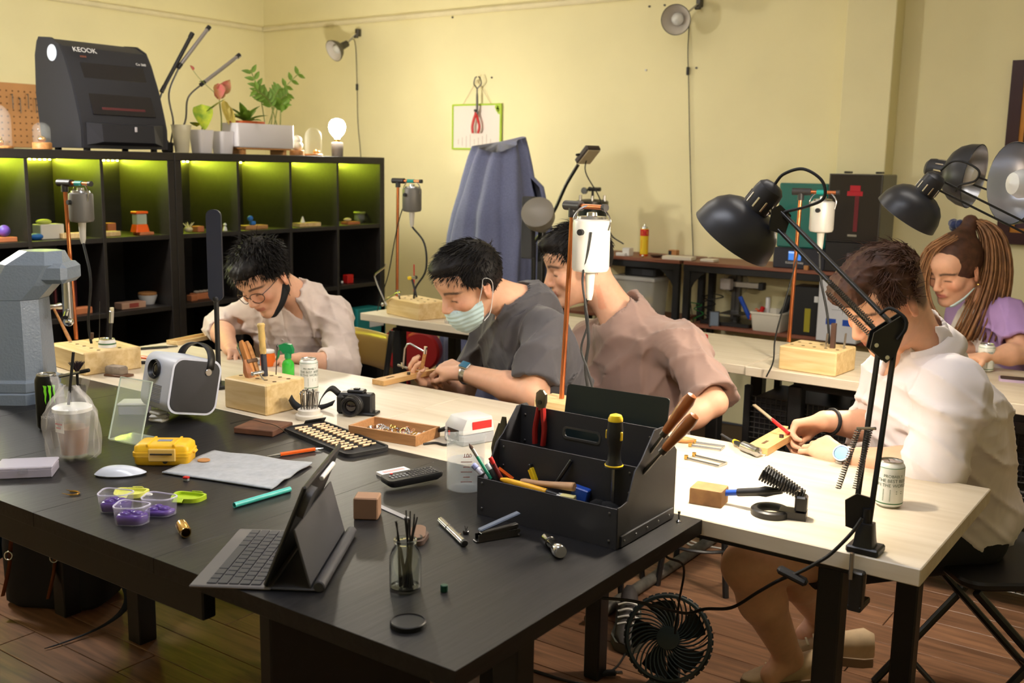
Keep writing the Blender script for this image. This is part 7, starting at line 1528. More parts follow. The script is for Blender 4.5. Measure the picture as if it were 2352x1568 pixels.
pa, pb = PX(538, 342, XT+.04), PX(668, 346, XT+.04); wpl = (pb-pa).y; t = thing('planter', 'long white rectangular planter on a small wooden stand', 'planter', (XT, (pa.y+pb.y)/2, ZS)); hp = PX(600, 285, XT+.04).z-ZS
add('stand', join(box(.13, wpl*.9, .008, .001, (0, 0, .03)), *[box(.11, .02, .026, .001, (0, s*wpl*.36, .013)) for s in (-1, 1)]), M_TANW, t); add('trough', loft([[(x*k, y*k, z) for x, y in rrect(.14, wpl, .012)] for k, z in ((.95, .035), (1, .04), (1, hp), (.95, hp), (.9, .05))]), M_POT, t, sharp=40)
add('liner', frame_prism(rrect(.12, wpl*.42, .01), rrect(.1, wpl*.36, .008), .02, hp-.008), M_TERR, t, (0, -wpl*.2, 0)); add('soil', box(.125, wpl*.92, .01, 0, (0, 0, hp-.012)), M_SOIL, t)
# ---- plants
def leaf(L, w, fold=.25, droop=.3, nu=6, nv=4, heart=False):
    def fn(u, v):
        prof = (math.sin(PI*u**.75)**.9)*w if not heart else w*(math.sin(PI*u**.55)**.8)
        s = (v-.5)*2; x = L*u; y = s*prof/2
        return (x, y, abs(s)*prof*fold-droop*L*u*u)
    return grid(fn, nu, nv)
M_LYEL = mat('yellow_green_leaf', (196, 204, 40), .45, col2=(110, 150, 30), vscale=25); M_LPINK = mat('pink_leaf', (214, 92, 104), .45, col2=(150, 130, 60), vscale=18); M_LGRN = mat('fresh_leaf', (110, 145, 48), .4, var=.25, vscale=20); M_LDRK = mat('dark_leaf', (28, 70, 44), .4, var=.2, vscale=20); M_STEM = mat('plant_stem', (140, 150, 80), .5)
def put_leaf(t, g, m, base, d, up=(0, 0, 1), roll=0.0):
    x = Vector(d).normalized(); z = Vector(up)-x*Vector(up).dot(x)
    if z.length < 1e-3: z = Vector((1, 0, 0))-x*x.x
    z.normalize(); y = z.cross(x); M = Matrix(((x.x, y.x, z.x, base[0]), (x.y, y.y, z.y, base[1]), (x.z, y.z, z.z, base[2]), (0, 0, 0, 1))) @ Euler((roll, 0, 0)).to_matrix().to_4x4()
    o = add('leaf', g if isinstance(g, bpy.types.Mesh) else mesh('leaf', g, 180), m, t); o.matrix_local = M; return o
p1 = PX(464, 300, XT); t = thing('foliage_plant', 'plant with one large spotted yellow-green leaf', 'plant', (p1.x, p1.y, ZS+.1)); CR = Vector(CM[0]); 
add('stem', tube(spline([(0, 0, 0), (.01, -.005, .06), (.015, -.01, .12)], 4), .003, 6), M_STEM, t)
big = mesh('leaf', leaf(.13, .10, .1, .1, 8, 6, True), 180)
put_leaf(t, big, M_LYEL, (.015, -.01, .14), (.25, -.05, -1), (1, -.5, .2)); put_leaf(t, big, M_LYEL, (.0, .02, .09), (.2, .3, .35), (0, 0, 1)); put_leaf(t, mesh('leaf', leaf(.07, .05, .1, .2), 180), M_LYEL, (0, -.03, .03), (.3, -.5, .3))
p2 = PX(508, 300, XT); t = thing('foliage_plant', 'tall plant with pink leaf above curling yellowed leaves', 'plant', (p2.x, p2.y, ZS+.1))
add('stem', tube(spline([(0, 0, 0), (.004, 0, .08), (0, -.01, .19)], 4), .0035, 6), M_STEM, t)
pk = mesh('leaf', leaf(.085, .06, .25, .15, 6, 4), 180); yl = mesh('leaf', leaf(.12, .04, .35, .35, 6, 4), 180)
for d, up, m, b, g in (((.3, -.1, -1), (1, -.5, 0), M_LPINK, (.01, -.02, .25), pk), ((.3, .1, .9), (1, -.5, 0), M_LPINK, (.005, -.02, .17), pk), ((.3, .3, .6), (1, -.5, 0), M_LGRN, (.005, .0, .20), pk), ((.4, .0, -1), (1, -.6, 0), mat('yellowed_leaf', (206, 186, 90), .5, var=.2), (.01, .01, .17), yl), ((.5, .25, -1), (1, -.6, 0), mat('yellowed_leaf', (206, 186, 90), .5), (.01, .02, .15), yl)): put_leaf(t, g, m, b, d, up)
add('tendril', tube(spline([(0, -.03, .2), (.0, -.09, .24), (0, -.13, .27), (0, -.16, .3)], 5), .0015, 5), M_STEM, t); put_leaf(t, mesh('leaf', leaf(.035, .02), 180), M_LPINK, (0, -.16, .3), (.1, -.3, .5)); put_leaf(t, mesh('leaf', leaf(.03, .018), 180), M_LGRN, (0, -.10, .25), (.1, -.5, .1))
p3 = PX(565, 285, XT); t = thing('foliage_plant', 'low dark green rosette plant in the left of the planter', 'plant', (p3.x, p3.y, ZS+hp))
dk = mesh('leaf', leaf(.12, .05, .2, .25, 6, 4), 180); rs = np.random.RandomState(2)
for i in range(11):
    a = i*2.4; e = .3+1.0*(i/11); put_leaf(t, dk, M_LDRK if i % 4 else M_LGRN, (0, 0, .005), (math.cos(a)*math.cos(e), math.sin(a)*math.cos(e), math.sin(e)))
p4 = PX(625, 285, XT); t = thing('foliage_plant', 'tall arching plant with paired leaflets in the planter', 'plant', (p4.x, p4.y, ZS+hp))
lf = mesh('leaf', leaf(.055, .024, .2, .15, 5, 4), 180); rs = np.random.RandomState(6)
yv = Vector((-.1, 1, 0)).normalized()
for i, (px, py, tip) in enumerate(((575, 160, 0), (690, 165, 0), (640, 205, 0), (660, 215, 0), (585, 205, 0), (650, 240, 0))):
    e = PX(px, py, XT+.02*(i-2))-Vector(t.location); b = Vector((.01*(i-2), .012*(i-2.5), -.006)); m1 = b.lerp(e, .45)+Vector((0, 0, .06))*1.0
    pts = [Vector(v) for v in spline([tuple(b), tuple(b.lerp(m1, .5)+Vector((0, 0, .02))), tuple(m1), tuple(e)], 6)]
    add('stem', tube([tuple(v) for v in pts], .003, 6), M_STEM, t)
    n = len(pts)
    for k in range(n//2-2, n, 2):
        tg = (pts[min(k+1, n-1)]-pts[k-1]).normalized()
        for s in (-1, 1):
            sd = tg.cross(Vector((.9, -.4, .1))).normalized(); put_leaf(t, lf, M_LGRN, tuple(pts[k]), tuple(tg*.6+sd*s*.8), (.8, -.5, .3))
# ---- grow lamp with three tubes
p = PX(385, 345, XT-.02); t = thing('grow_lamp', 'three-armed clip grow lamp with slim tube heads', 'lamp', (p.x, p.y, ZS)); B = Vector(t.location); GP = lambda x, y: tuple(PX(x, y, XT-.02)-B)
add('clip', bz(.05, .04, .05, .006), M_BLACKP, t)
for (a, b, neck, m) in (((374, 205), (440, 80), ((388, 330), (372, 300), (362, 250), (374, 205)), M_BLACKP), ((412, 152), (479, 64), ((392, 330), (398, 280), (388, 215), (412, 152)), mat('tube_silver', (150, 145, 145), .3, metal=.5)), ((465, 192), (548, 128), ((396, 335), (425, 280), (432, 225), (465, 192)), mat('tube_silver', (150, 145, 145), .3, metal=.5))):
    add('gooseneck', tube(spline([GP(*q) for q in neck], 6), .0045, 8), M_DSTEEL, t); add('light_tube', rod(GP(*a), GP(*b), .0095, 12), m, t); add('tube_cap', rod(GP(a[0]+(b[0]-a[0])*.95, a[1]+(b[1]-a[1])*.95), GP(b[0]+(b[0]-a[0])*.03, b[1]+(b[1]-a[1])*.03), .0115, 12), M_BLACKP, t); add('tube_cap', rod(GP(a[0]-(b[0]-a[0])*.05, a[1]-(b[1]-a[1])*.05), GP(a[0]+(b[0]-a[0])*.06, a[1]+(b[1]-a[1])*.06), .0105, 12), M_BLACKP, t)
# ---- pegboard on the left wall
a_, b_ = PX(-40, 185, XL+.03), PX(130, 340, XL+.03); w = b_.y-a_.y; h = a_.z-b_.z
t = thing('pegboard', 'tan perforated pegboard on the left wall behind the machine', 'pegboard', (XL+.016, a_.y, b_.z)); add('board', box(.012, w, h, .001, (0, w/2, h/2)), mat('peg_tan', (206, 150, 96), .7, var=.06), t)
hm = mesh('peg_holes', join(*[box(.0015, .009, .009, 0, (.0065, .03+.038*i, .03+.038*j)) for i in range(int(w/.038)-1) for j in range(int(h/.038)-1)])); o = add('peg_holes', hm, mat('hole_brown', (110, 74, 44), .9), t); o['kind'] = 'stuff'
for i in range(4):
    q = PX(28+18*i, 215+(i % 2)*10, XL+.04)-Vector(t.location); solo('hanging_tool', ['first thin awl from the left on the pegboard', 'second thin awl on the pegboard', 'third thin awl on the pegboard', 'thin awl nearest the black machine on the pegboard'][i], 'tool', join(rod((0, 0, 0), (0, 0, -.09), .003, 6), rod((0, 0, -.01), (-.022, 0, 0), .002, 6)), M_DSTEEL, tuple(q+Vector(t.location)), group='awls on the pegboard')
# ------------------------------------------------------------------ small things in the shelf cells
def cell(px, py, z, name, label, cat, parts, X=XS-.08, rz=0.0):
    p = PX(px, py, X); t = thing(name, label, cat, (p.x, p.y, z), rz)
    for n, g, m in parts: add(n, g, m, t)
    return t
z1, z2, z3 = SHZ; M_BX = wood('box_wood', (188, 140, 88), (160, 112, 66), .55, 'Y', 2)
CARV = mat('brick_tan', (178, 108, 66), .7, var=.1)
cell(8, 548, z1, 'wood_block', 'brown block at the far left of the upper shelf', 'block', [('block', bz(.06, .09, .02, .002), CARV)])
t = cell(10, 540, z1+.0205, 'toy_globe', 'small blue and purple ball toy on the brown block', 'toy', [('ball', sphere(.025, 16, 10, c=(0, 0, .025)), mat('blue_purple', (60, 80, 160), .4, col2=(120, 60, 150), vscale=20))])
cell(82, 547, z1, 'blue_pouch', 'blue pouch lying on the upper shelf', 'pouch', [('pouch', sphere(.03, 16, 8, (.9, 1.1, .5), (0, 0, .015)), mat('bright_blue', (40, 110, 190), .5))])
cell(112, 545, z1, 'white_box', 'white open box with a green lump on top', 'box', [('box_body', bz(.07, .11, .065, .003), mat('warm_white', (214, 210, 198), .5)), ('lump', sphere(.025, 12, 8, (1, 1.4, .5), (0, -.02, .075)), mat('pale_lime', (190, 200, 90), .5))], XS-.12)
cell(165, 545, z1, 'wood_tray', 'pale wooden tray behind the copper pole', 'tray', [('tray', bz(.05, .11, .025, .003), M_PINE)])
cell(253, 543, z1, 'wood_block', 'tan wooden block left of the orange toy', 'block', [('block', bz(.05, .085, .024, .004), M_PINE)]); cell(252, 532, z1, 'brick_piece', 'small reddish brick piece standing behind the tan block', 'brick', [('brick', bz(.04, .045, .055, .002), CARV)], XS-.18)
cell(330, 540, z1, 'wood_block', 'flat brown block under the orange toy', 'block', [('block', bz(.06, .075, .014, .002), CARV)])
cell(322, 538, z1+.0145, 'toy_dispenser', 'orange toy dispenser with a clear window', 'toy', [('base', loft([[(x*k, y*k, z) for x, y in rrect(.055, .075, .008)] for k, z in ((1, 0), (.8, .035))]), M_ORANGE), ('window', bz(.04, .055, .05, .003, (0, 0, .035)), mat('toy_window', (200, 215, 200), .1, alpha=.5)), ('top', bz(.048, .066, .012, .003, (0, 0, .085)), M_ORANGE), ('green_bead', sphere(.008, 8, 6, c=(0, 0, .055)), M_TEAL)])
cell(433, 533, z1, 'shell_ornament', 'pale spiky shell on the upper shelf', 'shell', [('shell', join(sphere(.022, 10, 8, (1, 1, .7), (0, 0, .016)), *[rod((0, 0, .02), (.03*math.cos(a), .03*math.sin(a), .05), .006, 6, .001) for a in (0, 1.3, 2.6, 3.9, 5.2)]), mat('shell_cream', (206, 196, 150), .5))]); cell(455, 532, z1, 'wood_block', 'small tan block beside the spiky shell', 'block', [('block', bz(.05, .04, .03, .003), CARV)])
cell(497, 530, z1, 'wood_block', 'tan block right of the bar lamp', 'block', [('block', bz(.05, .04, .035, .003), CARV)]); cell(517, 531, z1, 'figurine', 'tiny white figurine on the upper shelf', 'figurine', [('body', lathe([(.012, 0), (.008, .018), (.004, .022)], 12), M_WHITEP), ('head', sphere(.009, 10, 8, c=(0, 0, .03)), M_WHITEP)])
cell(582, 525, z1, 'wood_tray', 'long brown tray holding a blue toy', 'tray', [('tray', bz(.06, .15, .022, .002), M_BX)]); cell(580, 510, z1+.0225, 'blue_toy', 'small bright blue toy on the brown tray', 'toy', [('lower', bz(.025, .03, .02, .004), mat('bright_blue', (40, 110, 190), .5)), ('upper', sphere(.016, 10, 8, c=(0, -.015, .034)), mat('bright_blue', (40, 110, 190), .5))])
cell(705, 520, z1, 'wood_tray', 'pale wooden tray with ornaments', 'tray', [('tray', bz(.06, .16, .022, .002), M_PINE)]); cell(695, 505, z1+.0225, 'ring_cone', 'small pale cone ornament on the tray', 'ornament', [('cone', lathe([(.014, 0), (.003, .034)], 14), M_WHITEP)]); cell(734, 515, z1, 'steel_knob', 'round steel disc at the tray end', 'disc', [('disc', cyl(.012, .022, 14, b=.003), M_STEEL)])  # last item here is a small round steel knob
cell(805, 510, z1, 'wood_block', 'brown block under a glass pot in the last cell', 'block', [('block', bz(.06, .1, .016, .002), CARV)]); cell(826, 505, z1, 'glass_pot', 'small round glass pot with green rim', 'pot', [('pot', lathe([(.02, 0), (.034, .02), (.032, .045), (.026, .055), (.024, .055), (.03, .044), (.032, .02), (.0001, .004)], 20, cap=False), mat('thin_glass', (236, 240, 236), .05, alpha=.07, spec=.9)), ('rim', xf(torus(.03, .008, 20, 6), (0, 0, .06)), mat('moss_green', (140, 150, 70), .7))], XS-.15); cell(798, 505, z1+.0165, 'stone_egg', 'smooth pale pebble on the brown block', 'stone', [('stone', sphere(.018, 12, 8, (1, 1.5, .6), (0, 0, .011)), mat('pebble', (210, 195, 150), .5))])
cell(800, 650, z2, 'red_cube', 'small red box in the dark right cell', 'box', [('box_body', bz(.04, .05, .05, .003), M_RED)]); cell(786, 655, z2, 'white_bead', 'tiny white bead beside the red box', 'bead', [('bead', sphere(.008, 10, 8, c=(0, 0, .008)), M_WHITEP)])
cell(300, 712, z2, 'card_box', 'flat pink and white card box on the dark shelf', 'box', [('box_body', bz(.06, .13, .03, .002), mat('pink_card', (190, 150, 125), .6)), ('label_patch', box(.0008, .05, .02, 0, (.0304, 0, .016)), mat('dull_red', (160, 70, 60), .6))]); cell(340, 700, z2, 'ceramic_bowl', 'white bowl with a wooden lid on the dark shelf', 'bowl', [('bowl', lathe([(.03, 0), (.045, .04), (.045, .045)], 24), M_WHITEP), ('lid', cyl(.044, .012, 24, b=.003), M_TANW)] and [('bowl', lathe([(.03, 0), (.045, .04), (.045, .045)], 24), M_WHITEP), ('lid', xf(cyl(.044, .012, 24, b=.003), (0, 0, .0455)), M_TANW)], XS-.14)
cell(150, 680, z2, 'picture_frame', 'small dark red empty frame in the lower left cell', 'frame', [('frame', xm(frame_prism(rrect(.11, .14, .004), rrect(.09, .12, .003), .012, -.006), Matrix.Translation((0, 0, .07)) @ Euler((rad(90), 0, rad(90))).to_matrix().to_4x4()), mat('dim_red', (86, 32, 36), .4))], XS-.2); cell(185, 712, z2, 'wood_block', 'brown block beside the copper pole on the lower shelf', 'block', [('block', bz(.05, .09, .03, .003), CARV)])
cell(442, 690, z2, 'wood_block', 'small reddish block left of the bar lamp', 'block', [('block', bz(.04, .04, .03, .003), CARV)]); cell(470, 688, z2, 'wood_tray', 'tan tray with pebbles behind the bar lamp', 'tray', [('tray', bz(.06, .14, .03, .003), CARV), ('pebbles', join(*[sphere(.012, 8, 6, (1, 1.3, .7), (0, -.05+.025*i, .036)) for i in range(5)]), mat('pebble_grey', (150, 140, 125), .6))], XS-.12)
p = PX(840, 720, XS-.05); t = thing('glove_box', 'teal and white carton low in the right shelf', 'box', (p.x, p.y, SHZ[2]), 0); 
add('carton', bz(.1, .24, .2, .002), mat('teal_carton', (30, 130, 130), .5), t); add('label_patch', box(.002, .12, .09, 0, (.0505, .04, .13)), M_WHITEP, t)
# ------------------------------------------------------------------ back wall
def clamp_light(label, px, py, R, axis, clamp_px, cord, sw_px):
    h = PY(px, py, YW-.22); cp = PY(*clamp_px, YW-.03); t = thing('clamp_light', label, 'wall lamp', (cp.x, YW-.02, cp.z), group='clamp lights on the back wall'); B = Vector(t.location)
    ax = Vector(axis).normalized(); Q = ax.to_track_quat('Z', 'Y').to_matrix().to_4x4(); Q.translation = h-B-ax*R*.9
    pr = [(R*.32, 0), (R*.42, R*.12), (R*.75, R*.45), (R*.95, R*.8), (R, R*1.0)]
    add('shade', xm(lathe(pr+[(r-.002, z) for r, z in pr[::-1]], 32, cap=False), Q), mat('grey_enamel', (96, 92, 84), .45, metal=.4), t, sharp=60); add('reflector', xm(lathe([(r-.004, z+.001) for r, z in pr], 32, cap=False), Q), mat('white_enamel', (222, 215, 205), .5), t, sharp=60)
    add('bulb', xm(sphere(R*.42, 18, 12, c=(0, 0, R*.5)), Q), mat('lamp_bulb_off', (225, 225, 222), .3), t); add('socket', xm(lathe([(R*.3, -.055), (R*.33, 0)], 18), Q), M_DSTEEL, t)
    s = Q @ Vector((0, 0, -.05)); add('arm', rod(tuple(s), (0, -.02, 0), .005, 8), M_STEEL, t); add('clamp', join(box(.03, .035, .05, .004, (0, -.0, .01)), box(.034, .02, .018, .004, (0, -.02, -.02))), M_DSTEEL, t)
    pts = [s]+[PY(x, y, YW-.012)-B for x, y in cord]; add('cord', tube(spline([tuple(v) for v in pts], 5), .0026, 6), M_RUBBER, t)
    q = PY(*sw_px, YW-.014)-B; add('inline_switch', box(.016, .014, .045, .003, tuple(q)), M_BLACKP, t)
clamp_light('clamp light on the back wall near the room corner', 768, 116, .075, camv(-.62, -.55, .55), (820, 78), ((815, 95), (820, 190), (822, 280), (828, 350), (830, 420)), (820, 200))
clamp_light('clamp light high on the back wall right of centre', 1553, 45, .082, camv(-.35, -.35, .86), (1605, 10), ((1582, 40), (1580, 120), (1582, 200), (1584, 320), (1588, 480), (1592, 600), (1585, 680), (1596, 760)), (1580, 163))
# ---- hung board and tongs
a_, b_ = PY(1042, 242, YW-.01), PY(1150, 342, YW-.01); w, h = b_.x-a_.x, a_.z-b_.z; cx = (a_.x+b_.x)/2
t = thing('notice_board', 'white hanging board with lime green frame on the back wall', 'board', (cx, YW-.012, b_.z)); ML = mat('lime_frame', (176, 210, 60), .5)
add('sheet', box(w, .006, h, 0, (0, 0, h/2)), mat('board_white', (236, 228, 220), .5), t); add('frame', xm(frame_prism(rrect(w+.012, h+.012, .006), rrect(w-.01, h-.01, .004), .012, -.006), Matrix.Translation((0, -.002, h/2)) @ Euler((rad(90), 0, 0)).to_matrix().to_4x4()), ML, t)
for i, (x, z) in enumerate(((.46, .93), (.44, .88), (.47, .83), (.42, .94))): add('clover_leaf', xf(cyl(.014, .003, 14), (w*x, -.004, h*z), (rad(90), 0, 0)), ML, t)
for i in range(9): add('written_line', box(.0035, .0008, .035+.02*((i*5) % 4), 0, (-w*.38+w*.085*i, -.0036, h*.16+h*.06*((i*3) % 3))), mat('faint_ink', (190, 180, 170), .7), t)
hk = PY(1096, 183, YW-.02)-Vector(t.location)
for x in (-.3, .3): add('string', rod((w*x, 0, h), tuple(hk), .0012, 5), mat('string_tan', (150, 120, 80), .8), t)
t = thing('tongs', 'long red-handled casting tongs hanging on the back wall', 'tongs', (cx, YW-.045, PY(1096, 180, YW-.045).z)); T = lambda x, y: tuple(PY(x, y, YW-.045)-Vector(t.location))
for s in (-1, 1):
    add('jaw', tube(spline([T(1096+s*1, 262), T(1096+s*1, 222), T(1096, 205), T(1097+s*8, 193), T(1097+s*6, 180), T(1097+s*2, 176)], 6), .0045, 8), M_DSTEEL, t); add('grip', tube(spline([T(1093-s*1, 258), T(1093+s*4, 272), T(1093+s*8, 290), T(1092+s*6, 306)], 6), .0085, 8), M_RED, t)
add('pivot', xf(cyl(.009, .016, 12), T(1094, 254), (rad(90), 0, 0)), M_DSTEEL, t)
for i, (x, y) in enumerate(((1130, 178), (1492, 15), (1527, 12), (1484, 161), (1600, 156), (1040, 40))):
    p = PY(x, y, YW); solo('wall_plug', 'small %s plug in the back wall, %s' % (('grey', 'dark', 'dark', 'white', 'tan', 'grey')[i], ('right of the tongs', 'left of the high clamp light', 'just left of the high clamp light', 'below the high clamp light', 'right of the lamp switch', 'above the hanging board')[i]), 'wall plug', xf(cyl(.006, .006, 8), (0, 0, 0), (rad(90), 0, 0)), (M_DSTEEL, M_WHITEP)[i == 3], tuple(p), group='plugs in the back wall')
# ---- framed picture at right
pa = PY(2330, 140, YW); pb = PY(2303, 390, YW); t = thing('picture_frame', 'dark red framed picture at the right edge of the wall', 'picture', (pa.x, YW-.003, pb.z-.35)); hF = pa.z-(pb.z-.35); MFr = mat('mahogany', (58, 26, 30), .35)
wF = .7; add('frame', xm(frame_prism([(0, 0), (wF, 0), (wF, hF), (0, hF)], [(.055, .055), (wF-.055, .055), (wF-.055, hF-.055), (.055, hF-.055)], .035, 0), Euler((rad(90), 0, 0)).to_matrix().to_4x4()), MFr, t); add('gold_slip', xm(frame_prism([(.055, .055), (wF-.055, .055), (wF-.055, hF-.055), (.055, hF-.055)], [(.075, .075), (wF-.075, .075), (wF-.075, hF-.075), (.075, hF-.075)], .025, 0), Euler((rad(90), 0, 0)).to_matrix().to_4x4()), mat('gold_leaf', (190, 130, 60), .35, metal=.6), t); add('canvas', box(wF-.12, .01, hF-.12, 0, (wF/2, -.008, hF/2)), mat('plum_canvas', (86, 60, 70), .7, col2=(60, 44, 56), vscale=4), t)
# ------------------------------------------------------------------ steel bench against the wall
zB = .945; pB = PZ(1414, 588, zB); yB = pB.y; M_BRT = wood('red_brown_top', (142, 86, 62), (108, 62, 46), .5, 'X', 1.2)
YB2 = YW-.03
def bench(x0, x1, label):
    w, d = x1-x0, YB2-yB; t = thing('steel_bench', label, 'bench', (x0, yB, 0), group='steel benches along the wall')
    add('bench_top', box(w, d, .018, .002, (w/2, d/2, zB-.009)), M_BRT, t); add('edge_rail', box(w, .02, .035, .002, (w/2, .012, zB-.036)), M_BFRAME, t)
    for x in (.02, w-.02):
        for y in (.02, d-.02): add('leg', box(.035, .035, zB-.019, .002, (x, y, (zB-.019)/2)), M_BFRAME, t)
    for s in (0, 1):
        add('gusset', xm(prism([(0, 0), (.09, 0), (.06, -.02), (.02, -.06), (0, -.1)] if s == 0 else [(0, 0), (-.09, 0), (-.06, -.02), (-.02, -.06), (0, -.1)], .012, -.006), Matrix.Translation((.037 if s == 0 else w-.037, .02, zB-.053)) @ Euler((rad(90), 0, 0)).to_matrix().to_4x4()), M_BFRAME, t)
    add('lower_shelf', box(w-.08, d-.02, .018, .002, (w/2, d/2, .60)), M_BRT, t)
    return t
xs = PZ(1574, 598, zB).x; xe = PZ(1935, 628, zB).x
bench(PZ(1330, 582, zB).x-.15, xs-.012, 'left steel bench with brown top below the tall canister'); bench(xs+.012, PZ(2050, 640, zB).x, 'right steel bench with brown top carrying the black printers')
lr = PZ(1680, 605, zB).x
BT = lambda px, py, dy=.12: Vector((PZ(px, py, zB).x-.0, yB+dy, zB))
def onb(px, py, dy, name, label, cat, parts, rz=0, z=None):
    zz = zB if z is None else z; p = PY(px, py, yB+dy); t = thing(name, label, cat, (p.x, yB+dy, zz), rz)
    for n, g, m in parts: add(n, g, m, t)
    return t
g1 = text_geo('BUTANE', .03); 
onb(1479, 574, .12, 'gas_canister', 'tall yellow canister with red top on the bench', 'canister', [('can_body', cyl(.024, .155, 24, b=.004), M_YELLOW), ('red_band', lathe([(.0243, .115), (.0243, .152)], 24, cap=False), M_RED), ('red_panel', wrap_cyl(box(.035, .0006, .055, 0, (0, .0006, .065)), .024), M_RED), ('bottom_band', lathe([(.0243, .004), (.0243, .012)], 24, cap=False), M_RED), ('valve', lathe([(.018, .155), (.016, .165), (.006, .168), (.004, .182)], 14), M_STEEL), ('lettering', wrap_cyl(join(*[box(.03, .0009, .006, 0, (0, .0008, .128+.01*k)) for k in range(2)]), .024), mat('print_yellow', (240, 205, 40), .5))], rad(30))
onb(1442, 577, .08, 'white_carton', 'small white carton left of the canister', 'box', [('box_body', bz(.045, .05, .045, .002), M_WHITEP)]); onb(1428, 580, .05, 'white_tape', 'low white strip box at the bench front', 'box', [('box_body', bz(.06, .03, .018, .002), M_WHITEP)])
onb(1508, 580, .1, 'dark_dish', 'shallow dark dish on the bench', 'dish', [('dish', lathe([(.02, 0), (.035, .012), (.037, .015), (.033, .014), (.0001, .006)], 24, cap=False), mat('dark_brown', (72, 50, 40), .5))]); onb(1548, 574, .2, 'brown_block', 'small brown box standing at the wall on the bench', 'box', [('box_body', bz(.05, .04, .04, .002), M_TANW), ('dark_panel', box(.018, .002, .03, 0, (-.014, -.0205, .02)), M_BLACKP)])
onb(1560, 582, .06, 'foam_sheet', 'flat white foam slab on the bench', 'foam', [('slab', bz(.17, .08, .02, .003), mat('foam_white', (228, 222, 205), .9))], .1); onb(1630, 590, .08, 'foam_sheet', 'second white foam slab toward the lamp shade', 'foam', [('slab', bz(.08, .07, .015, .003), mat('foam_white', (228, 222, 205), .9))]); onb(1476, 582, .04, 'steel_bead', 'shiny steel bead in front of the canister', 'bead', [('bead', sphere(.008, 12, 8, c=(0, 0, .008)), M_CHROME)])
# ---- resin printers
M_TEALT = mat('teal_cover', (14, 120, 116), .1, alpha=.82, spec=.8)
pl, pr = PY(1775, 600, yB+.03), PY(1893, 612, yB+.03); w = pr.x-pl.x; hT = PY(1835, 420, yB+.15).z-zB
t = thing('resin_printer', 'resin printer with teal transparent cover behind the lamp', 'printer', ((pl.x+pr.x)/2, yB+.13, zB)); add('base', bz(w, .2, .105, .004), mat('printer_navy', (34, 36, 48), .4), t); add('cover', bz(w*.94, .18, hT-.107, .006, (0, 0, .107)), M_TEALT, t); sc_ = add('screen', box(.065, .002, .045, 0, (-.02, -.101, .066)), mat('blue_screen', (60, 110, 190), .2, emit=(70, 130, 220), estr=.6), t); add('screen_bar', box(.065, .0022, .008, 0, (-.02, -.1012, .082)), mat('pale_blue_screen', (150, 180, 220), .2, emit=(150, 180, 230), estr=.8), sc_)
add('lettering', xm(text_geo('ELEGOO MARS', .014), Matrix.Translation((-.02, -.1015, .03)) @ Euler((rad(90), 0, 0)).to_matrix().to_4x4()), mat('white_print', (225, 225, 225), .5), t)
pl, pr = PY(1893, 600, yB+.03), PY(2012, 625, yB+.03); w = pr.x-pl.x; hT = PY(1950, 398, yB+.1).z-zB
t = thing('resin_printer', 'tall black resin printer glowing dim red inside', 'printer', ((pl.x+pr.x)/2, yB+.15, zB)); MPB = mat('printer_black', (30, 28, 30), .35); add('base', bz(w, .24, hT*.31, .004), MPB, t); add('cover', bz(w, .24, hT*.68, .005, (0, 0, hT*.315)), mat('smoked_cover', (34, 27, 30), .15, spec=.7), t)
add('window_frame', xm(frame_prism([(-w/2, hT*.315), (w/2, hT*.315), (w/2, hT*.995), (-w/2, hT*.995)], [(-w/2+.004, hT*.32), (w/2-.006, hT*.32), (w/2-.006, hT*.985), (-w/2+.004, hT*.985)], .003, 0), Matrix.Translation((0, -.1205, 0)) @ Euler((rad(90), 0, 0)).to_matrix().to_4x4()), M_DSTEEL, t)
RG = mat('red_inside', (130, 12, 24), .4, emit=(170, 10, 26), estr=.35); rp = add('build_plate', join(box(.075, .002, .022, 0, (0, -.1212, hT*.8)), box(.05, .002, .03, 0, (0, -.1212, hT*.85))), RG, t); add('z_column', box(.02, .002, hT*.36, 0, (.012, -.1212, hT*.6)), mat('red_inside_dim', (86, 10, 20), .4, emit=(110, 8, 20), estr=.2), t)
add('touch_screen', box(.055, .002, .04, 0, (.01, -.1212, hT*.16)), mat('grey_screen', (104, 96, 104), .3), t); add('badge', box(.045, .002, .01, 0, (-.0, -.1215, hT*.38)), M_STEEL, t)
for x in (-.3, .3): add('top_knob', bz(.03, .05, .01, .003, (w*x, 0, hT)), MPB, t)
onb(1852, 620, .02, 'wood_cube', 'tiny wooden cube in front of the printers', 'cube', [('cube', bz(.022, .02, .022, .001), M_TANW)])
# ---- pressure pot, work light, covered machine
q = PY(1357, 585, yB+.13)
t = thing('pressure_pot', 'black pressure pot with bolted steel lid and gauge', 'pot', (q.x, yB+.13, zB)); ht = PY(1357, 470, yB+.13).z-zB; R_ = .085
add('pot', lathe([(R_*.9, 0), (R_, .01), (R_, ht)], 32), mat('pot_green_black', (26, 34, 32), .4), t); add('lid', lathe([(R_*1.1, ht), (R_*1.1, ht+.02), (R_*.9, ht+.03), (.0001, ht+.035)], 32), M_DSTEEL, t)
for i in range(6): add('bolt', cyl(.008, .05, 10), M_STEEL, t, (R_*.95*math.cos(i*PI/3), R_*.95*math.sin(i*PI/3), ht+.005))
add('valve', join(cyl(.008, .06, 10), xf(cyl(.012, .06, 10), (-.01, 0, .06), (0, rad(90), 0)), xf(sphere(.014, 10, 8), (-.02, 0, .06))), M_BLACKM, t, (0, 0, ht+.03)); add('gauge', xf(cyl(.02, .014, 18), (-.04, -.02, ht+.08), (rad(90), 0, 0)), M_STEEL, t)
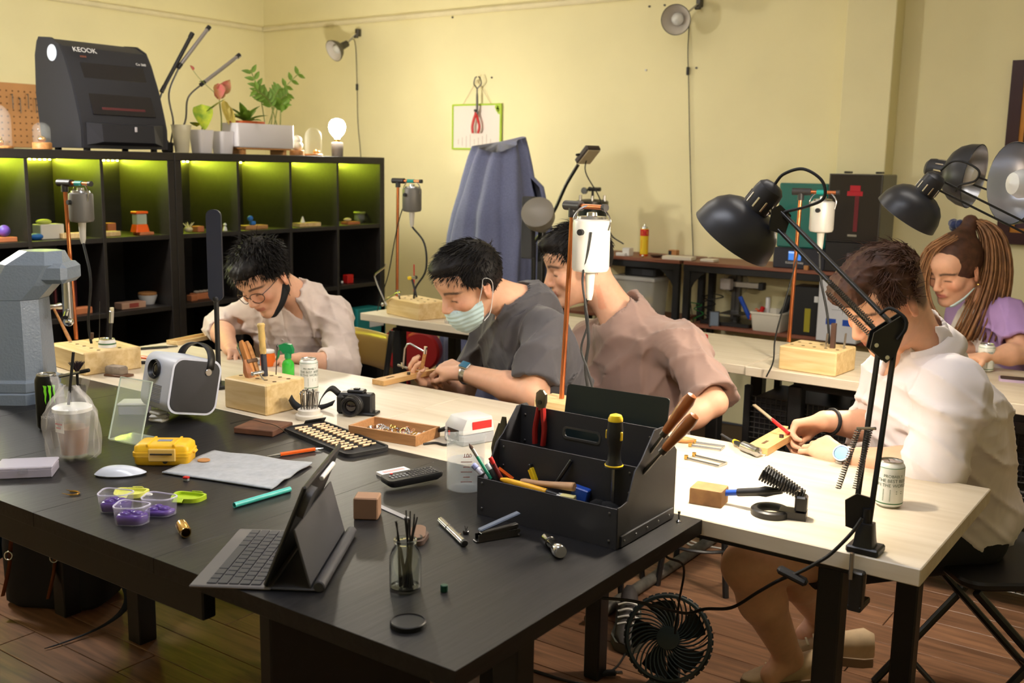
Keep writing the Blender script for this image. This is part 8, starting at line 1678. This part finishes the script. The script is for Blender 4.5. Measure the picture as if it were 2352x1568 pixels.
yl = 4.38; hb = PY(1225, 640, yl); t = thing('work_light', 'gooseneck work light with flat square head', 'work light', (hb.x, yl, ZT+.001 if False else 0)); B = Vector(t.location); G = lambda x, y, Y=yl: tuple(PY(x, y, Y)-B)
add('stand_base', cyl(.08, .03, 24, b=.005), M_BLACKM, t); add('stand_pole', cyl(.012, G(1225, 560)[2]-.025, 12), M_BLACKM, t, (0, 0, .028)); add('gooseneck', tube(spline([G(1225, 560), G(1245, 530), G(1275, 480), G(1300, 425), G(1328, 378)], 6), .009, 8), M_BLACKM, t)
hd = PY(1350, 355, yl)-B; Q = Matrix.Translation(hd) @ Vector(camv(.35, -.75, .35)).to_track_quat('Z', 'Y').to_matrix().to_4x4(); add('head', xm(box(.09, .11, .03, .006), Q), mat('light_brown_black', (58, 48, 42), .5), t); add('lens_panel', xm(box(.078, .098, .004, .001, (0, 0, .016)), Q), mat('frosted_panel', (186, 172, 140), .4), t); add('knob', xm(rod((-.055, 0, 0), (-.075, 0, .004), .006, 8), Q), M_BLACKM, t)
add('cable', tube(spline([tuple(hd), G(1345, 395), G(1375, 450), G(1392, 500), G(1405, 540), G(1432, 560)], 6), .003, 6), M_RUBBER, t)
# denim cover over a tall machine
yd = 4.6; c = PY(1135, 600, yd); zt = PY(1150, 330, yd).z
def drape(u, v):
    a = u*2*PI; z = zt*(1-v)**1.0
    rx = .15+.13*min(1, v*3.5)**.8+.02*v; ry = .09+.10*min(1, v*5)**.7+.03*v
    fold = (.018+.03*v)*math.sin(9*a+1.3*math.sin(3*v))+.016*math.sin(17*a+2*v)*min(1, v*3)
    cx = -.055*v; sh = .05*math.exp(-((a-.1)/.5)**2)*(v > .1)
    top = .035*math.sin(2*a+.6)*math.exp(-(v*9))
    return ((rx+fold+sh)*math.cos(a)+cx, (ry+fold*.6)*math.sin(a), max(.02, z*.985+top+.03*math.cos(a)*(1-v)-.05*min(1, v*8)*(1-v)))
t = thing('covered_machine', 'tall machine under a grey-blue denim cover by the wall', 'covered machine', (c.x+.02, yd, 0)); g = grid(drape, 84, 40); V = g[0]+[(0, 0, zt+.01)]; s = 41
F = g[1]+[(i*s, (i+1)*s, len(V)-1) for i in range(84)]
add('denim_cover', (V, F), mat('denim', (104, 110, 142), .9, var=.12, vscale=120, bump=.3, bscale=900, sheen=.2), t, sharp=180); add('machine_column', cyl(.06, zt-.1, 16), M_BLACKM, t, (0, 0, .01)); add('machine_base', bz(.3, .22, .03, .004), M_BLACKM, t)
p = PY(1240, 500, 4.16); t = thing('dust_bucket', 'grey plastic bucket-shaped hood behind the watching man', 'hood', (p.x, 4.16, 0)); add('hood', xf(lathe([(.05, -.06), (.075, .0), (.08, .06), (.076, .062)], 28), (0, 0, p.z), (rad(60), 0, rad(20))), mat('smoke_plastic', (128, 122, 112), .35, alpha=.85), t); add('bracket', box(.03, .03, p.z, .003, (-.02, .05, p.z/2)), M_BLACKM, t); add('backplate', bz(.06, .04, .30, .004, (-.065, 0, p.z-.2)), M_DARK, t)
# red machine under the back table
p = PZ(940, 870, 0); yr = 4.25; c = PY(935, 800, yr); t = thing('grinder', 'red round-bodied machine under the back table', 'grinder', (c.x, yr, 0)); MR = mat('machine_red', (150, 22, 26), .4); add('drum', xf(cyl(.13, .10, 32, b=.012), (-.03, .05, c.z), (rad(90), 0, rad(25))), MR, t); add('drum', xf(cyl(.11, .09, 32, b=.012), (.12, .0, c.z+.01), (rad(90), 0, rad(25))), MR, t); add('post', bz(.03, .03, c.z+.18, .003), MR, t); add('base', bz(.34, .26, .12, .01), M_BLACKM, t); add('hub', xf(cyl(.02, .02, 16), (-.05, -.055, c.z), (rad(90), 0, rad(25))), M_DSTEEL, t)
# ---- lower bench shelf: printer, bin, boxes
zl = .609
t = onb(1684, 700, .16, 'filament_printer', 'open-frame 3d printer with tall aluminium column', 'printer', [], 0, zl); hP = PY(1650, 600, yB+.16).z-zl; hP = min(hP, zB-zl-.06)
add('base_plate', bz(.28, .22, .02, .003), M_BLACKM, t); add('column', bz(.05, .03, hP, .002, (-.0, .04, .02)), M_DSTEEL, t); add('column_slot', box(.006, .002, hP-.02, 0, (0, .024, hP/2+.02)), M_BLACKP, t)
add('cross_beam', box(.22, .025, .03, .002, (.04, .02, hP*.78)), M_STEEL, t); add('print_head', box(.06, .045, .06, .004, (-.04, -.01, hP*.78)), mat('head_grey', (170, 162, 155), .5), t); add('end_block', box(.03, .04, .04, .003, (.15, .02, hP*.78)), M_BLACKP, t); add('bed', box(.13, .13, .006, .001, (.03, -.03, .065)), M_DSTEEL, t); add('bed_post', box(.02, .02, .045, 0, (.03, -.03, .0405)), M_BLACKM, t)
t2 = onb(1690, 650, .27, 'filament_spool', 'clear filament spool behind the open-frame printer', 'spool', [('flange', xf(lathe([(.075, -.003), (.075, .003), (.03, .003), (.03, -.003), (.075, -.003)], 32, cap=False), (0, 0, 0), (rad(90), 0, 0)), mat('thin_clear', (220, 215, 190), .1, alpha=.3)), ('winding', xf(lathe([(.03, .005), (.045, .005), (.045, .04), (.03, .04), (.03, .005)], 28, cap=False), (0, 0, 0), (rad(90), 0, 0)), M_DARK), ('holder', rod((0, -.01, 0), (0, -.01, -.16), .006, 8), M_BLACKM)], 0, PY(1690, 650, yB+.27).z)
onb(1640, 745, .02, 'control_pad', 'small tilted controller screen in front of the 3d printer', 'screen', [('case', xf(bz(.055, .012, .09, .003), (0, 0, .02), (rad(-25), 0, rad(25))), M_DARK), ('screen', xf(box(.042, .001, .075, 0, (0, -.0068, .045)), (0, 0, .02), (rad(-25), 0, rad(25))), mat('slate_screen', (86, 100, 116), .2))], 0, PY(1640, 760, yB+.02).z)
rs = np.random.RandomState(17)
for i in range(4): onb(1595+10*i, 740, .08+.03*i, 'tangled_wire', ['green and black wire tangle left of the 3d printer', 'black wire loop beside the 3d printer', 'black wire loop in front of the 3d printer', 'thin wire curl under the 3d printer'][i], 'wire', [('wire', tube(spline([(rs.normal()*.03, rs.normal()*.02, .02+.022*k+rs.rand()*.01) for k in range(7)], 5), .003, 5), (mat('wire_green', (30, 110, 50), .5) if i == 0 else M_RUBBER))], 0, zl)
pl, pr = PY(1710, 760, yB-.02), PY(1800, 770, yB-.02); w = .17; xb_ = PY(1755, 760, yB-.0).x; zb_ = PY(1755, 722, yB-.0).z
t = thing('storage_bin', 'white plastic bin of tools on the bench shelf', 'bin', (xb_, yB+.1, zl)); hB = max(.09, zb_-zl); add('bin', loft([[(x*k, y*k, z) for x, y in rrect(w, .2, .02)] for k, z in ((.85, 0), (.88, .003), (1, hB), (1.05, hB), (1.05, hB+.01), (.96, hB+.01), (.84, .006))]), mat('bin_white', (222, 216, 200), .45), t, sharp=40)
bz0 = zl+hB
for nm, lb, ca, px, m, L, rot in (('blue_brush', 'blue-handled tool sticking out of the white bin', 'tool', 1724, M_BLUE, .09, (rad(10), rad(-25), 0)), ('red_spool', 'red spool lying in the white bin', 'spool', 1742, M_RED, .035, (0, rad(20), 0)), ('black_paddle', 'black paddle sticking out of the white bin', 'tool', 1792, M_BLACKP, .11, (0, rad(22), 0)), ('white_tube', 'white tube standing in the white bin', 'tube', 1758, M_WHITEP, .08, (0, 0, 0)), ('yellow_tag', 'small yellow item at the front of the white bin', 'tool', 1722, M_ORANGE, .03, (0, rad(40), 0))):
    p = PY(px, 712, yB+.1); solo(nm, lb, ca, cyl(.012 if 'paddle' not in nm else .02, L+.04, 12, b=.003), m, (p.x, yB+.1+(.03 if 'tube' in nm else 0), bz0-.045), rot)
t = onb(1470, 690, .12, 'storage_box', 'clear plastic storage box of blue parts on the bench shelf', 'box', [], 0, zl); hS = PY(1470, 632, yB+.12).z-zl
add('box_body', loft([[(x*k, y*k, z) for x, y in rrect(.27, .2, .02)] for k, z in ((.9, 0), (1, hS*.9))]), mat('cloudy_clear', (206, 206, 200), .2, alpha=.5), t); add('lid', bz(.285, .215, hS*.1, .004, (0, 0, hS*.9)), mat('cloudy_lid', (216, 216, 212), .25, alpha=.6), t)
for i in range(7): add('part', box(.05+.02*rs.rand(), .03, .03, .004), (mat('sky_blue', (70, 140, 180), .5), M_YELLOW, M_TANW, M_GREYP)[i % 4], t, (-.09+.03*i, -.03*rs.rand(), .03+.03*(i % 3)), (rs.rand(), rs.rand(), rs.rand()))
onb(1480, 628, .12, 'power_supply', 'black power unit on top of the clear storage box', 'power unit', [('case', bz(.2, .11, .05, .006), M_BLACKP), ('grille', box(.07, .002, .03, 0, (.05, -.0555, .025)), M_DARK)], 0, zl+hS+.0005)
onb(1860, 740, .1, 'black_cabinet', 'black carton with yellow bottle window on the bench shelf', 'box', [('carton', bz(.15, .14, .25, .003), M_BLACKP), ('yellow_panel', box(.03, .002, .12, 0, (.01, -.071, .08)), mat('dull_yellow', (150, 140, 30), .5)), ('label_patch', box(.02, .002, .03, 0, (.05, -.071, .19)), M_WHITEP)], 0, zl)
onb(1935, 745, .02, 'white_case', 'white computer case at the end of the bench shelf', 'case', [('case', bz(.2, .18, .30, .004), mat('case_pale', (205, 206, 210), .4)), ('front_line', box(.12, .001, .002, 0, (.03, -.0905, .16)), M_GREYP), ('blue_sticker', box(.05, .001, .03, 0, (-.03, -.0905, .10)), M_BLUE), ('blue_sticker', box(.045, .001, .03, 0, (.05, -.0905, .10)), M_BLUE)], 0, zl)
# ------------------------------------------------------------------ things on the back tables
def ont(px, py, name, label, cat, parts, rz=0.0):
    p = PZ(px, py, ZT); t = thing(name, label, cat, (p.x, p.y, ZT), rz)
    for n, g, m in parts: add(n, g, m, t)
    return t
ont(1012, 728, 'marker_pen', 'white marker lying beside the back table block', 'pen', [('barrel', RX(cyl(.008, .07, 14, b=.002), (-.03, 0, .008)), M_WHITEP), ('tip', RX(cyl(.005, .02, 12, .003), (.04, 0, .008)), M_DSTEEL)], .2)
ont(1035, 742, 'foam_block', 'small clear block on the back table behind the masked man', 'block', [('block', bz(.05, .03, .015, .002), M_CLEAR)]); ont(1012, 715, 'dark_red_pot', 'dark red pot beside the back table block', 'pot', [('pot', lathe([(.02, 0), (.03, .02), (.026, .035)], 18), mat('dim_red2', (96, 34, 30), .4))], 0)
ont(1610, 778, 'dice_tray', 'small red ribbed holder on the back table', 'holder', [('holder', bz(.055, .025, .02, .004), M_RED)]+[('rib', box(.004, .027, .012, .001, (-.018+.012*i, 0, .016)), mat('pale_red', (225, 120, 110), .4)) for i in range(4)], .1)
ont(2345, 876, 'phone', 'phone in a pale violet case on the back table', 'phone', [('case', prism(rrect(.14, .07, .012), .009), mat('violet_case', (190, 170, 200), .5)), ('screen', xf(prism(rrect(.13, .062, .01), .001), (0, 0, .0091)), M_BLACKP)], .2)
# ------------------------------------------------------------------ seats
M_CHB = mat('chair_black', (24, 24, 25), .4); M_BKP = wood('bent_ply', (196, 160, 100), (172, 132, 76), .4, 'X', 1.5)
def folding_chair(label, x, y, rz, sz=.45, back=M_BKP):
    """Sitter faces local -Y."""
    t = thing('folding_chair', label, 'chair', (x, y, 0), rz, 'black folding chairs')
    add('seat', loft([[(px*k, py*k, z) for px, py in rrect(.38, .36, .05)] for k, z in ((.97, sz-.022), (1, sz-.016), (1, sz-.006), (.97, sz))]), M_CHB, t)
    for s in (-1, 1):
        add('front_leg', tube([(s*.20, -.22, 0), (s*.20, -.02, sz*.52), (s*.20, .18, sz+.02), (s*.20, .24, .80)], .011, 8), M_CHB, t)
        add('rear_leg', tube([(s*.182, .26, 0), (s*.182, -.15, sz-.025)], .011, 8), M_CHB, t)
    add('rung', rod((-.2, -.165, .12), (.2, -.165, .12), .007, 8), M_CHB, t); add('rung', rod((-.18, .19, .08), (.18, .19, .08), .007, 8), M_CHB, t)
    bp = add('back_panel', grid(lambda u, v: ((u-.5)*.38, .235+.03*math.cos((u-.5)*2.6)+.01*v-.012, .64+.14*v), 14, 4), back, t, thick=.010, sharp=180)
    add('grip_hole', xf(cyl(.016, .014, 18), (0, .262+.012, .715), (rad(85), 0, 0)), M_RUBBER, bp)
    return t
def stool(label, x, y, sz=.44, foot=None):
    t = thing('stool', label, 'stool', (x, y, 0), .2, 'black stools'); add('seat', cyl(.17, .03, 28, b=.006), M_CHB, t, (0, 0, sz-.03))
    for i in range(4):
        a = PI/4+i*PI/2; add('leg', rod((.12*math.cos(a), .12*math.sin(a), sz-.031), (.17*math.cos(a), .17*math.sin(a), 0), .011, 8), M_CHB, t)
    add('foot_ring', xf(torus(.155, .006, 28, 6), (0, 0, .16)), M_CHB, t)
    return t
p = PY(836, 770, 3.0); folding_chair('black folding chair with gold back panel behind the man in beige', p.x-.045, 2.75, rad(-10), .43, mat('gold_panel', (190, 160, 92), .3, metal=.4))
folding_chair('black folding chair with pale back panel at the right, under the man in white', -.44, 2.84, rad(-52), .46)
stool('black stool under the masked man', -1.72, 2.98, .41); stool('black stool under the watching man', -1.46, 3.24, .40); stool('black stool under the woman', -.58, 4.55, .41)
# ------------------------------------------------------------------ floor things
p = PZ(1530, 1580, .0); t = thing('desk_fan', 'dark round desk fan standing on the floor at the bottom edge', 'fan', (p.x, p.y, 0), 0); M_FAN = mat('fan_teal_black', (22, 34, 38), .4)
t.scale = (1.2, 1.2, 1.2)
Q = Matrix.Translation((0, 0, .125)) @ Vector(camv(-.18, .28, .94)).to_track_quat('Z', 'Y').to_matrix().to_4x4(); R = .098
add('housing', xm(lathe([(R-.006, -.03), (R, -.03), (R+.002, .02), (R-.002, .026), (R-.008, .026), (R-.006, -.03)], 48, cap=False), Q), M_FAN, t); add('hub', xm(lathe([(.028, .012), (.026, .024), (.0001, .027)], 28), Q), M_FAN, t)
rb = mesh('grille_rib', tube([(.026*math.cos(a)+0, .026*math.sin(a), .02) if k == 0 else ((.026+(R-.032)*k/6)*math.cos(a+.12*k), (.026+(R-.032)*k/6)*math.sin(a+.12*k), .02) for k, a in [(k, 0) for k in range(7)]], .0022, 5))
for i in range(36):
    o = add('grille_rib', rb, M_FAN, t); o.matrix_local = Q @ Matrix.Rotation(2*PI*i/36, 4, 'Z')
bl_ = mesh('blade', grid(lambda u, v: ((.026+.06*u)*math.cos(v*.8+.2*u), (.026+.06*u)*math.sin(v*.8+.2*u), -.012+.016*v), 6, 5), 180)
for i in range(5):
    o = add('blade', bl_, M_DARK, t); o.matrix_local = Q @ Matrix.Rotation(2*PI*i/5, 4, 'Z')
tm = mesh('rim_tooth', xf(box(.004, .012, .02, .001), (R+.003, 0, .0)))
for i in range(40):
    o = add('rim_tooth', tm, M_FAN, t); o.matrix_local = Q @ Matrix.Rotation(2*PI*i/40, 4, 'Z')
add('stand', join(bz(.09, .07, .012, .004), box(.03, .02, .06, .004, (0, .035, .04))), M_FAN, t)
# bag under the table
p = PZ(110, 1420, 0); t = thing('backpack', 'dark backpack with tan leather straps under the black table', 'backpack', (p.x-.1, p.y+.12, 0), rad(30)); MN = mat('dark_canvas', (26, 27, 34), .85, bump=.3, bscale=300)
add('body', loft([[(x*k, y*k, z) for x, y in rrect(.34, .2, .06)] for k, z in ((.85, 0), (1, .02), (1.02, .2), (.95, .32), (.7, .38))]), MN, t, sharp=60); add('flap', loft([[(x, y, z) for x, y in rrect(.33, .22, .06)] for z in (.385, .395)]), MN, t)
ML_ = mat('tan_leather', (150, 88, 50), .5)
for x in (-.08, .07):
    s = add('buckle_strap', tube(spline([(x, -.12, .34), (x-.01, -.135, .25), (x-.02, -.14, .16), (x-.035, -.16, .07)], 5), .012, 6, flat=.3), ML_, t); add('buckle', xf(torus(.013, .0025, 14, 6), (x-.015, -.148, .2), (rad(80), 0, 0)), M_STEEL, s)
add('side_loop', box(.004, .04, .1, .001, (-.18, -.05, .2)), mat('dull_blue', (40, 74, 104), .8), t); add('loose_strap', grid(lambda u, v: (.17+.12*math.sin(u*2.6)-.10*u*u, -.06-.30*u*u+.0, .006+.14*(1-u)**2+.0*v) if v < .5 else (.17+.12*math.sin(u*2.6)-.10*u*u+.02, -.06-.30*u*u+.018, .006+.14*(1-u)**2), 16, 1), mat('strap_navy', (34, 42, 56), .8), t, thick=.002, sharp=180)
# floor pipe, cables
a, b = PZ(1340, 1420, .02), PZ(1655, 1236, .02); a.x = b.x = (a.x+b.x)/2; solo('floor_pipe', 'worn grey pipe lying on the floor beside the table legs', 'pipe', rod((0, -(b.y-a.y)/2, 0), (0, (b.y-a.y)/2, 0), .02, 14), mat('worn_grey', (96, 92, 84), .6, col2=(60, 58, 54), vscale=30), ((a.x), (a.y+b.y)/2, .0205))
def fcable(label, pts, r, m, z=None):
    P = [PZ(x, y, r+.001) for x, y in pts]; o = P[0]; solo('floor_cable', label, 'cable', tube(spline([tuple(q-o) for q in P], 6), r, 6), m, tuple(o))
fcable('white cable curling on the floor near the bare leg', ((1575, 1245), (1590, 1252), (1615, 1248), (1628, 1236)), .004, M_WHITEP); fcable('thin white cable on the floor left of the bare leg', ((1560, 1232), (1610, 1250), (1650, 1258), (1690, 1266)), .003, M_WHITEP)
fcable('black cable on the floor by the fan', ((1130, 1520), (1210, 1535), (1290, 1560), (1360, 1575)), .004, M_RUBBER); fcable('black cable from the fan past the shoe', ((1435, 1400), (1440, 1480), (1425, 1520), (1400, 1545)), .0035, M_RUBBER)
p = PZ(1395, 1545, .012); t = thing('cable_plug', 'small black and steel connector on the floor by the fan', 'plug', (p.x, p.y, .0125), rad(40)); add('plug_body', box(.05, .02, .014, .003), M_BLACKP, t); add('plug_tip', box(.02, .012, .006, .001, (.034, 0, 0)), M_STEEL, t)
# black trainer with white laces
p = PZ(1455, 1455, 0); shoe('sneaker', 'dark trainer with thick white laces under the table', (p.x-.02, p.y+.0, 0), rad(-62), mat('trainer_dark', (58, 54, 54), .6), mat('trainer_sole', (70, 72, 66), .6), M_WHITEP, 1.02)
p = PZ(1310, 1440, 0)
for i, (x, y, r) in enumerate(((-2.95, 2.58, -70), (-2.72, 2.52, -60))): shoe('shoe', ['dark shoe on the floor under the man in beige, left', 'dark shoe on the floor under the man in beige, right'][i], (x, y, 0), rad(r), M_DARK, M_RUBBER)
# mesh drawer cart under the back table
p = PY(1860, 960, 3.75); t = thing('mesh_cart', 'black wire mesh drawer cart under the back table', 'cart', (p.x, 3.78, 0)); 
for x in (-.2, .2):
    for y in (-.15, .15): add('post', box(.025, .025, .64, .002, (x, y, .32)), M_BFRAME, t)
ms = mesh('mesh_drawer', join(*([rod((-.19, -.15, .02*i), (.19, -.15, .02*i), .0022, 4) for i in range(9)]+[rod((-.19+.02*i, -.15, 0), (-.19+.02*i, -.15, .16), .0022, 4) for i in range(20)]))); 
for k in range(3): d = add('mesh_drawer', ms, mat('mesh_steel', (70, 68, 66), .4, metal=.6), t, (0, 0, .06+.19*k)); add('drawer_box', box(.36, .28, .15, .002, (0, .0, .08)), M_BLACKP, d)
t = thing('mesh_cart', 'second mesh drawer cart under the right back table', 'cart', (p.x+.62, 3.80, 0)); 
for x in (-.2, .2):
    for y in (-.15, .15): add('post', box(.025, .025, .64, .002, (x, y, .32)), M_BFRAME, t)
for k in range(3): d = add('mesh_drawer', ms, mat('mesh_steel', (70, 68, 66), .4, metal=.6), t, (0, 0, .06+.19*k)); add('drawer_box', box(.36, .28, .15, .002, (0, .0, .08)), M_BLACKP, d)
